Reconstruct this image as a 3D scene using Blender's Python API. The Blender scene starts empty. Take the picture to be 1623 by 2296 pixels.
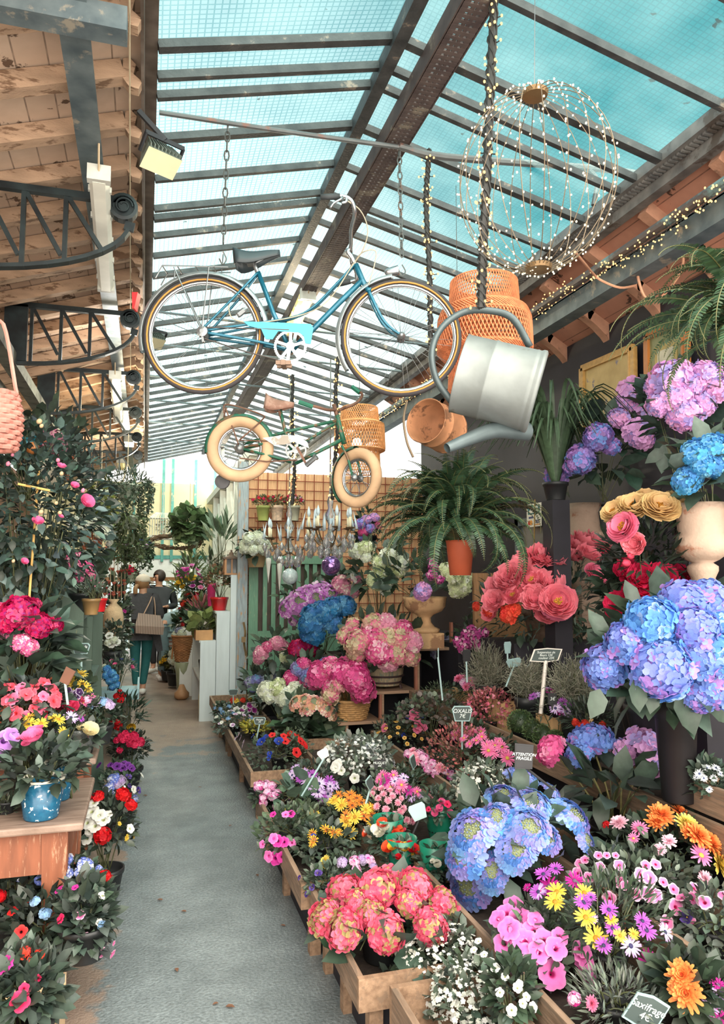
import bpy, math, random
import numpy as np
from mathutils import Vector, Matrix, Quaternion
RND = random.Random(11)
NR = np.random.default_rng(11)
PI = math.pi
SC = bpy.context.scene
COL = SC.collection
# ---------------------------------------------------------------- camera
F, CW, CH = 1660.0, 1623, 2296
TH = math.atan(142 / F)
PS = math.atan(486.5 / F * math.cos(TH))
cr = np.array([math.cos(PS), -math.sin(PS), 0.0])
cf = np.array([math.sin(PS) * math.cos(TH), math.cos(PS) * math.cos(TH), math.sin(TH)])
cu = np.cross(cr, cf)
EYE = np.array([0, 0, 1.7])
cam = bpy.data.objects.new('camera', bpy.data.cameras.new('camera'))
COL.objects.link(cam)
cam.matrix_world = Matrix(((cr[0], cu[0], -cf[0], 0), (cr[1], cu[1], -cf[1], 0), (cr[2], cu[2], -cf[2], 1.7), (0, 0, 0, 1)))
cam.data.sensor_fit = 'VERTICAL'
cam.data.sensor_height = 36
cam.data.lens = 36 * F / CH
cam.data.clip_start = 0.05
SC.camera = cam

def ray(u, v): return cf * F + cr * (u - CW / 2) - cu * (v - CH / 2)
def PY(u, v, Y): d = ray(u, v); return EYE + d * (Y / d[1])
def PX(u, v, X): d = ray(u, v); return EYE + d * (X / d[0])
def PZ(u, v, z): d = ray(u, v); return EYE + d * ((z - 1.7) / d[2])
def PD(u, v, D): return EYE + ray(u, v) / F * D
def depth(p): return float((np.array(p) - EYE) @ cf)
def px2m(n, p): return n * depth(p) / F

def lin(c):
    return tuple(((x / 255) / 12.92 if x / 255 <= .04045 else ((x / 255 + .055) / 1.055) ** 2.4) for x in c[:3])
def nrm(v):
    v = np.asarray(v, float); n = np.linalg.norm(v, axis=-1, keepdims=True); return v / np.maximum(n, 1e-9)

# ---------------------------------------------------------------- materials
def _nodes(name):
    m = bpy.data.materials.new(name); m.use_nodes = True
    nt = m.node_tree; nt.nodes.clear()
    out = nt.nodes.new('ShaderNodeOutputMaterial')
    return m, nt, out
def N(nt, t, **kw):
    n = nt.nodes.new(t)
    for k, v in kw.items():
        if k.startswith('i_'):
            n.inputs[k[2:].replace('_', ' ')].default_value = v
        else:
            setattr(n, k, v)
    return n
def mixc(nt, fac, a, b, blend='MIX'):
    n = nt.nodes.new('ShaderNodeMix'); n.data_type = 'RGBA'; n.blend_type = blend
    for i, s in ((0, fac), (6, a), (7, b)):
        if hasattr(s, 'node'): nt.links.new(s, n.inputs[i])
        elif i == 0: n.inputs[0].default_value = s
        else: n.inputs[i].default_value = (*s[:3], 1)
    return n.outputs[2]
MATS = {}
def mat(name, col, rough=.6, metal=0.0, var=.18, scale=9.0, bump=0.0, bscale=60.0, col2=None, spec=.5, wear=None, wamt=.5, wscale=5.0, stretch=None, emit=0, trans=0.0, coat=0.0, detail=4):
    """procedural Principled: colour broken by noise, optional worn patches of a second colour"""
    if name in MATS: return MATS[name]
    m, nt, out = _nodes(name); L = nt.links.new
    c = np.array(lin(col)); a = np.clip(c * (1 - var), 0, 1); b = np.clip(c * (1 + var), 0, 1) if col2 is None else np.array(lin(col2))
    tc = N(nt, 'ShaderNodeTexCoord'); vec = tc.outputs['Object']
    if stretch:
        mp = N(nt, 'ShaderNodeMapping'); mp.inputs['Scale'].default_value = stretch; L(vec, mp.inputs[0]); vec = mp.outputs[0]
    no = N(nt, 'ShaderNodeTexNoise', i_Scale=scale, i_Detail=detail); L(vec, no.inputs['Vector'])
    rp = N(nt, 'ShaderNodeMapRange'); rp.inputs['From Min'].default_value = .3; rp.inputs['From Max'].default_value = .7; L(no.outputs[0], rp.inputs[0])
    base = mixc(nt, rp.outputs[0], a, b)
    if wear:
        n2 = N(nt, 'ShaderNodeTexNoise', i_Scale=wscale, i_Detail=8); n2.inputs['Roughness'].default_value = .65; L(vec, n2.inputs['Vector'])
        r2 = N(nt, 'ShaderNodeMapRange'); r2.inputs['From Min'].default_value = 1 - wamt - .03; r2.inputs['From Max'].default_value = 1 - wamt + .03; L(n2.outputs[0], r2.inputs[0])
        base = mixc(nt, r2.outputs[0], base, lin(wear))
    p = N(nt, 'ShaderNodeBsdfPrincipled'); L(base, p.inputs['Base Color'])
    p.inputs['Roughness'].default_value = rough; p.inputs['Metallic'].default_value = metal
    p.inputs['Specular IOR Level'].default_value = spec; p.inputs['Transmission Weight'].default_value = trans; p.inputs['Coat Weight'].default_value = coat
    if emit:
        L(base, p.inputs['Emission Color']); p.inputs['Emission Strength'].default_value = emit
    if bump:
        nb = N(nt, 'ShaderNodeTexNoise', i_Scale=bscale, i_Detail=5); L(vec, nb.inputs['Vector'])
        bp = N(nt, 'ShaderNodeBump'); bp.inputs['Strength'].default_value = bump; bp.inputs['Distance'].default_value = .01
        L(nb.outputs[0], bp.inputs['Height']); L(bp.outputs[0], p.inputs['Normal'])
    L(p.outputs[0], out.inputs[0])
    MATS[name] = m
    return m
def plantmat(name, rough, transl, var=.22, scale=30.0, spec=.5, gain=1.0):
    """leaf / petal: the part's own colour (attribute Col) broken by noise, thin and a little translucent"""
    m, nt, out = _nodes(name); L = nt.links.new
    at = N(nt, 'ShaderNodeAttribute', attribute_name='Col')
    tc = N(nt, 'ShaderNodeTexCoord')
    no = N(nt, 'ShaderNodeTexNoise', i_Scale=scale, i_Detail=3); L(tc.outputs['Object'], no.inputs['Vector'])
    mr = N(nt, 'ShaderNodeMapRange'); mr.inputs['From Min'].default_value = .3; mr.inputs['From Max'].default_value = .7
    mr.inputs['To Min'].default_value = gain * (1 - var); mr.inputs['To Max'].default_value = gain * (1 + var); L(no.outputs[0], mr.inputs[0])
    vm = N(nt, 'ShaderNodeVectorMath', operation='SCALE'); L(at.outputs['Color'], vm.inputs[0]); L(mr.outputs[0], vm.inputs['Scale'])
    p = N(nt, 'ShaderNodeBsdfPrincipled'); L(vm.outputs[0], p.inputs['Base Color']); p.inputs['Roughness'].default_value = rough; p.inputs['Specular IOR Level'].default_value = spec
    t = N(nt, 'ShaderNodeBsdfTranslucent'); L(vm.outputs[0], t.inputs[0])
    mx = N(nt, 'ShaderNodeMixShader'); mx.inputs[0].default_value = transl
    L(p.outputs[0], mx.inputs[1]); L(t.outputs[0], mx.inputs[2]); L(mx.outputs[0], out.inputs[0])
    return m
LEAF = plantmat('leaf', .4, .18, spec=.5, gain=.74)
PETAL = plantmat('petal', .55, .3, var=.12, spec=.25, gain=.93)

# ---------------------------------------------------------------- mesh builder
class MB:
    def __init__(s): s.V = []; s.Fc = []; s.C = []; s.n = 0; s.mi = []
    def add(s, V, Fc, col=(1, 1, 1), mi=0):
        V = np.asarray(V, float).reshape(-1, 3)
        C = np.asarray(col, float)
        if C.ndim == 1: C = np.tile(C, (len(V), 1))
        o = s.n; s.V.append(V); s.C.append(C); s.n += len(V)
        s.Fc += [tuple(int(i) + o for i in f) for f in Fc]; s.mi += [mi] * len(Fc)
        return s
    def box(s, lo, hi, **k):
        x0, y0, z0 = lo; x1, y1, z1 = hi
        V = [(x0, y0, z0), (x1, y0, z0), (x1, y1, z0), (x0, y1, z0), (x0, y0, z1), (x1, y0, z1), (x1, y1, z1), (x0, y1, z1)]
        return s.add(V, [(0, 3, 2, 1), (4, 5, 6, 7), (0, 1, 5, 4), (1, 2, 6, 5), (2, 3, 7, 6), (3, 0, 4, 7)], **k)
    def bar(s, a, b, w, h, up=(0, 0, 1), **k):
        """box section w (side) x h (along up) from a to b"""
        a = np.array(a, float); b = np.array(b, float); d = nrm(b - a); upv = np.array(up, float)
        if abs(d @ upv) > .98: upv = np.array([0, 1.0, 0])
        sd = nrm(np.cross(d, upv)); u2 = np.cross(sd, d)
        V = [p + sd * w / 2 * i + u2 * h / 2 * j for p in (a, b) for i, j in ((-1, -1), (1, -1), (1, 1), (-1, 1))]
        return s.add(V, [(0, 1, 2, 3), (7, 6, 5, 4), (0, 4, 5, 1), (1, 5, 6, 2), (2, 6, 7, 3), (3, 7, 4, 0)], **k)
    def tube(s, P, r, n=8, close=False, caps=True, flat=1.0, **k):
        P = np.asarray(P, float); m = len(P); r = np.full(m, r) if np.isscalar(r) else np.asarray(r, float)
        T = np.roll(P, -1, 0) - np.roll(P, 1, 0) if close else np.gradient(P, axis=0)
        T = nrm(T); ref = np.array([0, 0, 1.0]) if abs(T[0][2]) < .9 else np.array([1.0, 0, 0])
        u = nrm(np.cross(T[0], ref)); V = []
        for i in range(m):
            u = nrm(u - T[i] * (u @ T[i])); w = np.cross(T[i], u)
            for j in range(n):
                a = 2 * PI * j / n; V.append(P[i] + r[i] * (u * math.cos(a) + w * math.sin(a) * flat))
        Fc = []
        for i in range(m if close else m - 1):
            i2 = (i + 1) % m
            for j in range(n):
                j2 = (j + 1) % n; Fc.append((i * n + j, i * n + j2, i2 * n + j2, i2 * n + j))
        if caps and not close: Fc += [tuple(range(n - 1, -1, -1)), tuple((m - 1) * n + j for j in range(n))]
        return s.add(V, Fc, **k)
    def lathe(s, prof, c=(0, 0, 0), n=24, axis=None, col=None, cap=True, **k):
        """prof: (radius, height) pairs turned about axis (default +Z) through c"""
        ax = np.array([0, 0, 1.0]) if axis is None else nrm(np.array(axis, float))
        u = nrm(np.cross(ax, (0, 1, 0) if abs(ax[1]) < .9 else (1, 0, 0))); w = np.cross(ax, u)
        V = [np.array(c) + ax * z + r * (u * math.cos(2 * PI * j / n) + w * math.sin(2 * PI * j / n)) for r, z in prof for j in range(n)]
        Fc = [(i * n + j, i * n + (j + 1) % n, (i + 1) * n + (j + 1) % n, (i + 1) * n + j) for i in range(len(prof) - 1) for j in range(n)]
        if cap and prof[0][0] > 1e-4: Fc.append(tuple(range(n - 1, -1, -1)))
        if cap and prof[-1][0] > 1e-4: Fc.append(tuple((len(prof) - 1) * n + j for j in range(n)))
        if col is not None: k['col'] = col
        return s.add(V, Fc, **k)
    def ball(s, c, r, n=12, m=8, sq=(1, 1, 1), **k):
        V = [np.array(c) + r * np.array(sq) * np.array([math.sin(PI * i / m) * math.cos(2 * PI * j / n), math.sin(PI * i / m) * math.sin(2 * PI * j / n), math.cos(PI * i / m)]) for i in range(m + 1) for j in range(n)]
        Fc = [(i * n + j, (i + 1) * n + j, (i + 1) * n + (j + 1) % n, i * n + (j + 1) % n) for i in range(m) for j in range(n)]
        return s.add(V, Fc, **k)
    def prism(s, poly, a, b, **k):
        """poly: list of points (3-D) extruded from offset a to offset b (vectors)"""
        P = np.asarray(poly, float); n = len(P); a = np.array(a, float); b = np.array(b, float)
        return s.add(np.vstack([P + a, P + b]), [tuple(range(n - 1, -1, -1)), tuple(range(n, 2 * n))] + [(i, (i + 1) % n, n + (i + 1) % n, n + i) for i in range(n)], **k)
    def many(s, T, Fc, pos, X, Y, Z, size, cols):
        """N copies of template T in frames X,Y,Z; cols (N,3) or (N,k,3)"""
        T = np.asarray(T, float); k = len(T); n = len(pos)
        if n == 0: return s
        size = np.asarray(size, float).reshape(-1, 1, 1) if np.ndim(size) else size
        V = pos[:, None, :] + size * (T[None, :, 0:1] * X[:, None, :] + T[None, :, 1:2] * Y[:, None, :] + T[None, :, 2:3] * Z[:, None, :])
        C = np.asarray(cols, float)
        if C.ndim == 2: C = np.repeat(C[:, None, :], k, 1)
        o = s.n; s.V.append(V.reshape(-1, 3)); s.C.append(C.reshape(-1, 3)); s.n += n * k
        for i in range(n):
            b = o + i * k; s.Fc += [tuple(b + q for q in f) for f in Fc]
        s.mi += [0] * (n * len(Fc))
        return s
    def mesh(s, name, mats, smooth=True):
        me = bpy.data.meshes.new(name)
        V = np.vstack(s.V); me.from_pydata(V.tolist(), [], s.Fc)
        if not isinstance(mats, (list, tuple)): mats = [mats]
        for m in mats: me.materials.append(m)
        if len(mats) > 1: me.polygons.foreach_set('material_index', np.array(s.mi, dtype=np.int32))
        at = me.attributes.new('Col', 'FLOAT_COLOR', 'POINT')
        at.data.foreach_set('color', np.hstack([np.vstack(s.C), np.ones((s.n, 1))]).astype(np.float32).ravel())
        if smooth: me.polygons.foreach_set('use_smooth', np.ones(len(me.polygons), dtype=bool))
        me.update(); return me
    def build(s, name, mats, parent=None, smooth=False, local=False):
        """link as ONE object; vertices are world coordinates unless local"""
        me = s.mesh(name, mats, smooth)
        o = bpy.data.objects.new(name, me); COL.objects.link(o)
        if parent is not None:
            o.parent = parent
            if not local:
                w = wloc(parent); me.transform(Matrix.Translation(-Vector(w)))
        return o
def wloc(o):
    v = Vector((0, 0, 0))
    while o is not None: v = v + o.location; o = o.parent
    return v
def thing(name, label, cat, loc=(0, 0, 0), group=None, rz=0.0):
    o = bpy.data.objects.new(name, None); COL.objects.link(o)
    o.location = Vector([float(x) for x in loc]); o.rotation_euler = (0, 0, rz); o.empty_display_size = .1
    return tag(o, label, cat, group)
def tag(o, label, cat, group=None):
    o['label'] = label; o['category'] = cat
    if group: o['group'] = group
    return o
def struct(o): o['kind'] = 'structure'; return o
def stuff(o): o['kind'] = 'stuff'; return o
def inst(me, name, parent, loc, rot=None, scale=1.0):
    o = bpy.data.objects.new(name, me); COL.objects.link(o); o.parent = parent
    q = rot if rot is not None else Quaternion()
    s = scale if isinstance(scale, (tuple, list)) else (scale,) * 3
    o.matrix_basis = Matrix.LocRotScale(Vector([float(x) for x in loc]), q, Vector(s)); return o
def copy_tree(o, parent=None):
    c = o.copy(); COL.objects.link(c)
    if parent is not None: c.parent = parent
    for ch in list(o.children): copy_tree(ch, c)
    return c
def face_q(d, spin=0.0):
    """rotation that turns local +Z to direction d"""
    return Vector([float(x) for x in d]).to_track_quat('Z', 'Y') @ Quaternion((0, 0, 1), spin)
def bez(P, n=20):
    """smooth Catmull-Rom curve through P"""
    P = [np.array(p, float) for p in P]; Q = [2 * P[0] - P[1]] + P + [2 * P[-1] - P[-2]]; out = []
    seg = max(2, n // (len(P) - 1))
    for i in range(1, len(Q) - 2):
        for t in np.linspace(0, 1, seg, endpoint=False):
            a, b, c, d = Q[i - 1], Q[i], Q[i + 1], Q[i + 2]
            out.append(.5 * (2 * b + (c - a) * t + (2 * a - 5 * b + 4 * c - d) * t * t + (3 * b - a - 3 * c + d) * t ** 3))
    out.append(P[-1]); return np.array(out)
def text(body, parent, loc, size, m, rot=None, align='CENTER', shear=.2, space=1.0):
    cu_ = bpy.data.curves.new('lettering', 'FONT'); cu_.body = body; cu_.size = size; cu_.align_x = align; cu_.align_y = 'CENTER'
    cu_.shear = shear; cu_.extrude = .0006; cu_.space_line = space; cu_.materials.append(m)
    t = bpy.data.objects.new('lettering_curve', cu_); COL.objects.link(t); bpy.context.view_layer.update()
    me = bpy.data.meshes.new_from_object(t.evaluated_get(bpy.context.evaluated_depsgraph_get())); bpy.data.objects.remove(t)
    o = bpy.data.objects.new('lettering', me); COL.objects.link(o); o.parent = parent
    o.matrix_basis = Matrix.LocRotScale(Vector([float(x) for x in loc]), rot or Quaternion(), Vector((1, 1, 1)))
    return o
# ---------------------------------------------------------------- plant kit
GREEN = (66, 82, 66); DKGREEN = (48, 60, 48); TEALG = (70, 98, 88); GREYG = (120, 126, 112); OLIVE = (96, 104, 62); LIGHTG = (112, 134, 92)
L_OV = (np.array([(0, 0, 0), (-.26, .28, .07), (0, .3, 0), (.26, .28, .07), (-.24, .66, .04), (0, .68, -.02), (.24, .66, .04), (0, 1, -.12)]),
        [(0, 2, 1), (0, 3, 2), (1, 2, 5, 4), (2, 3, 6, 5), (4, 5, 7), (5, 6, 7)])
L_RD = (np.array([(0, 0, 0), (-.42, .25, .08), (0, .3, 0), (.42, .25, .08), (-.44, .65, .06), (0, .66, -.01), (.44, .65, .06), (0, .98, -.06)]), L_OV[1])
L_NA = (np.array([(0, 0, 0), (-.09, .3, .02), (.09, .3, .02), (-.07, .7, .0), (.07, .7, .0), (0, 1, -.08)]), [(0, 2, 1), (1, 2, 4, 3), (3, 4, 5)])
L_NEEDLE = (np.array([(-.05, 0, 0), (.05, 0, 0), (0, 1, 0)]), [(0, 1, 2)])
L_SM = (np.array([(0, 0, 0), (-.3, .5, .05), (.3, .5, .05), (0, 1, -.05)]), [(0, 2, 3, 1)])
LT = {'ov': L_OV, 'rd': L_RD, 'na': L_NA, 'ne': L_NEEDLE, 'sm': L_SM}
def frames(dirs, up):
    Y = nrm(dirs); Z = up - Y * np.sum(up * Y, 1, keepdims=True); Z = nrm(Z); X = np.cross(Y, Z); return X, Y, Z
def leaves(mb, pos, dirs, nor, size, col, kind='ov', var=.3):
    n = len(pos); X, Y, Z = frames(dirs, nor + NR.normal(0, .25, (n, 3)))
    T, Fc = LT[kind]; c = np.array(lin(col))
    k = 1 + NR.uniform(-var, var * 1.3, (n, 1)); hue = 1 + NR.normal(0, .06, (n, 3))
    cols = np.clip(c * k * hue, 0, 1)[:, None, :] * (1 + .18 * (T[None, :, 0:1] ** 2 < .001))
    mb.many(T, Fc, pos, X, Y, Z, size * NR.uniform(.65, 1.25, n), cols)
def dome_pts(n, rx, ry, rz, lo=-.25, inner=.45):
    d = nrm(NR.normal(0, 1, (n * 4, 3))); d = d[d[:, 2] > lo][:n]
    r = (inner ** 3 + (1 - inner ** 3) * NR.random((len(d), 1))) ** (1 / 3)
    return d, d * r * np.array([rx, ry, rz])
def foliage(root, c, rx, ry, rz, n, size, col, kind='ov', lo=-.25, inner=.45, up=.35, name='foliage', base=None, nstem=10, col2=None, var=.3):
    """one mesh of leaves round c (world) with the twigs that carry them"""
    mb = MB(); c = np.array(c, float)
    d, p = dome_pts(n, rx, ry, rz, lo, inner)
    dirs = d + np.array([0, 0, up]) + NR.normal(0, .45, d.shape)
    nor = d * .5 + np.array([0, 0, .9])
    if col2 is None: leaves(mb, c + p, dirs, nor, size, col, kind, var)
    else:
        k = NR.random(len(p)) < .5
        leaves(mb, c + p[k], dirs[k], nor[k], size, col, kind, var); leaves(mb, c + p[~k], dirs[~k], nor[~k], size, col2, kind, var)
    if base is not None:
        base = np.array(base, float)
        for i in range(nstem):
            e = c + p[i] * .85; q = base + NR.normal(0, .015, 3) * np.array([1, 1, 0])
            mb.tube(bez([q, q * .45 + e * .55 + np.array([0, 0, .02]), e], 6), .003, n=4, col=lin((104, 110, 74)))
    return mb.build(name, LEAF, root, smooth=True)
# petals -------------------------------------------------
P_RD = (np.array([(0, 0, 0), (-.4, .45, .05), (0, .5, -.02), (.4, .45, .05), (-.32, .9, .03), (0, 1, 0), (.32, .9, .03)]), [(0, 2, 1), (0, 3, 2), (1, 2, 5, 4), (2, 3, 6, 5)])
P_ST = (np.array([(-.04, 0, 0), (.04, 0, 0), (-.115, .6, .03), (.115, .6, .03), (-.07, .95, 0), (.07, .95, 0), (0, 1.02, -.02)]), [(0, 1, 3, 2), (2, 3, 5, 4), (4, 5, 6)])
def ring(mb, n, length, wid, elev, r0, cb, ct, T=P_RD, z=0.0, ph=0.0, jit=.08, curl=0.0, vary=.1):
    V, Fc = T; cb = np.array(lin(cb)); ct = np.array(lin(ct))
    for i in range(n):
        a = 2 * PI * i / n + ph + RND.gauss(0, jit); e = elev + RND.gauss(0, jit); l = length * (1 + RND.gauss(0, jit * .8))
        y = V[:, 1] * l; x = V[:, 0] * wid; zz = V[:, 2] * l + curl * (V[:, 1] ** 2) * l
        yy = y * math.cos(e) - zz * math.sin(e) + r0; z2 = y * math.sin(e) + zz * math.cos(e) + z
        P = np.stack([x * math.cos(a) + yy * math.sin(a), -x * math.sin(a) + yy * math.cos(a), z2], 1)
        t = np.clip(V[:, 1:2], 0, 1); mb.add(P, Fc, np.clip((cb * (1 - t) + ct * t) * (1 + RND.uniform(-vary, vary)), 0, 1))
def f_daisy(petal, base, eye, n=18, layers=1, w=1.0):
    mb = MB()
    for k in range(layers):
        ring(mb, n, 1 - .22 * k, w * (1 - .1 * k), .12 + .38 * k, .08, base, petal, P_ST, z=.03 * k, ph=.17 * k)
    mb.lathe([(.26, .0), (.24, .08), (.13, .13), (.0, .14)], n=10, col=lin(eye)); return mb.mesh('daisy_bloom', PETAL)
def f_double(c1, c2, layers=6):
    mb = MB()
    for k in range(layers):
        ring(mb, 15 - k, 1 - .13 * k, 1.25, .05 + .24 * k, .05, c1, c2, P_ST, z=.05 * k, ph=.3 * k, curl=.1)
    mb.ball((0, 0, .2), .18, 8, 5, col=lin(c1)); return mb.mesh('double_bloom', PETAL)
def f_funnel(c, edge, throat, lobes=5, rip=.12):
    mb = MB(); n = 25; prof = [(.05, -.45, throat), (.16, -.12, throat), (.3, .02, c), (.7, .1, c), (1, .06, edge)]; V = []; C = []
    for r, z, cc in prof:
        for j in range(n):
            a = 2 * PI * j / n; m = 1 - (.16 * r) * (abs(math.cos(lobes * a / 2)) ** 6) if r > .5 else 1
            V.append((r * m * math.cos(a), r * m * math.sin(a), z + rip * (r > .5) * math.sin(lobes * a * 2 + 1) * r * .6 + RND.gauss(0, .02 * r))); C.append(lin(cc))
    mb.add(V, [(i * n + j, i * n + (j + 1) % n, (i + 1) * n + (j + 1) % n, (i + 1) * n + j) for i in range(4) for j in range(n)], C); return mb.mesh('trumpet_bloom', PETAL)
def f_pansy(top, low, eye):
    mb = MB(); ring(mb, 2, 1, 1.5, .2, .0, eye, top, ph=-.6, jit=.1); ring(mb, 3, .95, 1.4, .25, .02, eye, low, ph=PI * .35, z=.03)
    mb.ball((0, 0, .08), .1, 6, 4, col=lin((235, 200, 70))); return mb.mesh('pansy_bloom', PETAL)
def f_rose(c, inner, layers=6, open_=0.0, eye=None, ruffle=.1):
    """cupped layered bloom; open_ spreads it and shows the eye"""
    mb = MB(); c1 = np.array(lin(c)); c2 = np.array(lin(inner))
    for k in range(layers):
        t = k / (layers - 1); R0 = .95 - .72 * t * (1 - .35 * open_); n = 6 if k < 3 else 5 if k < 5 else 3
        tilt = (.1 + .18 * open_) * (1 - t)
        for i in range(n):
            a0 = 2 * PI * i / n + k * .55 + RND.gauss(0, .12); V = []; C = []; hw = 1.25 * PI / n
            for s_ in range(5):
                for q in range(5):
                    th = -hw + 2 * hw * q / 4; ph = s_ / 4
                    width = math.sin(min(1, .25 + ph) * PI * .62) if s_ < 4 else .82
                    el = ph * (1.45 + .35 * t - .55 * open_ * (1 - t) * 1.2)
                    rr = R0 * math.sin(el) * (1 + .1 * (ph ** 3)) + tilt * ph
                    zz = R0 * (1 - math.cos(el)) * .95 + .05 * k - .15 + (RND.gauss(0, ruffle * .5) if s_ == 4 else 0) - .08 * (abs(q - 2) / 2) ** 2 * ph
                    a = a0 + th * width; V.append((rr * math.cos(a), rr * math.sin(a), zz))
                    f = min(1, .3 + .8 * ph * (1 - .4 * t)); C.append(np.clip((c2 * (1 - f) + c1 * f) * (1 + RND.uniform(-.06, .06)), 0, 1))
            mb.add(V, [(r * 5 + q, r * 5 + q + 1, (r + 1) * 5 + q + 1, (r + 1) * 5 + q) for r in range(4) for q in range(4)], C)
    if eye:
        for i in range(60):
            a = RND.uniform(0, 2 * PI); r = .3 * math.sqrt(RND.random()); mb.ball((r * math.cos(a), r * math.sin(a), .12 + RND.uniform(0, .18)), .055, 5, 3, col=np.array(lin(eye)) * RND.uniform(.7, 1.1))
    return mb.mesh('rose_bloom', PETAL)
def f_bud(c, g=(86, 104, 70)):
    mb = MB(); mb.lathe([(0, -.9), (.5, -.7), (.75, -.1), (.6, .55), (.25, .95), (0, 1.05)], n=10, col=lin(c)); ring(mb, 5, 1.1, .7, 1.15, .25, g, g, z=-.85, jit=.1); return mb.mesh('flower_bud', PETAL)
def cluster(nfl, cols, eye=None, squash=.75, fs=.3, np_=4, lo=-.45, T=P_RD, cup=.25, fill=None, cmix=.25, mode=None):
    """mophead: florets of np_ petals over a ball; cols = (tip colour list); mode 'lace' = flat with bead centre"""
    mb = MB(); ga = PI * (3 - math.sqrt(5)); cl = [np.array(lin(c)) for c in cols]
    if fill is None: fill = tuple(int(x * .55) for x in cols[0])
    mb.ball((0, 0, 0), .68, 12, 8, sq=(1, 1, squash), col=lin(fill)) if mode != 'lace' else mb.lathe([(.0, -.3), (.5, -.15), (.75, 0), (.5, .12), (0, .18)], n=12, col=lin((150, 160, 120)))
    for i in range(nfl):
        if mode == 'lace':
            a = i * ga; r = .46 + .52 * ((i * .37) % 1); d = np.array([math.cos(a), math.sin(a), .25 - .5 * (r - .6)]); p = np.array([r * math.cos(a), r * math.sin(a), .12 - .35 * (r - .5)]); d = nrm(d * np.array([.55, .55, 1]) + np.array([0, 0, .5]))
        else:
            z = 1 - (1 - lo) * (i + .5) / nfl; a = i * ga; q = math.sqrt(max(0, 1 - z * z)); d = np.array([q * math.cos(a), q * math.sin(a), z])
            p = d * (.84 + RND.uniform(-.08, .1)) * np.array([1, 1, squash]); d = nrm(d + NR.normal(0, .18, 3))
        t = (math.sin(p[0] * 2.1 + 1) + math.sin(p[1] * 2.7 + 2.2) + RND.gauss(0, .6)) * .25 + .5
        c = cl[0] * (1 - t) + cl[1 % len(cl)] * t if len(cl) > 1 else cl[0]
        if len(cl) > 2 and RND.random() < cmix: c = cl[2]
        c = np.clip(c * RND.uniform(.86, 1.14), 0, 1)
        u = nrm(np.cross(d, (.3, .2, 1))); w = np.cross(d, u); V, Fc = T; ph = RND.uniform(0, 6.28); s = fs * RND.uniform(.85, 1.15)
        for k in range(np_):
            a = ph + 2 * PI * k / np_; x = u * math.cos(a) + w * math.sin(a); y = np.cross(d, x)
            P = p + s * (V[:, 1:2] * x + V[:, 0:1] * y * 1.15 + (V[:, 2:3] + cup * V[:, 1:2] ** 2 - .12 * V[:, 1:2]) * d)
            ce = c if eye is None else np.array(lin(eye)); tt = np.clip(V[:, 1:2] * 2.2, 0, 1)
            mb.add(P, Fc, np.clip((ce * (1 - tt) + c * tt * (.9 + .14 * V[:, 1:2])) * RND.uniform(.82, 1.12), 0, 1))
    if mode == 'lace':
        for i in range(46):
            a = i * ga; r = .44 * math.sqrt(i / 46); mb.ball((r * math.cos(a), r * math.sin(a), .16 - .1 * r * r + RND.uniform(0, .06)), .04, 5, 3, col=np.array(lin((176, 186, 140) if i % 3 else (140, 160, 196))))
    return mb.mesh('flower_cluster', PETAL)
def blossoms(root, c, rx, ry, rz, n, size, cols, name='blossom_spray', lo=.0, np_=5, inner=.8):
    """spray of tiny flowers nobody could count: one mesh, kind stuff"""
    mb = MB(); d, p = dome_pts(n, rx, ry, rz, lo, inner); V, Fc = P_RD
    T = []; FF = []
    for k in range(np_):
        a = 2 * PI * k / np_; R = np.array([[math.cos(a), math.sin(a), 0], [-math.sin(a), math.cos(a), 0], [0, 0, 1]])
        FF += [tuple(i + len(V) * k for i in f) for f in Fc]; T.append((V * np.array([1, 1, 1]) + np.array([0, 0, 0])) @ R)
    T = np.vstack(T); Z = nrm(d * .8 + np.array([0, 0, .5]) + NR.normal(0, .35, d.shape)); X = nrm(np.cross(Z, NR.normal(0, 1, d.shape))); Y = np.cross(Z, X)
    cc = np.array([lin(x) for x in cols])[NR.integers(0, len(cols), len(p))] * NR.uniform(.85, 1.1, (len(p), 1))
    mb.many(T, FF, np.array(c) + p, X, Y, Z, size * NR.uniform(.7, 1.2, len(p)), np.clip(cc, 0, 1)); return stuff(mb.build(name, PETAL, root, smooth=True))
FL = {}
def fl(key, fn, nvar=2):
    """list of shared bloom meshes for a key"""
    if key not in FL: FL[key] = [fn() for _ in range(nvar)]
    return FL[key]
def put(root, key, p, r, d, name='flower'):
    ms = FL[key]; return inst(ms[RND.randrange(len(ms))], name, root, np.array(p) - np.array(wloc(root)), face_q(d, RND.uniform(0, 6.28)), r * RND.uniform(.92, 1.08))
def scatter(root, key, c, rx, ry, rz, n, r, name='flower', lo=.15, out=1.0, lift=.25, cam_bias=.35):
    """n single blooms spread over the dome, each a part of its own"""
    ga = PI * (3 - math.sqrt(5)); ph = RND.uniform(0, 6)
    for i in range(n):
        z = 1 - (1 - lo) * (i + .5) / n; q = math.sqrt(max(0, 1 - z * z)); a = i * ga + ph + RND.gauss(0, .25)
        d = np.array([q * math.cos(a), q * math.sin(a), z + RND.gauss(0, .06)]); p = np.array(c) + d * np.array([rx, ry, rz]) * out * RND.uniform(.9, 1.08)
        k = key if isinstance(key, str) else key[i % len(key)]
        put(root, k, p, r * RND.uniform(.85, 1.15), nrm(d * .7 + np.array([0, -cam_bias, lift + .3]) + NR.normal(0, .15, 3)), name)
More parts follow.
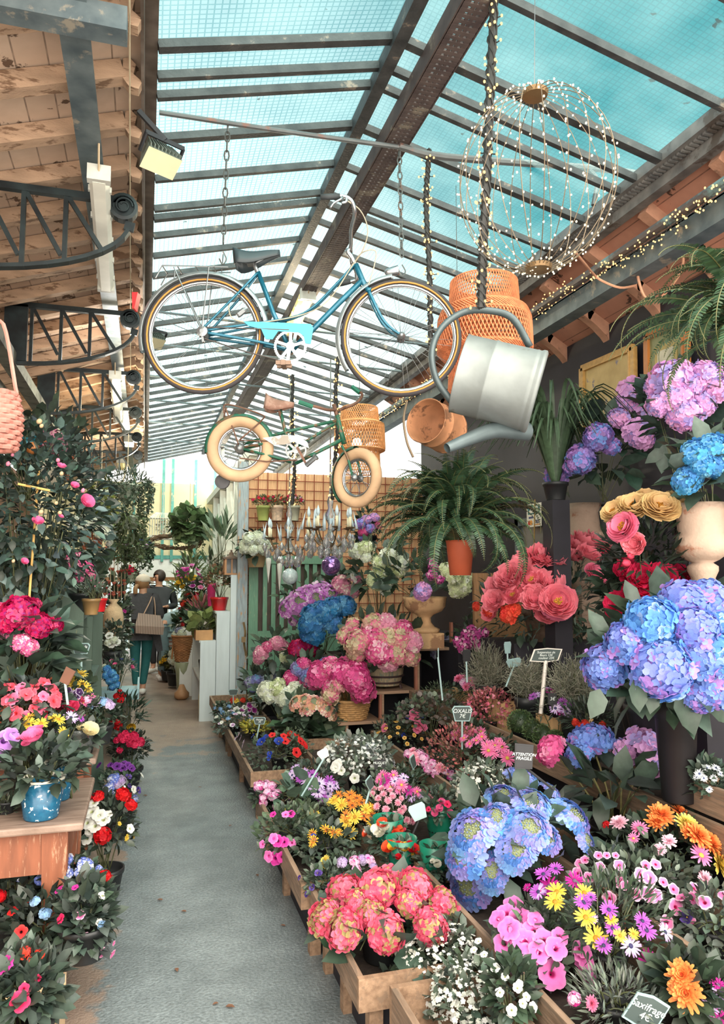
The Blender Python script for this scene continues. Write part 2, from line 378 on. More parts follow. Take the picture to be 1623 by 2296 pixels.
def pot(root, c, z0, h, r, m, rim=True, name='pot', r2=None):
    mb = MB(); b = r2 or r * .74
    prof = [(b * .98, 0), (b, .004), (r * .96, h * (.82 if rim else .99))]
    prof += [(r * 1.03, h * .83), (r * 1.05, h), (r * .95, h), (r * .93, h * .85), (0, h * .85)] if rim else [(r, h), (r * .94, h), (r * .92, h * .9), (0, h * .9)]
    mb.lathe(prof, (c[0], c[1], z0), n=22); return mb.build(name, m, root, smooth=True)
CANOPY = {}
def heads(root, pts, c, key, dep, name='flower_head', up=.55, Y=None):
    """blooms at given picture places (u,v,radius px), bulging towards the viewer by dep round centre c; Y fixes the plane"""
    c = np.array(c); Y = c[1] if Y is None else Y; P0 = [PY(u, v, Y) for u, v, r in pts]
    ctr = np.mean(P0, 0); ext = max(.05, max(np.linalg.norm(p - ctr) for p in P0)); out = []
    E_ = CANOPY.get(root.name)
    for i, ((u, v, r), p0) in enumerate(zip(pts, P0)):
        t = np.linalg.norm(p0 - ctr) / ext; Yh = Y - dep * math.sqrt(max(0, 1 - .9 * t * t)) + RND.gauss(0, dep * .12)
        p = PY(u, v, Yh)
        if E_ is not None:   # the bloom sits on the canopy's near side
            ec, er = E_; er = er * (RND.uniform(.97, 1.08) if r < 24 else RND.uniform(.88, 1.08)) + px2m(r, p) * .5; d_ = ray(u, v); d_ = d_ / np.linalg.norm(d_); o_ = (EYE - ec) / er; q_ = d_ / er
            A_, B_, C_ = q_ @ q_, o_ @ q_, o_ @ o_ - 1; disc = B_ * B_ - A_ * C_
            tt = (-B_ - math.sqrt(disc)) / A_ if disc > 0 else -B_ / A_
            pe = EYE + d_ * tt
            if np.linalg.norm(pe - p) < 2.2 * max(er): p = pe
        d = nrm((p - c) * np.array([1, .6, .8]) / max(.05, ext) + np.array([0, -.45, up]))
        k = key if isinstance(key, str) else key[i % len(key)]
        put(root, k, p, px2m(r, p), d, name); out.append((p, d))
    return out
def stems(root, base, tops, r=.005, col=(150, 140, 84), each=True):
    for p, d in tops:
        b = np.array(base) + NR.normal(0, .012, 3) * np.array([1, 1, 0]); mb = MB()
        mb.tube(bez([b, b * .5 + np.array(p) * .5 + (np.array(p) - b) * np.array([.12, .12, 0]) * -1, np.array(p) - np.array(d) * .02], 10), r, n=6, col=lin(col)); mb.build('stem', LEAF, root, smooth=True)
# ---------------------------------------------------------------- light
SC.view_settings.view_transform = 'Standard'; SC.view_settings.look = 'None'; SC.view_settings.gamma = 1; SC.view_settings.use_curve_mapping = False
SC.view_settings.exposure = 0.3
SC.cycles.max_bounces = 6; SC.cycles.diffuse_bounces = 3; SC.cycles.glossy_bounces = 2; SC.cycles.transmission_bounces = 4; SC.cycles.transparent_max_bounces = 8
SC.cycles.caustics_reflective = False; SC.cycles.caustics_refractive = False; SC.cycles.use_denoising = True; SC.cycles.sample_clamp_indirect = 4
def make_world():
    w = bpy.data.worlds.new('sky'); SC.world = w; w.use_nodes = True; nt = w.node_tree; nt.nodes.clear(); L = nt.links.new
    out = N(nt, 'ShaderNodeOutputWorld'); bg = N(nt, 'ShaderNodeBackground'); tc = N(nt, 'ShaderNodeTexCoord')
    sep = N(nt, 'ShaderNodeSeparateXYZ'); L(tc.outputs['Generated'], sep.inputs[0])
    no = N(nt, 'ShaderNodeTexNoise', i_Scale=2.2, i_Detail=5); L(tc.outputs['Generated'], no.inputs['Vector'])
    # clouds: white towards the left and the far end, blue overhead on the right
    def m(op, a, b=None):
        n = N(nt, 'ShaderNodeMath', operation=op)
        for i, x in enumerate((a, b)):
            if x is None: continue
            if hasattr(x, 'node'): L(x, n.inputs[i])
            else: n.inputs[i].default_value = x
        return n.outputs[0]
    f = m('ADD', m('MULTIPLY', sep.outputs[0], 1.5), m('MULTIPLY', sep.outputs[1], -1.5))
    f = m('ADD', f, m('MULTIPLY', m('SUBTRACT', no.outputs[0], .5), 1.6)); f = m('ADD', f, 1.42)
    cl = N(nt, 'ShaderNodeClamp'); L(f, cl.inputs[0])
    sky = mixc(nt, cl.outputs[0], (.95, 1.02, 1.04), (.03, .34, .38))
    # unseen bright sky added behind the viewer as frontal fill through the open hall end
    bk = m('MULTIPLY', sep.outputs[1], -1.0); r = N(nt, 'ShaderNodeMapRange'); r.inputs['From Min'].default_value = .1; r.inputs['From Max'].default_value = .8; L(bk, r.inputs[0])
    r3 = N(nt, 'ShaderNodeMapRange'); r3.inputs['From Min'].default_value = .82; r3.inputs['From Max'].default_value = .97; L(sep.outputs[1], r3.inputs[0])
    sky = mixc(nt, r3.outputs[0], sky, (1.7, 1.66, 1.56))      # hazy bright sky beyond the far end
    c = mixc(nt, r.outputs[0], sky, (4.7, 4.3, 3.8))
    L(c, bg.inputs[0]); bg.inputs[1].default_value = 1.0; L(bg.outputs[0], out.inputs[0])
make_world()
def lamp(name, kind, loc, energy, color=(1, 1, 1), size=None, rot=None, **k):
    d = bpy.data.lights.new(name, kind); d.energy = energy; d.color = color
    for a, b in k.items(): setattr(d, a, b)
    o = bpy.data.objects.new(name, d); COL.objects.link(o); o.location = loc
    if rot is not None: o.rotation_euler = rot
    return o
sun = lamp('sun', 'SUN', (0, -3, 8), 4.2, (1, .93, .82)); sun.data.angle = math.radians(70)
sun.rotation_euler = Vector((-.25, .75, -1.0)).to_track_quat('-Z', 'Y').to_euler()

# ---------------------------------------------------------------- floor
def floor_mat():
    m, nt, out = _nodes('floor_asphalt'); L = nt.links.new
    tc = N(nt, 'ShaderNodeTexCoord'); sep = N(nt, 'ShaderNodeSeparateXYZ'); L(tc.outputs['Object'], sep.inputs[0])
    n1 = N(nt, 'ShaderNodeTexNoise', i_Scale=75, i_Detail=6); L(tc.outputs['Object'], n1.inputs[0])
    n2 = N(nt, 'ShaderNodeTexNoise', i_Scale=3.2, i_Detail=7); L(tc.outputs['Object'], n2.inputs[0]); n2.inputs['Roughness'].default_value = .62
    wet = mixc(nt, n1.outputs[0], lin((50, 58, 62)), lin((172, 184, 187)))
    r2 = N(nt, 'ShaderNodeMapRange'); r2.inputs['From Min'].default_value = .35; r2.inputs['From Max'].default_value = .7; L(n2.outputs[0], r2.inputs[0])
    wet = mixc(nt, r2.outputs[0], mixc(nt, .55, wet, lin((70, 78, 80))), wet)
    dry = mixc(nt, n2.outputs[0], lin((112, 98, 88)), lin((166, 146, 132)))
    # dry concrete at the left foot of the tables and from about 8 m on
    def mth(op, a, b):
        n = N(nt, 'ShaderNodeMath', operation=op)
        for i, x in enumerate((a, b)):
            if hasattr(x, 'node'): L(x, n.inputs[i])
            else: n.inputs[i].default_value = x
        return n.outputs[0]
    a = mth('MULTIPLY', mth('SUBTRACT', -.12, sep.outputs[0]), 5.0); b = mth('MULTIPLY', mth('SUBTRACT', sep.outputs[1], 7.6), .45)
    a2 = mth('MULTIPLY', mth('SUBTRACT', sep.outputs[0], 2.0), 5)
    e = mth('ADD', mth('MAXIMUM', mth('MAXIMUM', a, b), a2), mth('MULTIPLY', mth('SUBTRACT', n2.outputs[0], .5), 2.2))
    mr = N(nt, 'ShaderNodeMapRange'); mr.inputs['From Min'].default_value = -.04; mr.inputs['From Max'].default_value = .12; L(e, mr.inputs[0])
    p = N(nt, 'ShaderNodeBsdfPrincipled'); L(mixc(nt, mr.outputs[0], wet, dry), p.inputs['Base Color'])
    rr = N(nt, 'ShaderNodeMapRange'); L(n2.outputs[0], rr.inputs[0]); rr.inputs['From Min'].default_value = .3; rr.inputs['From Max'].default_value = .7; rr.inputs['To Min'].default_value = .5; rr.inputs['To Max'].default_value = .3; L(rr.outputs[0], p.inputs['Roughness'])
    bp = N(nt, 'ShaderNodeBump'); bp.inputs['Strength'].default_value = .5; bp.inputs['Distance'].default_value = .012; L(n1.outputs[0], bp.inputs['Height']); L(bp.outputs[0], p.inputs['Normal'])
    L(p.outputs[0], out.inputs[0]); return m
struct(MB().box((-2.6, .6, -.1), (4.0, 18, 0)).build('floor', floor_mat()))

# ---------------------------------------------------------------- roof
ZG, XR_, ZR, XM, ZM = 4.2, 2.80, 4.10, 1.2, 4.5
Y0, Y1 = 1.9, 17.0
def glass_mat(name, tint, line, cell):
    m, nt, out = _nodes(name); L = nt.links.new; tc = N(nt, 'ShaderNodeTexCoord')
    br = N(nt, 'ShaderNodeTexBrick', offset=0.0, squash=1.0); L(tc.outputs['Object'], br.inputs['Vector'])
    br.inputs['Color1'].default_value = (*tint, 1); br.inputs['Color2'].default_value = (*[x * .93 for x in tint], 1); br.inputs['Mortar'].default_value = (*line, 1)
    br.inputs['Scale'].default_value = 1; br.inputs['Brick Width'].default_value = cell; br.inputs['Row Height'].default_value = cell * .9; br.inputs['Mortar Size'].default_value = cell * .12; br.inputs['Mortar Smooth'].default_value = .3
    n1 = N(nt, 'ShaderNodeTexNoise', i_Scale=9, i_Detail=3); L(tc.outputs['Object'], n1.inputs[0])
    sp = N(nt, 'ShaderNodeMapRange'); sp.inputs['From Min'].default_value = .70; sp.inputs['From Max'].default_value = .73; L(n1.outputs[0], sp.inputs[0])
    n2 = N(nt, 'ShaderNodeTexNoise', i_Scale=2.2, i_Detail=6); L(tc.outputs['Object'], n2.inputs[0])
    c = mixc(nt, sp.outputs[0], br.outputs[0], lin((70, 82, 84)))
    t = N(nt, 'ShaderNodeBsdfTransparent'); L(c, t.inputs[0])
    d = N(nt, 'ShaderNodeBsdfTranslucent'); d.inputs[0].default_value = (.6, .85, .86, 1)
    mx = N(nt, 'ShaderNodeMixShader'); r = N(nt, 'ShaderNodeMapRange'); L(n2.outputs[0], r.inputs[0]); r.inputs['From Min'].default_value = .35; r.inputs['From Max'].default_value = .7; r.inputs['To Min'].default_value = .06; r.inputs['To Max'].default_value = .2; L(r.outputs[0], mx.inputs[0])
    L(t.outputs[0], mx.inputs[1]); L(d.outputs[0], mx.inputs[2])
    L(mx.outputs[0], out.inputs[0]); return m
gl = glass_mat('wired_glass_left', (.74, .92, .93), (.32, .57, .60), .034); gr = glass_mat('wired_glass_right', (.86, .96, .96), (.55, .72, .74), .030)
def slab(name, a, b, y0, y1, m):
    """thin sloping pane between (x,z) a and b; built flat so that the wire mesh lies in its own plane"""
    ln = math.hypot(b[0] - a[0], b[1] - a[1]); ang = math.atan2(b[1] - a[1], b[0] - a[0])
    o = MB().add([(0, 0, 0), (ln, 0, 0), (ln, y1 - y0, 0), (0, y1 - y0, 0)], [(0, 1, 2, 3)]).build(name, m)
    o.matrix_basis = Matrix.Translation((a[0], y0, a[1])) @ Matrix.Rotation(-ang, 4, 'Y'); return struct(o)
slab('ceiling_glass_left', (-.05, ZG + .035), (XM, ZM + .05), Y0, Y1, gl)
slab('ceiling_glass_right', (XM, ZM + .05), (XR_ + .05, ZR + .035), Y0, Y1, gr)
IRON = mat('dark_iron', (46, 50, 52), .6, .2, col2=(72, 74, 74), wear=(128, 116, 104), wamt=.36, wscale=9, bump=.3)
IRON2 = mat('blue_grey_steel', (84, 98, 104), .55, .2, col2=(112, 124, 126), wear=(150, 144, 130), wamt=.38, wscale=7)
BLK = mat('black_iron', (30, 32, 36), .55, .2)
RAFT = [1.95, 2.45, 2.95, 3.45, 3.67, 3.83, 4.23, 4.68, 5.08, 5.22, 5.5, 5.86, 6.27] + [6.27 + .42 * k for k in range(1, 26)]
for i, y in enumerate(RAFT):
    w = .034 if i % 3 else .05
    struct(MB().bar((0, y, ZG), (XM, y, ZM), w, .042).build('rafter_left', IRON)); struct(MB().bar((XM, y, ZM), (XR_, y, ZR), w, .042).build('rafter_right', IRON))
struct(MB().bar((XM, Y0, ZM - .02), (XM, Y1, ZM - .02), .07, .09).build('trim_ridge_purlin', IRON))
mb = MB()
xb, zb = 1.42, 4.36
for s in (-1, 1):
    mb.box((xb + s * .075 - .006, Y0, zb - .02), (xb + s * .075 + .006, Y1, zb + .09)); mb.box((xb + s * .055 - .018, Y0, zb - .02), (xb + s * .055 + .018, Y1, zb - .012)); mb.box((xb + s * .012 - .009, Y0, zb - .02), (xb + s * .012 + .009, Y1, zb - .012))
y = Y0
while y < Y1: mb.box((xb - .07, y, zb - .021), (xb + .07, y + .022, zb - .011)); y += .036
struct(mb.build('trim_perforated_ridge_beam', mat('perforated_beam', (72, 62, 62), .7, .1, col2=(92, 80, 76), wear=(120, 112, 100), wamt=.4)))
for y in (6.9, 7.9, 9.2, 10.5, 12, 13.6): struct(MB().tube([(0, y, 4.12), (2.78, y, 4.04)], .012, 6).build('tie_rod', IRON2))
GUT = mat('grey_gutter', (108, 108, 108), .5, .25, col2=(142, 140, 136), wear=(92, 84, 78), wamt=.42)
struct(MB().box((-.075, Y0, 4.06), (-.06, Y1, 4.24)).box((-.06, Y0, 4.21), (.0, Y1, 4.24)).build('trim_gutter_left', mat('gutter_brown', (88, 76, 66), .6, .1, col2=(120, 108, 98))))
mb = MB().box((2.80, Y0, 4.08), (2.815, Y1, 4.15)).box((2.815, Y0, 4.08), (2.90, Y1, 4.09)).box((2.89, Y0, 4.0), (2.905, Y1, 4.09)).box((2.905, Y0, 4.0), (2.96, Y1, 4.01))
y = Y0
while y < 11: mb.box((2.83, y, 4.066), (2.885, y + .016, 4.081)); y += .034
struct(mb.build('trim_gutter_right', GUT))

def planks_mat(name, c1, c2, seam, peel, tone):
    m, nt, out = _nodes(name); L = nt.links.new; tc = N(nt, 'ShaderNodeTexCoord')
    br = N(nt, 'ShaderNodeTexBrick', offset=.37, squash=1.0); L(tc.outputs['Object'], br.inputs['Vector']); br.inputs['Scale'].default_value = 1
    br.inputs['Brick Width'].default_value = .145; br.inputs['Row Height'].default_value = 1.35; br.inputs['Mortar Size'].default_value = .004
    br.inputs['Color1'].default_value = (*lin(c1), 1); br.inputs['Color2'].default_value = (*lin(c2), 1); br.inputs['Mortar'].default_value = (*lin(seam), 1)
    n = N(nt, 'ShaderNodeTexNoise', i_Scale=4.5, i_Detail=9); n.inputs['Roughness'].default_value = .62; L(tc.outputs['Object'], n.inputs[0])
    r = N(nt, 'ShaderNodeMapRange'); r.inputs['From Min'].default_value = .60; r.inputs['From Max'].default_value = .615; L(n.outputs[0], r.inputs[0])
    n2 = N(nt, 'ShaderNodeTexNoise', i_Scale=14, i_Detail=5); L(tc.outputs['Object'], n2.inputs[0])
    c = mixc(nt, n2.outputs[0], br.outputs[0], lin(tone)); c = mixc(nt, r.outputs[0], c, lin(peel))
    p = N(nt, 'ShaderNodeBsdfPrincipled'); L(c, p.inputs['Base Color']); p.inputs['Roughness'].default_value = .8
    bp = N(nt, 'ShaderNodeBump'); bp.inputs['Strength'].default_value = .5; bp.inputs['Distance'].default_value = .01; L(r.outputs[0], bp.inputs['Height']); L(bp.outputs[0], p.inputs['Normal'])
    L(p.outputs[0], out.inputs[0]); return m
PL = planks_mat('peeling_cream_planks', (214, 190, 168), (196, 168, 146), (70, 56, 48), (98, 76, 60), (186, 160, 138))
PR = planks_mat('peeling_pink_planks', (206, 148, 122), (188, 130, 106), (66, 46, 38), (84, 58, 46), (178, 126, 104))
slab('ceiling_left', (-.07, 4.20), (-2.1, 3.55), Y0, Y1, PL)
slab('ceiling_right', (2.93, 4.10), (3.75, 3.62), Y0, 9.3, PR)
JO = mat('cream_joist', (178, 148, 122), .8, var=.2, scale=5, wear=(120, 92, 70), wamt=.42, wscale=6, bump=.4, stretch=(1, 3, 3)); JP = mat('pink_joist', (186, 138, 112), .8, var=.2, wear=(120, 84, 66), wamt=.4, wscale=6, bump=.3)
y = 2.3
while y < 15.5:
    h = .09; mb = MB(); a = np.array([-2.05, y, 3.51]); b = np.array([-.16, y, 4.115]); mb.bar(a, b, .075, h)
    mb.prism([b + np.array([0, 0, .05]), b + np.array([.03, 0, .06]), b + np.array([.06, 0, .03]), b + np.array([.05, 0, -.02]), b + np.array([.09, 0, -.05]), b + np.array([.075, 0, -.09]), b + np.array([.03, 0, -.085]), b + np.array([0, 0, -.045])], (0, -.03, 0), (0, .03, 0))
    struct(mb.build('joist_left', JO)); y += .42
y = 2.6
while y < 9:
    mb = MB(); mb.bar((2.99, y, 4.02), (3.40, y, 3.78), .08, .09); p0 = np.array([3.36, y, 3.80])
    mb.prism([p0 + np.array(q) for q in ((0, 0, .045), (.3, 0, -.13), (.3, 0, -.2), (.24, 0, -.24), (.2, 0, -.22), (.16, 0, -.17), (.08, 0, -.1), (0, 0, -.045))], (0, -.04, 0), (0, .04, 0))
    struct(mb.build('joist_right', JP)); y += .62
# left steel: long beam, lower beam, cross girder, arched brackets with scrolls
struct(MB().box((-.39, Y0, 3.91), (-.27, Y1, 3.93)).box((-.345, Y0, 3.93), (-.315, Y1, 4.02)).build('trim_steel_beam_left', IRON2))
struct(MB().box((-1.13, 2.0, 3.36), (-1.02, Y1, 3.46)).box((-1.30, 2.0, 3.28), (-1.22, Y1, 3.36)).build('trim_lower_beam_left', mat('lichen_beam', (118, 120, 108), .7, var=.25, wear=(84, 84, 78), wamt=.45)))
struct(MB().box((-2.0, 2.88, 3.83), (-.12, 2.98, 3.93)).build('trim_cross_girder', IRON2))
def bracket(y, s=1.0):
    mb = MB(); zt = 3.86
    mb.box((-1.06, y - .02, zt - .02), (-.16, y + .02, zt + .02))
    arc = [(-1.08 + .95 * math.sin(t), zt - .12 - .36 * math.cos(t)) for t in np.linspace(0, PI / 2, 12)]
    for (xa, za), (xb2, zb2) in zip(arc[:-1], arc[1:]): mb.bar((xa, y, za), (xb2, y, zb2), .055, .022)
    for x0, x1 in ((-.92, -.92), (-.7, -.7), (-.48, -.48)):
        z_ = zt - .12 - .36 * math.cos(math.asin((x0 + 1.08) / .95)); mb.bar((x0, y, zt), (x1, y, z_), .025, .03); mb.bar((x0, y, zt), (x1 + .2, y, z_ + .09), .025, .025)
    mb.box((-1.12, y - .02, 3.4), (-.95, y + .02, zt))
    mb.lathe([(.075, -.035), (.08, -.03), (.08, .03), (.062, .034), (.06, .02), (.03, .02), (.028, .034), (0, .034)], (-.17, y, 3.82), 18, axis=(0, -1, 0))
    sp = [(-.17 + (.052 - .036 * t / 9) * math.cos(t), y - .035, 3.82 + (.052 - .036 * t / 9) * math.sin(t)) for t in np.linspace(0, 9, 26)]
    mb.tube(sp, .006, 5); struct(mb.build('trim_arched_bracket', BLK2))
BLK2 = mat('bracket_iron', (30, 35, 38), .5, .3, col2=(46, 58, 60))
for y in (4.35, 6.3, 8.2, 10.0, 11.8, 13.6): bracket(y)
# ---------------------------------------------------------------- walls
struct(MB().box((-2.5, 1.4, 0), (-2.3, 17, 3.6)).build('wall_left', mat('brick_wall_left', (112, 84, 66), .9, var=.35, scale=14, bump=.5)))
struct(MB().box((3.55, 1.6, 0), (3.7, 9.3, 3.72)).build('wall_right', mat('dark_shopfront', (40, 38, 46), .6, var=.3, scale=3)))
# far end: cream panels, teal posts, white band, brown beam, glazed screen
CREAM = mat('cream_panel', (226, 214, 184), .7, var=.08); TEAL = mat('teal_paint', (84, 150, 142), .6, var=.2, wear=(170, 170, 150), wamt=.4); WHT = mat('white_paint', (232, 234, 232), .6, var=.05)
ye = 17.0
def translucent_panel():
    m_, nt, out = _nodes('cream_translucent_panel'); tc = N(nt, 'ShaderNodeTexCoord'); no = N(nt, 'ShaderNodeTexNoise', i_Scale=3, i_Detail=5); nt.links.new(tc.outputs['Object'], no.inputs[0]); c = mixc(nt, no.outputs[0], lin((236, 222, 186)), lin((248, 240, 214)))
    a = N(nt, 'ShaderNodeBsdfDiffuse'); b = N(nt, 'ShaderNodeBsdfTranslucent'); mx = N(nt, 'ShaderNodeMixShader'); mx.inputs[0].default_value = .6
    for n_ in (a, b): nt.links.new(c, n_.inputs[0])
    nt.links.new(a.outputs[0], mx.inputs[1]); nt.links.new(b.outputs[0], mx.inputs[2]); nt.links.new(mx.outputs[0], out.inputs[0]); return m_
struct(MB().box((-2.3, ye, 2.14), (3.7, ye + .05, 3.75)).build('wall_end', translucent_panel()))
struct(MB().box((-2.3, ye - .03, 2.06), (3.7, ye + .05, 2.14)).build('trim_end_rail', TEAL)); struct(MB().box((-2.3, ye - .01, 1.66), (3.7, ye + .05, 2.06)).build('trim_end_fascia', WHT))
struct(MB().box((-2.3, ye - .04, 1.58), (3.7, ye + .05, 1.66)).build('trim_end_beam', mat('brown_beam', (150, 104, 66), .7)))
for x in (-.30, .32, .52, 1.02, 1.45): struct(MB().box((x, ye - .05, 2.0), (x + .06, ye, 4.3)).build('trim_end_post', TEAL))
mb = MB()
for k in range(26): mb.box((-1.2 + .11 * k, ye - .01, .1), (-1.2 + .11 * k + (.045 if k % 3 else .07), ye + .03, 1.58))
o = struct(mb.build('window_1', WHT)); gp = MB().box((-1.2, ye + .01, .1), (1.7, ye + .015, 1.58)).build('pane', mat('pale_glass', (190, 214, 214), .1, trans=.9), o)
# white-painted screen of posts along the right side beyond the gate
SCW = mat('white_screen', (226, 226, 214), .6, var=.1)
for k, y in enumerate((9.9, 10.8, 11.7, 12.8, 14.0, 15.4)):
    struct(MB().box((1.32, y, 0), (1.42, y + .1, 3.35)).build('trim_screen_post', SCW))
    if k < 5: struct(MB().bar((1.37, y + .1, 2.2), (1.37, y + .9, 3.1), .04, .06).build('trim_screen_brace', SCW))
struct(MB().box((1.30, 9.8, 3.3), (1.44, 17, 3.42)).build('trim_screen_head', SCW)); struct(MB().box((1.33, 9.8, 2.05), (1.41, 17, 2.12)).build('trim_screen_rail', SCW))
struct(MB().box((1.42, 9.8, 0), (1.47, 17, 2.05)).build('wall_screen', mat('pale_green_boards', (196, 204, 186), .7, var=.12, stretch=(1, 8, 1))))
struct(MB().box((1.43, 9.8, 2.12), (1.45, 17, 3.3)).build('window_2', mat('milky_glass', (222, 230, 222), .3, trans=.6)))
# ---------------------------------------------------------------- things hung from the roof
CHROME = mat('chrome', (190, 194, 196), .25, .9, var=.1); STEEL = mat('dull_steel', (140, 144, 146), .4, .8, var=.15, wear=(110, 92, 80), wamt=.35)
TYRE = mat('black_tyre', (54, 50, 52), .8); GUM = mat('gum_sidewall', (176, 128, 58), .7, var=.12); TEALM = mat('teal_metallic_paint', (28, 98, 120), .3, .35, var=.1, coat=.4)
AQUA = mat('aqua_guard', (48, 146, 166), .35, .1, var=.06, coat=.3); SAD = mat('black_vinyl', (46, 56, 60), .45, var=.15); RUB = mat('dark_rubber', (52, 56, 58), .7)
def xf(me, M_):
    me.transform(M_); return me
def bike_frame(u0, v0, s):
    return lambda u, v, y=0.0: np.array([(u - u0) * s, y, (v0 - v) * s])
def wheel(root, name, c, R, tyre_r, m_tyre, m_side, nsp, sp_r, hub_r=.022, rimw=.016):
    w = bpy.data.objects.new(name, None); COL.objects.link(w); w.parent = root; w.location = c; w.empty_display_size = .1
    A = np.linspace(0, 2 * PI, 49)[:-1]; rc = R - tyre_r
    circ = lambda r, y=0.0: [(r * math.cos(a), y, r * math.sin(a)) for a in A]
    mb = MB(); mb.tube(circ(rc), tyre_r, 10, close=True); mb.build('tyre', m_tyre, w, smooth=True, local=True)
    if m_side is not None:
        mb = MB()
        for sgn in (-1, 1): mb.tube(circ(rc - tyre_r * .42, sgn * tyre_r * .72), tyre_r * .36, 6, close=True)
        mb.build('sidewall', m_side, w, smooth=True, local=True)
    mb = MB(); rr = R - 2 * tyre_r - .004; mb.tube(circ(rr), rimw * .55, 8, close=True, flat=1.0); mb.tube(circ(rr - rimw * .5, .006), rimw * .3, 6, close=True); mb.build('rim', CHROME, w, smooth=True, local=True)
    mb = MB(); mb.lathe([(.006, -.055), (hub_r * .5, -.05), (hub_r, -.034), (hub_r, -.03), (hub_r * .55, -.026), (hub_r * .55, .026), (hub_r, .03), (hub_r, .034), (.006, .055)], n=14, axis=(0, 1, 0)); mb.build('hub', STEEL, w, smooth=True, local=True)
    ms = MB().tube([(hub_r * .9, .025, .0), (rr - .004, 0.003, .05 * R)], sp_r, 4).mesh('spoke', STEEL)
    ms2 = MB().tube([(hub_r * .9, -.025, .0), (rr - .004, -.003, -.05 * R)], sp_r, 4).mesh('spoke', STEEL)
    for k in range(nsp): inst(ms if k % 2 else ms2, 'spoke', w, (0, 0, 0), Quaternion((0, 1, 0), 2 * PI * k / nsp))
    return w
def arcband(c, R, a0, a1, w, t=.004, n=26, y=0.0):
    """mudguard: arched strip of width w round c"""
    mb = MB(); A = np.linspace(a0, a1, n); V = []
    prof = [(-w / 2, -.022), (-w / 2 * .8, -.006), (0, 0), (w / 2 * .8, -.006), (w / 2, -.022)]
    for a in A:
        for yy, dr in prof: V.append((c[0] + (R + dr) * math.cos(a), c[1] + yy, c[2] + (R + dr) * math.sin(a)))
        for yy, dr in prof: V.append((c[0] + (R + dr - t) * math.cos(a), c[1] + yy, c[2] + (R + dr - t) * math.sin(a)))
    k = 10; Fc = []
    for i in range(n - 1):
        for j in range(4): Fc += [(i * k + j, i * k + j + 1, (i + 1) * k + j + 1, (i + 1) * k + j), (i * k + 5 + j, (i + 1) * k + 5 + j, (i + 1) * k + 6 + j, i * k + 6 + j)]
        Fc += [(i * k, (i + 1) * k, (i + 1) * k + 5, i * k + 5), (i * k + 4, i * k + 9, (i + 1) * k + 9, (i + 1) * k + 4)]
    return mb.add(V, Fc)
def saddle(p, ln, wd, tilt, m, root, m2=None):
    """saddle with broad tail at p and nose towards +x"""
    mb = MB(); n = 12; ny = 10; V = []
    for i in range(n + 1):
        t = i / n; hw = wd / 2 * (1 - .86 * (t ** .75)) * (math.sin(min(1, t * 6 + .25) * PI / 2)); top = .045 * (1 - t) ** 2 + .012 * math.sin(t * PI) - .035 * math.sin(t * PI) * (1 - t); dp = .115 * (1 - .7 * t)
        for j in range(ny + 1):
            q = -1 + 2 * j / ny; V.append((t * ln, q * hw, top - dp * abs(q) ** 2.6))
    k = ny + 1; mb.add(V, [(i * k + j, (i + 1) * k + j, (i + 1) * k + j + 1, i * k + j + 1) for i in range(n) for j in range(ny)])
    o = mb.build('saddle', m, root, smooth=True, local=True); o.location = p; o.rotation_euler = (0, tilt, 0)
    sd = o.modifiers.new('thick', 'SOLIDIFY'); sd.thickness = .006
    mb = MB(); mb.tube([(.04, -.03, -.03), (.1, -.025, -.055), (ln * .9, 0, -.012)], .005, 5); mb.tube([(.04, .03, -.03), (.1, .025, -.055), (ln * .9, 0, -.012)], .005, 5); mb.box((.07, -.02, -.07), (.11, .02, -.04)); mb.build('saddle_rails', STEEL, o, local=True)
    return o
def chainring(root, c, R, m, arms=5, y=-.045):
    mb = MB(); n = 44; V = []
    for k in range(n * 2):
        a = PI * k / n; r = R * (1.0 if k % 2 else .955)
        for rr in (r, R * .83):
            for yy in (y, y - .004): V.append((c[0] + rr * math.cos(a), yy, c[2] + rr * math.sin(a)))
    N2 = n * 2
    mb.add(V, [f for k in range(N2) for f in ((4 * k, 4 * k + 2, 4 * ((k + 1) % N2) + 2, 4 * ((k + 1) % N2)), (4 * k + 1, 4 * ((k + 1) % N2) + 1, 4 * ((k + 1) % N2) + 3, 4 * k + 3), (4 * k, 4 * ((k + 1) % N2), 4 * ((k + 1) % N2) + 1, 4 * k + 1), (4 * k + 2, 4 * k + 3, 4 * ((k + 1) % N2) + 3, 4 * ((k + 1) % N2) + 2))])
    for k in range(arms):
        a = 2 * PI * k / arms + .3; mb.bar((c[0], y - .002, c[2]), (c[0] + R * .9 * math.cos(a), y - .002, c[2] + R * .9 * math.sin(a)), .016, .005, up=(0, 1, 0))
    mb.lathe([(.024, 0), (.024, .012), (0, .014)], (c[0], y, c[2]), 14, axis=(0, -1, 0)); return mb.build('chainring', m, root, local=True)

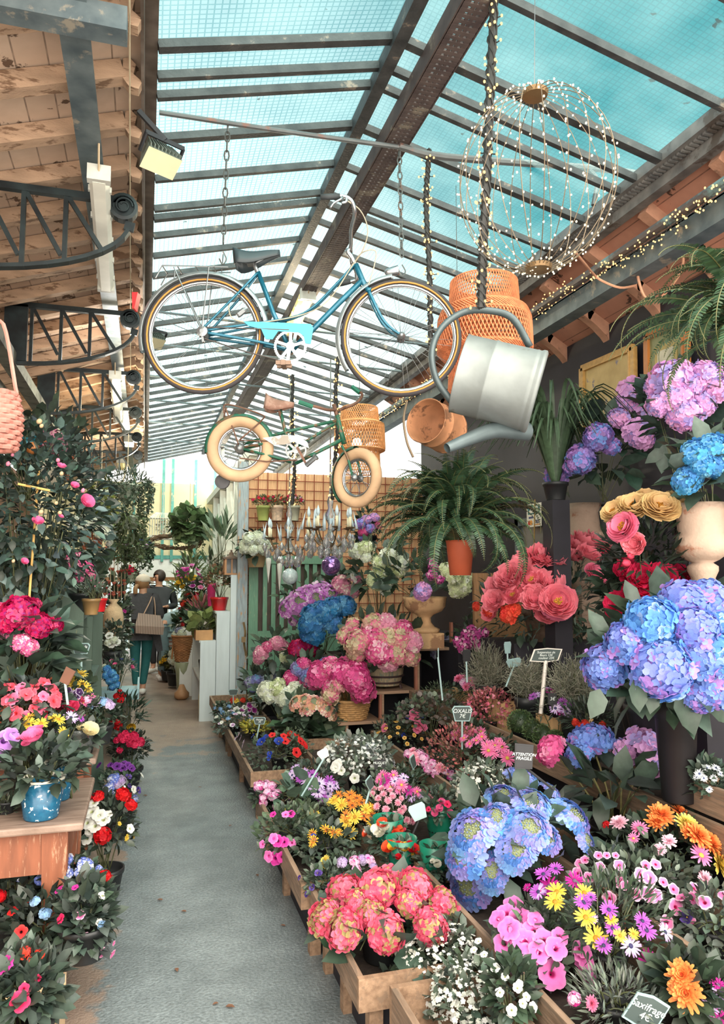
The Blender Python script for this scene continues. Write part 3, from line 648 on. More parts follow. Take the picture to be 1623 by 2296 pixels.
# ---- the blue lady's bicycle
D1 = 4.12; s1 = D1 / F; B = bike_frame(457, 751, s1); p0 = PD(457, 751, D1)
bk = thing('bicycle', "teal lady's bicycle with tan-wall tyres hanging on chains under the glass roof", 'bicycle', p0, rz=-PS)
RW = 136 * s1
wheel(bk, 'rear_wheel', B(457, 751), RW, .0165, TYRE, GUM, 28, .0011); wheel(bk, 'front_wheel', B(899, 757), RW, .0165, TYRE, GUM, 28, .0011)
mb = MB(); r = .0125
mb.tube([B(577, 606), B(612, 700), B(650, 785)], .0135, 10); mb.tube([B(797, 588), B(813, 627), B(828, 655)], .0165, 10)
mb.tube([B(815, 622), B(760, 677), B(700, 740), B(655, 785)], .0155, 10)
for y in (-.012, .012):
    mb.tube(bez([B(794, 590, y), B(745, 645, y), B(700, 690, y), B(655, 712, y), B(600, 723, y * 1.6), B(457, 748, y * 4)], 30), .0072, 8)
    mb.tube(bez([B(577, 608, y * .8), B(530, 665, y * 3), B(457, 746, y * 4.4)], 12), .007, 8)
    mb.tube(bez([B(650, 787, y), B(590, 772, y * 2.4), B(457, 751, y * 4.4)], 12), .0085, 8)
mb.lathe([(.021, -.036), (.021, .036)], B(650, 785), 14, axis=(0, 1, 0)); mb.build('frame', TEALM, bk, smooth=True, local=True)
mb = MB()
for y in (-.033, .033): mb.tube(bez([B(826, 652, y * .6), B(842, 690, y), B(858, 720, y), B(876, 740, y), B(899, 757, y * 1.2)], 18), np.linspace(.0115, .007, len(bez([0, 1, 2, 3, 4], 18))), 8)
mb.bar(B(826, 650, -.03), B(826, 650, .03), .03, .02); mb.build('fork', TEALM, bk, smooth=True, local=True)
mb = MB(); mb.prism([B(*q) for q in ((548, 727), (560, 737), (600, 748), (672, 752), (682, 760), (686, 777), (698, 778), (704, 742), (698, 733), (640, 730))], (0, -.047, 0), (0, -.052, 0)); mb.prism([B(*q) for q in ((588, 744), (627, 748), (614, 768), (598, 767))], (0, -.046, 0), (0, -.053, 0)); mb.build('chain_guard', AQUA, bk, local=True)
chainring(bk, B(653, 783), 37 * s1, CHROME)
mb = MB(); mb.bar(B(653, 783, -.062), B(647, 827, -.066), .018, .011, up=(0, 1, 0)); mb.bar(B(653, 783, .05), B(661, 740, .06), .018, .011, up=(0, 1, 0)); mb.build('crank', CHROME, bk, local=True)
for q, y in ((B(642, 832), -.115), (B(661, 740), .1)):
    o = MB().box((q[0] - .04, y - .04, q[2] - .011), (q[0] + .04, y - .022, q[2] + .011)).box((q[0] - .04, y + .022, q[2] - .011), (q[0] + .04, y + .04, q[2] + .011)).box((q[0] - .012, y - .045, q[2] - .014), (q[0] + .012, y + .05, q[2] + .014)).build('pedal', mat('worn_pedal', (128, 104, 88), .6, .3), bk, local=True)
mb = MB(); mb.tube([B(650, 820, -.05), B(560, 797, -.05), B(460, 765, -.05)], .004, 5); mb.tube([B(650, 746, -.049), B(460, 740, -.049)], .004, 5); mb.build('chain', mat('oily_chain', (78, 72, 70), .5, .6), bk, local=True)
mb = MB(); mb.lathe([(.012, -.03), (.03, -.024), (.032, .0), (.024, .01), (.012, .03)], B(459, 752, -.05), 12, axis=(0, 1, 0)); mb.bar(B(457, 752, -.06), B(462, 776, -.06), .02, .012); mb.build('derailleur', STEEL, bk, local=True)
saddle(B(521, 566), .26, .2, -.12, SAD, bk)
MB().tube([B(568, 588), B(578, 612)], .0125, 10).build('seat_post', CHROME, bk, local=True)
mb = MB(); mb.tube([B(797, 590), B(786, 566), B(776, 552)], [.015, .011, .009], 10); mb.tube(bez([B(788, 573, .0), B(779, 558, .0), B(786, 548, -.01), B(788, 526, -.1), B(796, 508, -.2), B(790, 490, -.24), B(775, 481, -.25), B(757, 483, -.26), B(726, 487, -.27)], 40), .0105, 9)
mb.tube(bez([B(786, 548, .01), B(786, 556, .15), B(796, 565, .22), B(798, 580, .25), B(790, 583, .26), B(770, 588, .27)], 24), .0105, 9); mb.build('handlebar', CHROME, bk, smooth=True, local=True)
for a, b in ((B(764, 483, -.26), B(724, 488, -.275)), (B(784, 584, .262), B(750, 590, .275))): MB().tube([a, a * .5 + b * .5, b], [.015, .0165, .015], 10).build('grip', RUB, bk, smooth=True, local=True)
mb = MB(); mb.tube(bez([B(770, 486, -.27), B(766, 496, -.29), B(752, 504, -.29), B(744, 514, -.28)], 10), .006, 6); mb.tube(bez([B(778, 482, -.25), B(778, 496, -.265), B(768, 500, -.27)], 8), .008, 6); mb.build('brake_lever', CHROME, bk, smooth=True, local=True)
mb = MB(); mb.tube(bez([B(776, 490, -.26), B(808, 502, -.2), B(824, 530, -.13), B(815, 565, -.08), B(790, 595, -.03), B(720, 690, -.03), B(600, 725, -.03), B(528, 720, -.03), B(514, 690, -.03), B(520, 668, -.02)], 60), .0032, 5)
mb.tube(bez([B(785, 575, .1), B(812, 560, .0), B(842, 562, -.03), B(838, 600, -.03), B(826, 640, -.03)], 20), .0032, 5); mb.build('brake_cable', mat('cable_cream', (176, 164, 142), .5), bk, local=True)
GALV = mat('aluminium_mudguard', (150, 158, 160), .35, .6, var=.12)
arcband(B(457, 751), RW * 1.085, math.radians(8), math.radians(196), .045).build('rear_mudguard', GALV, bk, smooth=True, local=True)
arcband(B(899, 757), RW * 1.085, math.radians(98), math.radians(212), .045).build('front_mudguard', GALV, bk, smooth=True, local=True)
mb = MB()
for y in (-.055, .055):
    mb.tube([B(352, 628, y), B(366, 600, y), B(512, 600, y * .7)], .0042, 5); mb.tube([B(392, 603, y), B(457, 748, y)], .0036, 5); mb.tube([B(470, 602, y), B(457, 748, y)], .0036, 5)
mb.tube([B(366, 600, -.055), B(366, 600, .055)], .0042, 5); mb.tube([B(388, 602, 0), B(388, 622, 0)], .004, 5)
for x in (400, 440, 480): mb.tube([B(x, 601, -.05), B(x, 601, .05)], .0036, 5)
mb.build('luggage_rack', STEEL, bk, local=True)
MB().prism([B(*q) for q in ((297, 657), (310, 657), (303, 694), (299, 694))], (0, -.03, 0), (0, .03, 0)).build('rear_reflector', mat('red_reflector', (214, 44, 48), .3), bk, local=True)
mb = MB(); mb.lathe([(.008, -.045), (.022, -.03), (.027, .02), (.029, .035), (0, .04)], B(880, 604), 14, axis=(1, 0, .18)); mb.bar(B(876, 612), B(880, 622), .01, .01); mb.build('headlamp', CHROME, bk, smooth=True, local=True)
mb = MB(); mb.lathe([(.012, -.03), (.017, -.02), (.017, .02), (.008, .035)], B(542, 704, -.03), 10, axis=(.6, 0, .5)); mb.build('dynamo', STEEL, bk, local=True)
mb = MB()
for a in (B(757, 742, .02), B(760, 800, .02)): mb.tube([a, B(899, 757, -.04)], .002, 4)
mb.tube([B(306, 690, .03), B(457, 751, .045)], .002, 4); mb.build('mudguard_stay', STEEL, bk, local=True)
# ---- rusty child's bicycle
D2 = 5.0; s2 = D2 / F; Q = bike_frame(538, 1006, s2); q0 = PD(538, 1006, D2)
GREENP = mat('chipped_green_paint', (38, 96, 74), .45, .1, var=.15, wear=(120, 90, 68), wamt=.44, wscale=14); RUST = mat('rust', (126, 92, 76), .8, .2, var=.3, wear=(96, 62, 46), wamt=.45); CREAMT = mat('perished_cream_tyre', (204, 168, 132), .8, var=.14, wear=(172, 134, 100), wamt=.36, wscale=6)
kb = thing('bicycle', "small rusty green child's bicycle with fat cream tyres hanging below the teal bicycle", 'bicycle', q0, rz=-PS)
wheel(kb, 'rear_wheel', Q(538, 1006), 76 * s2, .041, CREAMT, None, 16, .0022, hub_r=.035)
w2 = wheel(kb, 'front_wheel', Q(801, 1072), 68 * s2, .037, CREAMT, None, 16, .0022, hub_r=.028)
w2.rotation_euler = (0, math.radians(-22), math.radians(-40))
mb = MB()
mb.tube([Q(626, 915), Q(641, 975), Q(655, 1012)], .013, 8); mb.tube([Q(545, 995), Q(640, 968), Q(755, 942)], .011, 8); mb.tube([Q(655, 1008), Q(700, 960), Q(752, 948)][::2], .009, 8)
mb.tube([Q(755, 930), Q(762, 960), Q(772, 995)], .018, 10); mb.tube([Q(768, 985), Q(715, 1012), Q(662, 1040)], .013, 8)
for y in (-.03, .03): mb.tube([Q(538, 1006, y), Q(600, 1022, y), Q(652, 1036, y * .5)], .009, 7); mb.tube([Q(538, 1006, y), Q(645, 985, y * .4)], .008, 7)
mb.build('frame', GREENP, kb, smooth=True, local=True)
mb = MB(); fdir = np.array([math.cos(math.radians(50)), 0, 0])
for sgn in (-1, 1):
    off = np.array([.065 * math.sin(math.radians(50)), .065 * math.cos(math.radians(50)), 0]) * sgn * .6
    mb.tube(bez([Q(776, 1000) + off, Q(790, 1030) + off, Q(801, 1072) + off], 8), .009, 7)
mb.build('fork', GREENP, kb, smooth=True, local=True)
saddle(Q(593, 893), .2, .16, .12, mat('rusty_saddle', (142, 104, 88), .7, .1, var=.25, wear=(170, 134, 118), wamt=.45), kb); MB().tube([Q(619, 900), Q(632, 940)], .012, 8).build('seat_post', RUST, kb, local=True)
mb = MB(); mb.tube([Q(748, 905), Q(757, 940)], [.015, .012], 8); mb.tube(bez([Q(760, 918), Q(775, 908, .05), Q(800, 888, .16), Q(812, 866, .2), Q(800, 855, .22)], 14), .0105, 8); mb.tube(bez([Q(752, 918), Q(735, 925, -.1), Q(712, 923, -.16), Q(680, 917, -.18)], 12), .0105, 8); mb.build('handlebar', RUST, kb, smooth=True, local=True)
for a, b in ((Q(704, 923, -.165), Q(674, 914, -.185)), (Q(806, 861, .21), Q(788, 845, .23))): MB().tube([a, b], .0155, 8).build('grip', mat('green_grip', (30, 104, 80), .6), kb, local=True)
arcband(Q(538, 1006), 80 * s2, math.radians(12), math.radians(188), .07).build('rear_mudguard', GREENP, kb, smooth=True, local=True)
ob = arcband((0, 0, 0), 73 * s2, math.radians(70), math.radians(205), .07).build('front_mudguard', GREENP, kb, smooth=True, local=True); ob.location = Q(801, 1072); ob.rotation_euler = w2.rotation_euler
mb = MB(); mb.prism([Q(*q) for q in ((591, 985), (640, 978), (668, 980), (690, 994), (694, 1008), (680, 1002), (660, 993), (640, 1000), (615, 1000))], (0, -.05, 0), (0, -.054, 0)); mb.build('chain_guard', mat('pale_guard', (190, 206, 204), .4, .4, wear=(150, 140, 128), wamt=.4), kb, local=True)
chainring(kb, Q(665, 1012), 24 * s2, STEEL, 6); mb = MB(); mb.bar(Q(668, 1006, -.06), Q(690, 1048, -.064), .016, .012, up=(0, 1, 0)); mb.build('crank', RUST, kb, local=True)
q = Q(700, 1040, -.11); MB().lathe([(.016, -.045), (.016, .045)], q, 8, axis=(1, -.4, .8)).lathe([(.022, .035), (.022, .05)], q, 8, axis=(1, -.4, .8)).build('pedal', STEEL, kb, local=True)
MB().tube([Q(540, 1030, -.05), Q(600, 1038, -.05), Q(668, 1034, -.05)], .005, 5).tube([Q(540, 990, -.05), Q(600, 992, -.05), Q(660, 990, -.05)], .004, 5).build('chain', RUST, kb, local=True)
mb = MB(); mb.tube(bez([Q(500, 925, 0), Q(508, 905, 0), Q(585, 930, -.03), Q(588, 945, -.05), Q(540, 990, -.06)], 20), .0055, 6); mb.tube([Q(505, 915, 0), Q(538, 1000, -.06)], .0055, 6); mb.tube([Q(497, 940, .04), Q(505, 912, 0)], .005, 6); mb.build('luggage_rack', RUST, kb, local=True)
q = Q(496, 1078, .06); MB().lathe([(.03, -.018), (.05, -.014), (.05, .014), (.03, .018), (0, .018)], q, 16, axis=(0, 1, 0)).build('stabiliser_wheel', mat('grey_rubber', (82, 82, 84), .7), kb, local=True)
# ---- chains, rods
CHM = mat('rusty_chain', (104, 108, 106), .5, .6, wear=(120, 84, 66), wamt=.45)
def chain(p_top, p_bot, label, pitch=.05):
    a = np.array(p_top); b = np.array(p_bot); L_ = np.linalg.norm(b - a); n = int(L_ / pitch); d = (b - a) / L_; mb = MB()
    u1 = nrm(np.cross(d, (0, 1, 0.01))); u2 = np.cross(d, u1)
    for i in range(n):
        c = a + d * (i + .5) * pitch; u = u1 if i % 2 else u2
        mb.tube([c + d * math.cos(t) * pitch * .62 + u * math.sin(t) * pitch * .27 for t in np.linspace(0, 2 * PI, 9)[:-1]], .0045, 5, close=True)
    hk = [b + d * .01, b + d * .05 + u1 * .02, b + d * .08, b + d * .05 - u1 * .02]; mb.tube(bez(hk, 12), .004, 5)
    return tag(mb.build('chain', CHM), label, 'chain')
TR = mat('tie_bar', (92, 96, 96), .5, .3, wear=(120, 84, 72), wamt=.4)
ya = 4.0
struct(MB().tube(bez([PY(357, 252, ya), PY(620, 292, ya), PY(895, 330, ya)], 10), .014, 8).build('tie_rod', TR)); struct(MB().tube(bez([PY(895, 328, ya), PY(1000, 352, ya), PY(1340, 378, ya), PY(1460, 395, ya)], 14), .022, 8).tube(bez([PY(1318, 378, ya), PY(1338, 405, ya), PY(1330, 460, ya)], 8), .015, 8).build('tie_rod', TR))
chain(PY(511, 275, 4.02), PY(500, 560, 4.2), "rusty hanging chain holding the rear of the teal bicycle")
chain(PY(895, 335, 4.02), PY(901, 590, 3.95), "hanging chain holding the front of the teal bicycle")
tag(MB().tube([PY(500, 570, 4.25), PY(497, 612, 4.28)], .003, 5).tube([PY(735, 760, 4.9), PY(500, 905, 5.1)][::-1], .002, 4).tube(bez([PY(510, 890, 5.1), PY(508, 905, 5.1), PY(503, 915, 5.1)], 6), .003, 4).build('hanging_wire', STEEL), "thin steel wire between the two hanging bicycles", 'wire')
tag(MB().tube([PY(1199, 0, 2.6), PY(1198, 215, 2.6)], .0018, 5).build('hanging_wire', STEEL), "thin steel wire above the lit wire globe", 'wire')
tag(MB().tube([PZ(290, -40, 4.0), PZ(293, 870, 4.0)], .004, 5).build('pull_cord', mat('cream_cord', (196, 180, 150), .8)), "long cream cord running along the left gutter", 'cord')
# ---- fairy lights
def glow(name, col, st):
    m, nt, out = _nodes(name); e = N(nt, 'ShaderNodeEmission'); tc = N(nt, 'ShaderNodeTexCoord'); n = N(nt, 'ShaderNodeTexNoise', i_Scale=40)
    nt.links.new(tc.outputs['Object'], n.inputs[0]); c = mixc(nt, n.outputs[0], [x * .8 for x in col], [min(1, x * 1.1) for x in col]); nt.links.new(c, e.inputs[0]); e.inputs[1].default_value = st; nt.links.new(e.outputs[0], out.inputs[0]); m.cycles.emission_sampling = 'NONE'; return m
BULB = glow('warm_fairy_bulb', (1, .52, .18), 2.8); BULBW = glow('pale_fairy_bulb', (1, .78, .5), 2.6)
WIRE = mat('dark_cable', (44, 44, 42), .6); WIREB = mat('brass_wire', (120, 104, 84), .5, .5)
def bulbs(root, P, r, big=100, m=BULB):
    me = MB().ball((0, 0, 0), 1, 6, 4, sq=(1, 1, 1.2)).mesh('bulb', m)
    for p in P[:big]: inst(me, 'bulb', root, np.array(p) - np.array(wloc(root)), None, r)
    if len(P) > big:
        mb = MB()
        for p in P[big:]: mb.ball(p, r, 6, 4)
        stuff(mb.build('bulbs', m, root))
def garland(pts, label, nb, spread, rope_r, br, n=80, wind=True, big=100):
    C = bez(pts, n); root = thing('fairy_light_garland', label, 'fairy lights', C[0]); mb = MB(); mb.tube(C, rope_r, 7)
    P = []; L_ = len(C)
    if wind:
        ph = 0
        for k in range(3):
            mb.tube([c + np.array([math.cos(i * .9 + k * 2.1), math.sin(i * .9 + k * 2.1), 0]) * rope_r * 1.25 for i, c in enumerate(C)], rope_r * .28, 4)
    for i in range(nb):
        c = C[RND.randrange(L_ - 1)]; c2 = C[min(L_ - 1, 1 + RND.randrange(L_ - 1))]; t = RND.random(); j = RND.randrange(L_ - 1); c = C[j] * (1 - t) + C[j + 1] * t
        d = nrm(NR.normal(0, 1, 3)); d[2] *= .6; p = c + d * spread * RND.uniform(.45, 1.1); mb.tube([c, c * .4 + p * .6 + np.array([0, 0, -.006]), p], rope_r * .16 + .0008, 3); P.append(p)
    mb.build('cable', WIRE, root); P.sort(key=lambda p: depth(p)); bulbs(root, P, br, big); return root
garland([PY(1108, -30, 2.9), PY(1098, 200, 2.9), PY(1090, 400, 2.9), PY(1082, 560, 2.95), PY(1078, 690, 3.0)], "thick fairy light rope from wire globe down to the large watering can", 110, .045, .017, .0062, 60)
garland([PY(962, 335, 4.0), PY(955, 450, 4.0), PY(962, 600, 4.0), PY(966, 780, 4.0)], "fairy light rope hanging between front chain and wire globe", 90, .05, .013, .0062, 60)
garland([PY(758, 800, 5.3), PY(752, 880, 5.3), PY(757, 960, 5.3), PY(748, 1060, 5.4), PY(745, 1120, 5.5)], "fairy light rope hanging behind the child's bicycle handlebar", 80, .045, .012, .006, 60)
garland([PY(656, 840, 6.2), PY(655, 950, 6.2), PY(660, 1050, 6.2), PY(655, 1130, 6.2)], "fairy light rope beyond the rusty saddle, above the left chandelier", 80, .05, .012, .006, 60)
# big wire globe
cg = PY(1203, 405, 2.55); gr_ = px2m(205, cg); gl_ = thing('wire_globe_lamp', "large wire globe covered in lit fairy lights", 'fairy light globe', cg)
mb = MB(); P = []; A = np.linspace(.04, PI - .04, 22); tl = np.array([.06, 0, 0])
for k in range(22):
    ph = 2 * PI * k / 22; ln = [np.array(cg) + gr_ * np.array([.84 * math.sin(t) * math.cos(ph), .84 * math.sin(t) * math.sin(ph), math.cos(t) + .03 * math.sin(t) * math.cos(ph)]) for t in A]; mb.tube(ln, .0018, 4)
    for t in np.linspace(.1, PI - .1, 19): P.append(np.array(cg) + gr_ * 1.01 * np.array([.84 * math.sin(t) * math.cos(ph + RND.gauss(0, .03)), .84 * math.sin(t) * math.sin(ph), math.cos(t)]) + NR.normal(0, .004, 3))
mb.build('wire_frame', WIREB, gl_)
for z in (1, -1): MB().lathe([(.012, -.012), (.05, -.008), (.055, .01), (.012, .012)], np.array(cg) + np.array([0, 0, z * gr_ * .99]), 16).build('end_ring', mat('brass_ring', (120, 96, 66), .5, .6), gl_)
P.sort(key=lambda p: depth(p)); bulbs(gl_, P, .0042, 100, BULBW)
# lit beam on the right: fairy lights wound on a long pipe over a steel beam
struct(MB().box((2.92, Y0, 3.60), (3.04, 11, 3.62)).box((2.92, Y0, 3.62), (2.935, 11, 3.74)).box((2.92, Y0, 3.73), (3.04, 11, 3.745)).build('trim_steel_beam_right', IRON2))
struct(MB().tube([(2.85, Y0, 3.74), (2.85, 11, 3.74)], .032, 10).build('trim_pipe_right', mat('teal_pipe', (110, 138, 138), .5, .2, wear=(84, 76, 74), wamt=.5, wscale=3)))
garland([(2.84, 2.4, 3.77), (2.85, 3.6, 3.69), (2.84, 4.6, 3.74), (2.85, 6, 3.70), (2.84, 7.6, 3.74), (2.84, 9, 3.72)], "long fairy light garland wound along the right pipe", 620, .075, .004, .0055, 120, wind=False)
tag(MB().tube(bez([PY(1289, 565, 3.3), PY(1310, 590, 3.7), PY(1332, 616, 4.0), PY(1350, 630, 4.0), PY(1390, 645, 4.0), PY(1425, 640, 4.0)], 20), .008, 6).tube(bez([PY(1425, 570, 3.9), PY(1432, 630, 3.9), PY(1450, 670, 3.9), PY(1480, 668, 3.9), PY(1520, 620, 3.9), PY(1532, 580, 3.9), PY(1515, 575, 3.9)], 24), .009, 6).build('power_cable', mat('orange_cable', (206, 152, 120), .6)), "loose orange cable drooping under the right eaves", 'cable')
# ---- woven pendant lamps
WOV = mat('orange_wicker', (214, 128, 84), .7, var=.25, scale=30); WOV2 = mat('straw_wicker', (226, 162, 104), .7, var=.2, scale=30)
def woven(u, v0, v1, Y, prof, label, m, ns):
    """prof: (radius px, v px); woven of two families of slanting canes"""
    c = PY(u, v1, Y); root = thing('woven_pendant_lamp', label, 'pendant lamp', c); pts = [(px2m(r, c), PY(u, v, Y)[2]) for r, v in prof]
    rr = np.interp; zs = np.array([p[1] for p in pts]); rs = np.array([p[0] for p in pts]); t = np.linspace(0, 1, len(pts)); tt = np.linspace(0, 1, 30); Z = np.interp(tt, t, zs); R_ = np.interp(tt, t, rs); mb = MB()
    for fam in (-1, 1):
        for k in range(ns):
            ph = 2 * PI * k / ns; mb.tube([(c[0] + (r + fam * .003) * math.cos(ph + fam * 2.0 * q), c[1] + (r + fam * .003) * math.sin(ph + fam * 2.0 * q), z) for r, z, q in zip(R_, Z, tt)], .0038 if ns > 50 else .0046, 4, caps=False)
    for i in range(len(pts)): mb.tube([(c[0] + pts[i][0] * math.cos(a), c[1] + pts[i][0] * math.sin(a), pts[i][1]) for a in np.linspace(0, 2 * PI, 33)[:-1]], .005, 5, close=True)
    mb.build('woven_shade', m, root)
    top = np.array([c[0], c[1], max(zs)]); mb = MB(); mb.tube([top, top + np.array([0, 0, .6])], .003, 5); mb.lathe([(.02, 0), (.025, .05), (.012, .09)], top - np.array([0, 0, .12]), 10); mb.tube([top, top - np.array([0, 0, .1])], .004, 5); mb.build('flex', WIRE, root)
    return root, top
woven(1088, 630, 890, 4.0, [(74, 634), (78, 690), (96, 700), (104, 720), (106, 790), (96, 800), (78, 815), (82, 885)], "large orange woven pendant lamp behind the front wheel of the teal bicycle", WOV, 78)
r_, top_ = woven(806, 915, 1062, 6.2, [(40, 915), (43, 946), (55, 952), (57, 1010), (44, 1016), (46, 1060)], "smaller straw-coloured woven pendant lamp lit from inside behind the child's bicycle", WOV2, 56)
MB().ball(PY(800, 993, 6.2), .045, 12, 8).build('lamp_bulb', glow('white_bulb', (1, .93, .8), 3.0), r_, smooth=True)
# ---- watering cans
ZINC = mat('galvanised_zinc', (128, 134, 132), .5, .45, var=.2, scale=5, wear=(116, 112, 100), wamt=.36, wscale=6, bump=.2, bscale=12); ZINCD = mat('dark_zinc', (84, 96, 98), .5, .4, var=.2)
def wcan(label, cu_, cv, Y, base_uv, r, h, m, mh, handle, spout, open_m):
    """can of radius r whose axis runs from its base centre to the rim centre"""
    c = PY(cu_, cv, Y); root = thing('watering_can', label, 'watering can', c); b = PY(*base_uv); ax = nrm(c - b)
    mb = MB(); prof = [(0, 0), (r * .97, 0), (r * 1.03, .006), (r * 1.03, .02), (r, .03), (r, h * .1), (r * 1.012, h * .12), (r, h * .14), (r * .99, h * .6), (r * 1.008, h * .615), (r * 1.008, h * .64), (r * .99, h * .655), (r * .985, h * .985), (r * 1.005, h), (r * .97, h), (r * .95, h * .98), (r * .95, h * .2), (0, h * .2)]
    mb.lathe(prof, b, 36, axis=ax)
    V = mb.V[0]; k = np.where(np.abs((V - (PY(1165, 830, Y) if r > .15 else c))).sum(1) < r * .5)[0]
    mb.V[0][k] += np.array([.0, .012, 0]); mb.build('can_body', m, root, smooth=True)
    MB().tube(bez(handle, 40), .020 if r > .15 else .009, 10, flat=.75).build('handle', mh, root, smooth=True)
    if spout: MB().tube(bez(spout[0], 12), np.linspace(spout[1], spout[2], len(bez(spout[0], 12))), 12, caps=False).build('spout', mh, root, smooth=True)
    return root
Yc = 3.05
wcan("large galvanised watering can hanging tipped beside the front wheel of the teal bicycle", 1040, 840, Yc, (1205, 880, Yc - .14), .182, .36, ZINC, ZINCD,
     [PY(1012, 900, Yc - .03), PY(978, 850, Yc - .02), PY(968, 790, Yc), PY(990, 735, Yc), PY(1040, 700, Yc), PY(1100, 697, Yc), PY(1150, 715, Yc), PY(1188, 778, Yc)],
     ([PY(1180, 968, Yc), PY(1110, 965, Yc - .05), PY(1050, 985, Yc - .08), PY(1002, 1005, Yc - .1)], .045, .022), ZINC)
RCAN = mat('rusty_can', (176, 124, 88), .7, .2, var=.2, wear=(120, 84, 60), wamt=.42, wscale=9)
wcan("small rusty watering can hanging tipped behind the fern, left of the large can", 938, 935, 3.95, (1004, 968, 4.14), .135, .25, RCAN, mat('rusty_handle', (128, 112, 92), .6, .4), [PY(912, 900, 3.98), PY(905, 940, 3.98), PY(912, 990, 3.98), PY(926, 1025, 4.0)], None, RCAN)
# ---- lamps on the roof steel
def floodlight(p, s, label, yaw):
    root = thing('floodlight', label, 'floodlight', p); p = np.array(p); mb = MB(); f_ = np.array([math.sin(yaw) * .6, -math.cos(yaw) * .6, -.85]); f_ = nrm(f_); sd = nrm(np.cross(f_, (0, 0, 1))); up_ = np.cross(sd, f_)
    hous = [(-.5, -.3), (.5, -.3), (.5, .32), (-.5, .32)]; fr = [p + s * (sd * a * 1.0 + up_ * b * 1.0 + f_ * .25) for a, b in hous]; bk_ = [p + s * (sd * a * .72 + up_ * (b * .6 + .05) - f_ * .3) for a, b in hous]
    mb.add(fr + bk_, [(4, 5, 6, 7), (0, 1, 5, 4), (1, 2, 6, 5), (2, 3, 7, 6), (3, 0, 4, 7)])
    for k in range(9):
        x = -.44 + .11 * k; mb.bar(p + s * (sd * x + up_ * .36 + f_ * .2), p + s * (sd * x * .75 + up_ * .28 - f_ * .32), s * .03, s * .1)
    mb.build('housing', mat('floodlight_housing', (104, 114, 106), .5, .4, var=.15), root)
    MB().add([q + f_ * s * .005 for q in fr], [(0, 1, 2, 3)]).add([p + s * (sd * a * .9 + up_ * b * .9 + f_ * .1) for a, b in hous], [(0, 1, 2, 3)]).build('lens', mat('dusty_lens', (196, 190, 156), .3, .0, var=.08), root)
    mb = MB()
    for a in (-.56, .56): mb.bar(p + s * (sd * a), p + s * (sd * a * 1.0 + up_ * .5 - f_ * .1), s * .05, s * .12)
    mb.bar(p + s * (sd * -.58 + up_ * .5 - f_ * .1), p + s * (sd * .58 + up_ * .5 - f_ * .1), s * .05, s * .12); mb.bar(p + s * (up_ * .5 - f_ * .1), p + s * (up_ * .5 - f_ * .1) + np.array([-.12, 0, .12]), s * .12, s * .12); mb.build('mounting_bracket', BLK, root)
floodlight(PZ(355, 356, 3.62), .17, "nearest floodlight on the left gutter, above the fluorescent lamp", .5)
floodlight(PZ(342, 762, 3.62), .17, "floodlight on the left gutter seen through the rear bicycle wheel", .5)
OPAL = mat('dusty_opal_plastic', (222, 220, 204), .4, var=.06, emit=.12); OPALY = mat('yellowed_opal', (232, 206, 130), .4, var=.08, emit=.35); OPALE = mat('grey_end_cap', (196, 196, 186), .5)
def fluo(a, b, w, label, m):
    a = np.array(a); b = np.array(b); root = thing('fluorescent_lamp', label, 'lamp', a); d = nrm(b - a); sd = nrm(np.cross(d, (0, 0, 1))); up_ = np.cross(sd, d)
    MB().prism([a + sd * x * w + up_ * z * w for x, z in ((-.5, .3), (-.5, -.1), (-.3, -.42), (.3, -.42), (.5, -.1), (.5, .3))], (0, 0, 0), b - a).build('diffuser', m, root)
    mb = MB()
    for q, k in ((a, -1), (b, 1)): mb.bar(q - d * .02 * k, q + d * .03 * k, w * 1.12, w * .8)
    for k in range(5):
        q = a + (b - a) * (.1 + .2 * k)
        for s_ in (-1, 1): mb.bar(q + sd * s_ * w * .53 - d * .012, q + sd * s_ * w * .53 + d * .012, .01, .03)
    mb.build('end_caps', OPALE, root); MB().tube(bez([a - d * .02, a - d * .08 + up_ * .06, a - d * .12 + up_ * .14], 8), .006, 5).build('flex', mat('lamp_flex', (180, 160, 130), .6), root)
fluo(PZ(222, 392, 3.80), PZ(238, 640, 3.80), .105, "near white fluorescent lamp under the left roof beam", OPAL)
fluo(PZ(258, 842, 3.80), PZ(265, 940, 3.80), .11, "white fluorescent lamp farther along the left roof beam", OPAL)
fluo(PZ(270, 1032, 3.86), PZ(273, 1048, 3.86), .13, "yellow glowing lamp above the far hanging basket", OPALY)
fluo(PX(690, 662, 1.40), PX(652, 742, 1.40), .13, "yellowed lamp under the perforated ridge beam behind the teal bicycle", OPALY)
fluo((1.42,15.6,4.27),(1.42,16.1,4.27), .22, "far yellow lamp under the ridge beam end", OPALY)

# lights added to brighten the aisle: at the glowing yellow lamps, plus fill by the unlit white tube
for loc, e, col in (((-.28, 8.9, 3.55), 45, (1, .86, .6)), ((1.40, 15.8, 4.1), 130, (1, .9, .7)), ((1.40, 6.9, 4.2), 50, (1, .86, .6)), ((-.27, 7.0, 3.55), 30, (1, .95, .86)), ((-.2, 12.0, 3.6), 110, (1, .92, .76))):
    lamp('lamp_fill_light', 'POINT', loc, e, col, shadow_soft_size=.12)
fluo((-.29, 11.9, 3.8), (-.29, 12.3, 3.8), .12, "farthest lamp under the left roof beam", OPALY)
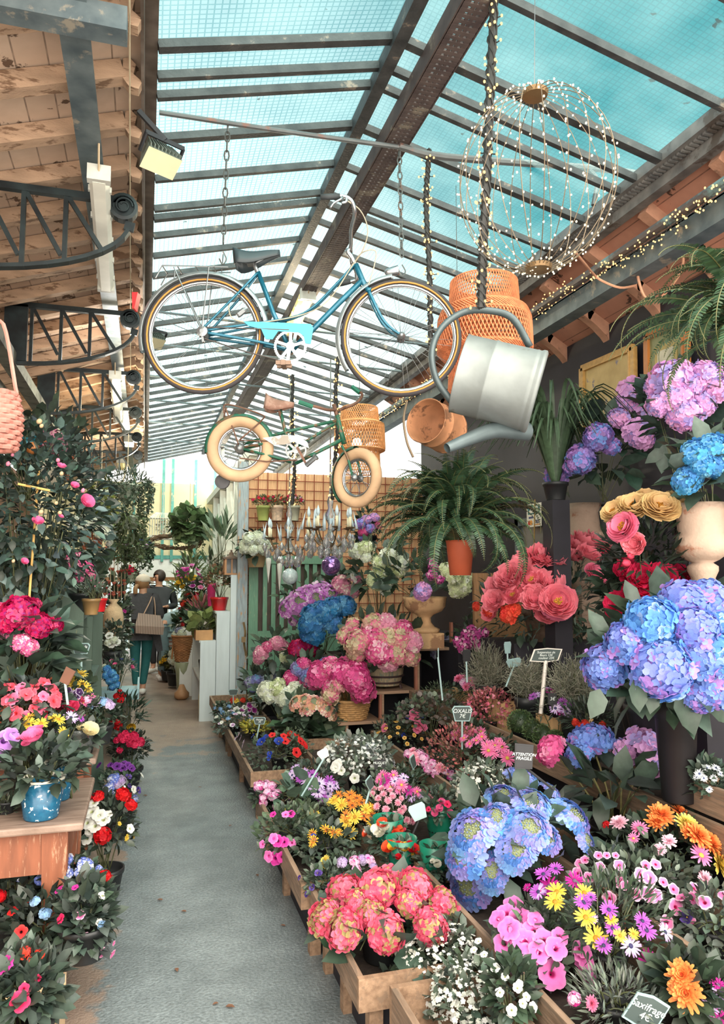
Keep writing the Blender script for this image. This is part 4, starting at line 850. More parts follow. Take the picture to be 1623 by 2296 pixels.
# ---------------------------------------------------------------- shared blooms, pots, stands
MAG = (206, 44, 140); PINK = (238, 140, 190); PURP = (150, 84, 176); YEL = (238, 206, 84); ORA = (236, 132, 56); CORAL = (240, 92, 112); CRIM = (204, 34, 72); WHITE = (240, 240, 234)
fl('hyd_crimson', lambda: cluster(75, [(222, 34, 92), (178, 22, 88), (236, 84, 130)], eye=(150, 60, 150)))
fl('hyd_pink', lambda: cluster(75, [(240, 124, 176), (226, 92, 152), (250, 196, 214)], eye=(246, 208, 200)))
fl('hyd_palepink', lambda: cluster(75, [(244, 190, 206), (232, 150, 180), (246, 226, 214)]))
fl('hyd_violet', lambda: cluster(85, [(224, 174, 234), (246, 180, 226), (188, 172, 234)], cmix=.3), 3)
fl('hyd_purpleblue', lambda: cluster(85, [(150, 150, 222), (196, 146, 218), (124, 158, 224)], cmix=.3))
fl('hyd_blue', lambda: cluster(110, [(112, 162, 230), (136, 146, 224), (190, 146, 220)], fs=.25, cmix=.25), 3)
fl('hyd_sky', lambda: cluster(120, [(112, 176, 232), (92, 146, 224), (158, 190, 236)], fs=.26, cmix=.2))
fl('hyd_deepblue', lambda: cluster(80, [(52, 140, 190), (74, 130, 190), (104, 164, 202)]))
fl('hyd_teal', lambda: cluster(80, [(76, 172, 214), (86, 150, 214), (130, 196, 226)]))
fl('hyd_white', lambda: cluster(80, [(244, 244, 230), (226, 232, 208), (236, 240, 236)]))
fl('hyd_cream', lambda: cluster(70, [(236, 240, 206), (206, 218, 164), (246, 246, 228)]))
fl('hyd_rose', lambda: cluster(70, [(238, 112, 168), (216, 74, 142), (248, 160, 196)]))
fl('hyd_pinkgreen', lambda: cluster(75, [(240, 164, 176), (220, 206, 168), (238, 130, 166)], cmix=.3))
fl('hyd_redgreen', lambda: cluster(62, [(226, 70, 110), (238, 112, 140), (176, 160, 104)], eye=(246, 160, 176), fs=.34, cmix=.24, squash=.6), 3)
fl('hyd_mauveteal', lambda: cluster(75, [(196, 130, 200), (110, 160, 190), (150, 150, 210)], cmix=.3))
fl('hyd_greyblue', lambda: cluster(90, [(132, 150, 176), (160, 150, 186), (176, 192, 196)], fs=.2))
fl('lace_blue', lambda: cluster(52, [(120, 180, 232), (164, 148, 222), (92, 142, 214)], mode='lace', fs=.28, cmix=.35), 4)
fl('lace_pink', lambda: cluster(30, [(226, 164, 226), (206, 120, 206), (246, 214, 240)], mode='lace', fs=.36))
fl('lace_rosegreen', lambda: cluster(26, [(240, 130, 160), (236, 196, 150), (248, 226, 210)], mode='lace', fs=.34))
fl('pelar_red', lambda: cluster(26, [(230, 40, 40), (206, 26, 36)], fs=.42, np_=5, squash=.6, lo=-.1, fill=(120, 20, 24)))
fl('pelar_coral', lambda: cluster(26, [(242, 106, 70), (230, 70, 60)], fs=.42, np_=5, squash=.6, lo=-.1))
fl('verb_pink', lambda: cluster(22, [(236, 130, 200), (250, 214, 236), (214, 60, 150)], fs=.36, np_=5, squash=.5, lo=.0))
fl('verb_white', lambda: cluster(22, [(240, 232, 244), (206, 180, 226)], fs=.36, np_=5, squash=.5, lo=.0))
fl('phlox_blue', lambda: cluster(26, [(96, 120, 214), (132, 152, 230), (230, 232, 246)], eye=(240, 240, 250), fs=.34, np_=5, squash=.6, lo=.0))
fl('phlox_sky', lambda: cluster(22, [(178, 206, 232), (140, 180, 220)], fs=.34, np_=5, squash=.5, lo=.0))
fl('azalea', lambda: cluster(16, [(238, 70, 116), (224, 44, 92)], fs=.55, np_=5, squash=.6, lo=.0))
fl('lily_spike', lambda: cluster(40, [(232, 130, 186), (210, 76, 160), (250, 200, 220)], fs=.3, squash=1.5, lo=-.8))
fl('white_spray', lambda: cluster(30, [(246, 246, 238), (230, 234, 224)], fs=.3, np_=5, squash=.6, lo=-.1, fill=(120, 130, 100)))
fl('daisy_yellow', lambda: f_daisy((240, 214, 96), (226, 176, 50), (190, 140, 50)), 2)
fl('daisy_orange', lambda: f_daisy((240, 160, 66), (226, 106, 44), (110, 70, 50)), 2)
fl('daisy_purple', lambda: f_daisy((190, 104, 204), (158, 60, 168), (66, 60, 96)), 2)
fl('daisy_lilac', lambda: f_daisy((200, 160, 226), (240, 226, 246), (70, 66, 110)), 2)
fl('daisy_magenta', lambda: f_daisy((206, 48, 156), (160, 24, 120), (120, 96, 120)), 2)
fl('daisy_pink', lambda: f_daisy((246, 150, 196), (234, 76, 140), (220, 190, 90)), 2)
fl('daisy_white', lambda: f_daisy((238, 242, 244), (216, 224, 236), (90, 100, 140)), 2)
fl('gazania', lambda: f_daisy((236, 202, 70), (196, 44, 40), (150, 110, 40), 13), 2)
fl('dbl_orange', lambda: f_double((232, 92, 52), (246, 156, 84)), 2)
fl('dbl_yellow', lambda: f_double((214, 176, 60), (244, 224, 120)), 2)
fl('dbl_pink', lambda: f_double((226, 60, 116), (246, 150, 186)), 2)
fl('dbl_palepink', lambda: f_double((236, 170, 190), (250, 206, 222)), 2)
fl('pet_pink', lambda: f_funnel((240, 120, 196), (246, 150, 210), (196, 44, 120)), 3)
fl('pet_magenta', lambda: f_funnel((206, 50, 150), (222, 84, 176), (120, 16, 80)), 2)
fl('pet_purple', lambda: f_funnel((110, 44, 140), (150, 84, 176), (50, 20, 70)), 2)
fl('pet_lilac', lambda: f_funnel((190, 130, 214), (216, 170, 226), (130, 70, 160)), 2)
fl('pet_dark', lambda: f_funnel((66, 34, 84), (214, 196, 224), (30, 16, 40)), 2)
fl('pet_white', lambda: f_funnel((238, 238, 230), (246, 246, 242), (196, 204, 150)), 2)
fl('pet_edge', lambda: f_funnel((176, 50, 150), (244, 226, 244), (120, 30, 100)), 2)
fl('pet_red', lambda: f_funnel((224, 44, 48), (236, 66, 60), (60, 14, 20)), 2)
fl('cali_pink', lambda: f_funnel((244, 130, 190), (250, 216, 232), (196, 20, 92), rip=.06), 3)
fl('cali_yellow', lambda: f_funnel((230, 176, 86), (238, 206, 130), (130, 40, 30), rip=.06), 2)
fl('imp_coral', lambda: f_funnel((240, 84, 104), (244, 112, 130), (226, 60, 70), rip=.18), 2)
fl('imp_pink', lambda: f_funnel((244, 120, 160), (248, 150, 184), (230, 70, 120), rip=.18), 2)
fl('imp_rose', lambda: f_funnel((232, 40, 96), (240, 66, 120), (170, 20, 60), rip=.14), 2)
fl('pansy_violet', lambda: f_pansy((84, 60, 150), (120, 96, 180), (40, 30, 70)), 2)
fl('pansy_blue', lambda: f_pansy((40, 70, 180), (60, 90, 200), (26, 30, 90)), 2)
fl('pansy_white', lambda: f_pansy((236, 214, 236), (244, 236, 244), (140, 60, 150)), 2)
fl('pansy_yellow', lambda: f_pansy((240, 196, 60), (240, 206, 80), (110, 40, 40)), 2)
fl('rose_pink', lambda: f_rose((240, 120, 172), (228, 96, 140)), 2)
fl('rose_cream', lambda: f_rose((242, 234, 196), (240, 206, 150)), 2)
fl('rose_orange', lambda: f_rose((238, 96, 60), (226, 70, 40)), 2)
fl('rose_red', lambda: f_rose((206, 30, 44), (170, 20, 36)), 2)
fl('rose_yellow', lambda: f_rose((236, 200, 70), (226, 170, 50)), 2)
fl('rose_white', lambda: f_rose((244, 242, 232), (230, 226, 196)), 2)
fl('peony_coral', lambda: f_rose((250, 150, 164), (206, 40, 80), 7, .2, None, .35), 3); fl('peony_eye', lambda: f_rose((248, 140, 156), (216, 64, 96), 7, .55, (236, 190, 80), .25), 2)
fl('peony_open', lambda: f_rose((246, 140, 172), (226, 110, 140), 6, 1.0, (226, 160, 60)), 2)
fl('peony_red', lambda: f_rose((222, 46, 92), (136, 10, 46), 7, .15, None, .35), 3)
fl('peony_peach', lambda: f_rose((224, 196, 140), (206, 146, 110), 7, .8, (206, 140, 50)), 2)
fl('carnation', lambda: f_rose((240, 84, 130), (230, 60, 110), 7, .2, None, .35), 2)
fl('dianthus', lambda: f_double((236, 120, 160), (250, 190, 206), 4), 2)
fl('bud_pink', lambda: f_bud((238, 150, 176))); fl('bud_cream', lambda: f_bud((226, 200, 160))); fl('bud_coral', lambda: f_bud((236, 80, 110)))
TERRA = mat('terracotta', (186, 104, 72), .8, var=.16, wear=(206, 160, 130), wamt=.38, bump=.2); NURS = mat('black_nursery_pot', (34, 36, 38), .5); REDP = mat('red_glaze', (206, 34, 40), .25, var=.08, coat=.4)
WOODT = mat('tray_timber', (134, 104, 80), .8, var=.22, scale=6, col2=(160, 130, 104), wear=(128, 104, 84), wamt=.42, stretch=(8, 1.2, 8), bump=.3)
WOODY = mat('tray_timber_lengthwise', (126, 102, 82), .8, var=.22, scale=6, col2=(154, 128, 106), wear=(116, 98, 82), wamt=.44, stretch=(8, 1.0, 14), bump=.3)
SOIL = mat('potting_soil', (52, 42, 36), .95, var=.35, scale=40, bump=.6)
MAS = dict(red=REDP, black=NURS, terra=TERRA)
def plant(name, label, cat, c, r, h, pt=None, fol=None, group=None, base_z=None):
    """r,h canopy radii in metres at world c; pt = (pot height, pot radius, material); fol = list of foliage dicts"""
    c = np.array(c, float); zb = c[2] - h if base_z is None else base_z
    root = thing(name, label, cat, (c[0], c[1], zb), group)
    ky0 = (fol[0].get('ky', 1) if fol else 1); CANOPY[root.name] = (c, np.array([r, r * ky0, h]))
    if pt: pot(root, c, zb, pt[0], pt[1], MAS.get(pt[2], pt[2]) if isinstance(pt[2], str) else pt[2], name='pot')
    zs = zb + (pt[0] * .85 if pt else 0)
    for f in (fol or []):
        f = dict(f); foliage(root, c + np.array(f.pop('off', (0, 0, 0))), r * f.pop('kx', 1), r * f.pop('ky', 1), h * f.pop('kz', 1), f.pop('n', 260), f.pop('size', .05), f.pop('col', GREEN), base=(c[0], c[1], zs), **f)
    return root
def W(px, c): return px2m(px, c)
# ---------------------------------------------------------------- left side: tables, shelf and plants
TBL = mat('worn_table_top', (126, 104, 90), .6, var=.2, scale=4, col2=(154, 132, 118), stretch=(2, 12, 2), bump=.15); TBLL = mat('worn_table_wood', (126, 74, 50), .65, var=.25, scale=5, wear=(164, 126, 100), wamt=.40, wscale=8, stretch=(6, 6, 1))
def table(label, x0, x1, y0, y1, z, leg, apron):
    root = thing('wooden_table', label, 'table', ((x0 + x1) / 2, (y0 + y1) / 2, 0)); mb = MB().box((x0, y0, z - .032), (x1, y1, z)); o = mb.build('table_top', TBL, root); bv = o.modifiers.new('bevel', 'BEVEL'); bv.width = .008; bv.segments = 2
    for x in (x0 + .06, x1 - leg - .06):
        for y in (y0 + .04, y1 - leg - .04): 
            P = MB(); t = leg * .3; P.add([(x, y, z - .033), (x + leg, y, z - .033), (x + leg, y + leg, z - .033), (x, y + leg, z - .033), (x + t * .5, y + t * .5, 0), (x + leg - t * .5, y + t * .5, 0), (x + leg - t * .5, y + leg - t * .5, 0), (x + t * .5, y + leg - t * .5, 0)], [(0, 1, 2, 3), (7, 6, 5, 4), (0, 4, 5, 1), (1, 5, 6, 2), (2, 6, 7, 3), (3, 7, 4, 0)]); P.build('leg', TBLL, root)
    MB().box((x0 + .06, y0 + .05, z - .033 - apron), (x1 - .06, y0 + .08, z - .033)).build('apron', TBLL, root); MB().box((x1 - .09, y0 + .05, z - .033 - apron), (x1 - .065, y1 - .05, z - .033)).build('apron', TBLL, root)
    return root
tc_ = PZ(187, 1845, .70)
table("worn brown wooden table at the left edge carrying the blue pots", -1.5, tc_[0], tc_[1], tc_[1] + .72, .70, .10, .17)
tc2 = PZ(215, 1702, .80)
table("second wooden table behind the blue pots, beside the green shelf", -1.4, tc2[0], tc2[1] + .02, tc2[1] + .80, .80, .07, .10)
# green display shelf
GSH = mat('dark_green_paint', (66, 84, 72), .6, var=.14, scale=3, stretch=(6, 6, 1), wear=(150, 142, 86), wamt=.34, wscale=5, bump=.1); GSH2 = mat('grey_green_boards', (98, 114, 106), .6, var=.15, wear=(70, 84, 76), wamt=.4)
sx, sy0, sy1 = -.335, 4.62, 5.95
root = thing('display_shelf', "dark green painted display shelf with sloping side panels and pots", 'shelf', (-.7, 5.2, 0))
def side_panel(y, xr, top):
    MB().prism([(-1.1, y, .0), (xr + .05, y, 0), (xr, y, .9), (xr, y, top - .14), (xr - .2, y, top + .08), (-1.1, y, top + .55)], (0, -.016, 0), (0, .016, 0)).build('side_panel', GSH, root)
side_panel(sy0, sx, 1.62); side_panel(sy1, sx + .04, 1.55)
for z, x in ((1.44, -.36), (1.02, -.31), (.55, -.28), (.12, -.26)): MB().box((-1.08, sy0 + .02, z - .015), (x, sy1 - .02, z + .015)).build('shelf_board', GSH2, root)
MB().box((-.36, 5.25, .1), (-.325, 5.29, 1.43)).build('front_post', GSH, root)
MB().box((-1.12, sy0, .0), (-1.09, sy1, 2.0)).build('back_panel', GSH, root)
# --- rose bush
Yr = 4.3; c = PY(70, 1145, Yr); root = thing('rose_bush', "large climbing rose bush with pink buds filling the left edge above the crimson hydrangea", 'rose bush', (c[0], Yr, .85))
pot(root, c, .8, .34, .2, TERRA)
foliage(root, c, W(180, c), .38, W(215, c), 2000, .066, (84, 106, 100), 'ov', lo=-1, inner=.3, up=.1, base=(c[0], Yr, 1.1), nstem=40, col2=(54, 66, 58), var=.4)
foliage(root, PY(60, 1010, Yr), W(120, c), .25, W(75, c), 260, .045, (96, 122, 108), 'ov', lo=-1, inner=.2, name='upper_foliage', base=PY(60, 1120, Yr), nstem=24)
for u, v, r, k in ((193, 1126, 14, 'rose_pink'), (84, 1171, 12, 'rose_pink'), (54, 1260, 8, 'rose_pink'), (137, 1047, 9, 'rose_pink'), (130, 1032, 6, 'bud_pink'), (167, 1090, 8, 'rose_pink'), (92, 1148, 7, 'bud_cream'), (18, 1040, 6, 'bud_pink'), (28, 1020, 5, 'bud_pink'), (138, 1062, 6, 'bud_cream'), (134, 1150, 6, 'bud_cream'), (88, 945, 8, 'bud_cream'), (93, 955, 6, 'bud_cream'), (40, 938, 6, 'bud_cream'), (126, 1128, 6, 'bud_cream'), (30, 1258, 5, 'bud_cream'), (135, 1158, 6, 'rose_pink'), (0, 1358, 6, 'rose_pink'), (186, 1100, 6, 'bud_pink')):
    p = PY(u, v, Yr - .36); put(root, k, p, px2m(r, p), nrm(np.array([.25, -.6, .6]) + NR.normal(0, .2, 3)), 'rose' if 'rose' in k else 'rose_bud')
mb = MB(); mb.tube([PY(40, 1085, Yr - .38), PY(112, 1100, Yr - .36)], .006, 6); mb.build('support_cane', mat('bamboo', (190, 150, 84), .6), root)
MB().tube([PY(62, 1390, Yr - .3), PY(88, 1040, Yr - .2)], .006, 6).build('support_cane', MATS['bamboo'], root)
# wicker basket at the top-left edge, bird, jar, pale hydrangea above
cb = PY(-8, 945, 3.9); root = thing('hanging_basket', "pink wicker basket cut off by the left edge above the rose bush", 'basket', cb); mb = MB()
for k in range(12): z = -.13 + .024 * k; r = .09 + .02 * math.sin(k * .3); mb.tube([np.array(cb) + np.array([(r + .006 * math.cos(a * 9 + k * PI)) * math.cos(a), (r + .006 * math.cos(a * 9 + k * PI)) * math.sin(a), z]) for a in np.linspace(0, 2 * PI, 55)[:-1]], .0125, 5, close=True)
mb.build('wicker_body', mat('pink_wicker', (204, 138, 124), .6, var=.2), root); MB().tube(bez([cb + np.array([-.09, 0, .12]), cb + np.array([0, 0, .5]), cb + np.array([.09, 0, .12])], 14), .01, 6).build('handle', MATS['pink_wicker'], root)
c = PY(128, 995, 4.7); root = plant('hydrangea', "pale pink hydrangea behind the top of the rose bush", 'hydrangea', c, .2, .22, (.16, .1, 'terra'), [dict(n=60, size=.09)]); heads(root, [(100, 985, 22), (125, 990, 26), (135, 1010, 24), (115, 975, 18)], c, 'hyd_palepink', .15)
# --- table plants (positions in the picture, each at its own distance)
def pl(name, label, cat, u, v, Y, rpx, hpx, zb, pt, fol, group=None, ky=.8):
    c = PY(u, v, Y); r = W(rpx, c); h = W(hpx, c)
    for f in fol: f.setdefault('ky', min(1.0, ky))
    return plant(name, label, cat, c, r, h, pt, fol, group, base_z=zb), c
r_, c = pl('hydrangea', "crimson mophead hydrangea on the left below the rose bush", 'hydrangea', 60, 1420, 4.06, 75, 60, .80, (.2, .13, 'terra'), [dict(n=70, size=.15, col=(72, 92, 82), lo=-.6)]); heads(r_, [(44, 1374, 42), (12, 1388, 34), (87, 1402, 32), (70, 1360, 26), (126, 1399, 20)], c, 'hyd_crimson', .1)
r_, c = pl('hydrangea', "mid pink hydrangea at the left edge under the crimson one", 'hydrangea', 50, 1485, 4.03, 90, 55, .80, (.2, .13, 'black'), [dict(n=60, size=.16, col=(62, 78, 66), lo=-.6)]); heads(r_, [(8, 1432, 26), (48, 1442, 27), (66, 1452, 20), (28, 1428, 18)], c, 'hyd_pink', .1)
r_, c = pl('yellow_daisies', "pot of yellow daisies under the small slate sign on the green shelf side", 'daisy plant', 165, 1545, 4.15, 42, 34, .80, (.14, .08, 'black'), [dict(n=150, size=.05)]); heads(r_, [(161, 1502, 14), (181, 1511, 15), (137, 1517, 15), (139, 1528, 13), (165, 1535, 15), (185, 1535, 14), (196, 1543, 13), (150, 1496, 11), (172, 1545, 12), (158, 1520, 12)], c, 'daisy_yellow', .08, up=.9, name='flower')
r_, c = pl('impatiens', "coral pink impatiens with dark pointed leaves at the left edge", 'impatiens', 60, 1575, 3.86, 85, 50, .705, (.1, .06, 'black'), [dict(n=240, size=.07, col=(78, 90, 82))]); heads(r_, [(100, 1530, 15), (109, 1540, 13), (59, 1557, 17), (70, 1552, 13), (98, 1561, 14), (122, 1572, 17), (84, 1570, 12), (28, 1567, 16), (11, 1543, 16), (25, 1540, 12), (20, 1597, 15), (35, 1600, 17), (43, 1613, 18), (56, 1606, 14), (74, 1588, 10), (30, 1618, 12), (48, 1542, 15), (76, 1538, 14), (120, 1545, 14), (88, 1590, 15), (105, 1598, 14), (15, 1570, 15), (66, 1618, 14), (130, 1560, 13)], c, ['imp_coral', 'imp_pink', 'imp_coral'], .12, name='flower')
r_, c = pl('carnation', "pink carnation between the purple daisies and the impatiens on the left", 'carnation', 150, 1605, 4.02, 38, 26, .80, (.12, .07, 'black'), [dict(n=120, size=.05, kind='na', col=GREYG)]); heads(r_, [(157, 1585, 17), (140, 1584, 14), (186, 1576, 13), (176, 1570, 11)], c, ['carnation', 'carnation', 'daisy_pink'], .05, name='flower')
r_, c = pl('petunia', "dark purple petunia with white edges behind the brown sign on the left", 'petunia', 150, 1560, 4.08, 40, 26, .80, (.12, .08, 'black'), [dict(n=120, size=.045)]); heads(r_, [(170, 1559, 12), (178, 1552, 11), (126, 1541, 11), (135, 1548, 10), (152, 1548, 10), (163, 1562, 9)], c, 'pet_dark', .06, name='flower')
r_, c = pl('osteospermum', "lilac purple daisies beside the cream rose on the left table", 'daisy plant', 140, 1630, 3.8, 48, 24, .705, (.07, .05, 'black'), [dict(n=150, size=.045, kind='na')]); heads(r_, [(159, 1609, 15), (107, 1612, 12), (112, 1600, 9), (182, 1612, 9), (130, 1636, 8)], c, ['daisy_lilac', 'daisy_purple'], .06, name='flower')
r_, c = pl('yellow_daisies', "yellow daisies in front of the impatiens on the left table", 'daisy plant', 90, 1640, 3.72, 60, 34, .70, (.07, .05, 'black'), [dict(n=170, size=.05)]); heads(r_, [(63, 1624, 18), (92, 1622, 15), (65, 1608, 14), (131, 1613, 16), (142, 1641, 14), (118, 1612, 11)], c, 'daisy_yellow', .08, up=1.0, name='flower')
r_, c = pl('rose', "cream rose leaning over the corner of the second table", 'rose', 175, 1660, 4.03, 48, 34, .80, (.14, .08, mat('glass_jar', (206, 214, 210), .1, trans=.8)), [dict(n=150, size=.06, col=(74, 88, 76))]); heads(r_, [(200, 1639, 18), (181, 1633, 10), (84, 1607, 12), (92, 1603, 9)], c, 'rose_cream', .06, name='rose')
r_, c = pl('rose', "small pink rose with bud-like blooms in the big blue patterned pot", 'rose', 88, 1722, 3.41, 85, 62, .70, None, [dict(n=220, size=.07, col=(84, 100, 90), lo=-.7, col2=(58, 70, 60), kz=.85)])
heads(r_, [(74, 1657, 20), (80, 1640, 17), (48, 1655, 10), (62, 1668, 12)], c, 'rose_pink', .05, name='rose')
def blue_pot_mat():
    m_, nt, out = _nodes('blue_daisy_pot'); L = nt.links.new; tc = N(nt, 'ShaderNodeTexCoord'); vo = N(nt, 'ShaderNodeTexVoronoi', i_Scale=55); L(tc.outputs['Object'], vo.inputs['Vector']); no = N(nt, 'ShaderNodeTexNoise', i_Scale=60, i_Detail=4); L(tc.outputs['Object'], no.inputs[0])
    a = N(nt, 'ShaderNodeMath', operation='ADD'); L(vo.outputs['Distance'], a.inputs[0]); L(no.outputs[0], a.inputs[1]); r = N(nt, 'ShaderNodeMapRange'); L(a.outputs[0], r.inputs[0]); r.inputs['From Min'].default_value = 1.31; r.inputs['From Max'].default_value = 1.36
    b = mixc(nt, no.outputs[0], lin((14, 58, 92)), lin((44, 112, 142))); p = N(nt, 'ShaderNodeBsdfPrincipled'); L(mixc(nt, r.outputs[0], b, lin((226, 236, 232))), p.inputs['Base Color']); p.inputs['Roughness'].default_value = .25; L(p.outputs[0], out.inputs[0]); return m_
BLUEP = blue_pot_mat(); RIMW = mat('white_rim', (226, 222, 206), .35)
for u0, u1, vt, vb, Y, own in ((42, 141, 1775, 1850, 3.41, r_), (95, 163, 1738, 1808, 3.66, None)):
    c = PY((u0 + u1) / 2, vb - 8, Y); rr = W((u1 - u0) / 2, c); hh = W(vb - vt + 10, c)
    if own is None: own, _c = pl('rose', "pot plant with small white star flowers in the second blue pot", 'pot plant', 150, 1700, 3.66, 34, 34, .70, None, [dict(n=120, size=.05, col=(80, 96, 84), lo=-.6)]); scatter(own, 'daisy_white', _c, .07, .07, .07, 5, .012)
    o = MB().lathe([(rr * .72, 0), (rr * .75, .005), (rr * .98, hh), (rr * .9, hh), (rr * .86, hh * .8), (0, hh * .8)], (c[0], c[1], .702), 28).build('pot', BLUEP, own, smooth=True)
    MB().lathe([(rr * .985, hh - .004), (rr * 1.01, hh - .002), (rr * 1.02, hh + .006), (rr * .9, hh + .006), (rr * .88, hh - .02)], (c[0], c[1], .702), 28, cap=False).build('pot_rim', RIMW, o, smooth=True)
r_, c = pl('petunia', "pale purple petunia cut off by the left edge beside the blue pot", 'petunia', -10, 1670, 3.6, 60, 60, .70, (.07, .05, 'black'), [dict(n=120, size=.06)]); heads(r_, [(8, 1662, 26), (26, 1650, 20), (36, 1676, 16), (-8, 1690, 24)], c, 'pet_lilac', .06, name='flower')
r_, c = pl('verbena', "white and lilac verbena at the front edge of the second table", 'verbena', 225, 1600, 4.3, 40, 30, .80, (.1, .07, 'black'), [dict(n=130, size=.045, lo=-.6)]); heads(r_, [(215, 1575, 13), (230, 1573, 13), (245, 1580, 12), (204, 1582, 11), (238, 1572, 9)], c, ['verb_white', 'phlox_sky'], .05)
r_, c = pl('bedding_pelargonium', "pale pink and white small flowers left of the white verbena", 'bedding plant', 190, 1585, 4.1, 26, 22, .80, (.1, .06, 'black'), [dict(n=90, size=.04)]); heads(r_, [(195, 1568, 11), (205, 1560, 10), (180, 1572, 10), (184, 1610, 10), (180, 1628, 9)], c, ['verb_pink', 'daisy_pink'], .04)
r_, c = pl('herb_plant', "grey green wiry herb on the table left of the blue pot", 'herb', 14, 1815, 3.52, 22, 30, .70, (.05, .04, 'black'), [dict(n=160, size=.04, kind='na', col=(96, 106, 88))])
# shelf pots
r_, c = pl('lavender', "grey green lavender in a brown pot on the top of the green shelf", 'lavender', 205, 1325, 4.95, 22, 26, 1.455, (.1, .055, mat('brown_glass_pot', (150, 118, 76), .4)), [dict(n=200, size=.05, kind='na', col=(122, 138, 120))]); scatter(r_, 'bud_pink', c, .06, .06, .08, 6, .006)
r_, c = pl('berry_plant', "small berry plant in a red pot on top of the green shelf", 'pot plant', 222, 1326, 5.35, 18, 22, 1.455, (.09, .055, 'red'), [dict(n=110, size=.035, col=(70, 84, 66))]); scatter(r_, 'pelar_red', c, .05, .05, .06, 7, .008)
r_, c = pl('hydrangea', "bright pink hydrangea on the sloping shelf side behind the rose bush", 'hydrangea', 185, 1290, 5.4, 45, 42, 1.46, (.12, .08, 'black'), [dict(n=60, size=.09)]); heads(r_, [(170, 1262, 27), (186, 1272, 20), (205, 1290, 14), (178, 1295, 12), (160, 1252, 14)], c, 'hyd_pink', .12)
r_, c = pl('lily_of_the_valley', "tall plant with broad dark upright leaves and small white bells behind the shelf", 'pot plant', 205, 1235, 5.8, 48, 60, 1.46, (.14, .09, 'black'), [dict(n=10, size=.05)])
mb = MB()
for i in range(26):
    a = RND.uniform(0, 6.28); d = nrm(np.array([math.cos(a) * .5, math.sin(a) * .4, 1])); b = np.array([c[0], c[1], 1.58]); X, Y_, Z = frames(np.array([d]), np.array([[-d[1], d[0], .6]])); T = np.array([(-.03, 0, 0), (.03, 0, 0), (-.12, .35, .03), (.12, .35, .03), (-.1, .7, .02), (.1, .7, .02), (0, 1, -.1)]); mb.many(T, [(0, 1, 3, 2), (2, 3, 5, 4), (4, 5, 6)], np.array([b]), X, Y_, Z, np.array([RND.uniform(.26, .42)]), np.array([np.array(lin((64, 84, 64))) * RND.uniform(.8, 1.3)]))
mb.build('broad_leaves', LEAF, r_, smooth=True); scatter(r_, 'bud_cream', c, .12, .12, .16, 22, .008, 'bell_flower')
r_, c = pl('hydrangea', "white hydrangea hanging over the broad dark leaves behind the shelf", 'hydrangea', 205, 1180, 6.2, 50, 36, 1.9, (.14, .1, 'terra'), [dict(n=60, size=.1, lo=-.6)]); heads(r_, [(165, 1172, 17), (180, 1180, 16), (200, 1168, 18), (228, 1190, 22), (240, 1200, 18), (245, 1216, 12)], c, 'hyd_white', .12)
MB().box((-1.2, 6.0, 0), (-.5, 6.5, 1.9)).build('display_plinth', GSH); tag(bpy.data.objects['display_plinth'], "dark green plinth behind the green display shelf", 'plinth')
# --- floor plants along the path, near to far
FG = "potted bedding plants on the floor along the left of the path"
r_, c = pl('impatiens', "magenta impatiens on the floor at the bottom left corner", 'impatiens', 50, 2222, 2.75, 78, 78, .12, (.16, .11, 'black'), [dict(n=300, size=.075, col=(74, 88, 78), lo=-.6)]); heads(r_, [(45, 2245, 22), (54, 2216, 11), (85, 2193, 8)], c, 'imp_rose', .1, name='flower'); heads(r_, [(58, 2132, 12), (88, 2140, 12), (50, 2144, 9), (70, 2150, 10)], c, 'pelar_coral', .1, name='flower'); heads(r_, [(10, 2165, 26), (4, 2150, 20)], c, 'pet_magenta', .2, name='flower')
r_, c = pl('pelargonium', "red pelargonium with pink trailing trumpets in a black pot beside the table leg", 'pelargonium', 192, 2060, 3.2, 56, 86, .22, (.13, .10, 'black'), [dict(n=380, size=.065, col=(76, 90, 80), lo=-.7)]); heads(r_, [(236, 1965, 17)], c, 'pelar_red', .1); heads(r_, [(213, 2123, 10), (227, 2136, 12), (252, 2139, 10), (180, 2052, 11), (193, 2098, 7), (255, 2115, 6), (135, 2143, 8)], c, 'cali_pink', .1, name='flower'); heads(r_, [(230, 2008, 11), (228, 2075, 11), (222, 2068, 9)], c, ['pet_white', 'phlox_sky'], .1, name='flower'); heads(r_, [(132, 1995, 12), (136, 2060, 12), (168, 1990, 8)], c, ['pet_magenta', 'imp_rose'], .12, name='flower')
r_, c = pl('blue_phlox', "blue and white phlox on the floor between table leg and white petunias", 'phlox', 165, 1975, 3.45, 50, 40, .15, (.3, .1, 'black'), [dict(n=170, size=.05, lo=-.7)]); heads(r_, [(147, 1930, 18), (140, 1955, 18), (190, 1940, 20), (178, 1955, 14), (222, 1952, 12), (150, 1960, 14), (205, 1960, 10)], c, 'phlox_blue', .08)
r_, c = pl('petunia', "white petunias with red pelargonium in a black pot on the path edge", 'petunia', 240, 1855, 4.25, 62, 78, .02, (.15, .09, 'black'), [dict(n=330, size=.055, col=(72, 84, 74), lo=-.6)]); heads(r_, [(205, 1820, 17), (222, 1828, 15), (195, 1845, 17), (213, 1852, 17), (195, 1880, 16), (232, 1838, 15), (210, 1800, 15), (292, 1858, 11), (242, 1826, 11), (200, 1862, 12)], c, 'pet_white', .1, name='flower'); heads(r_, [(229, 1873, 18), (220, 1786, 15), (276, 1783, 17), (294, 1805, 14)], c, 'pelar_red', .1); heads(r_, [(268, 1847, 5), (284, 1878, 8), (300, 1875, 7)], c, 'daisy_yellow', .1, name='flower')
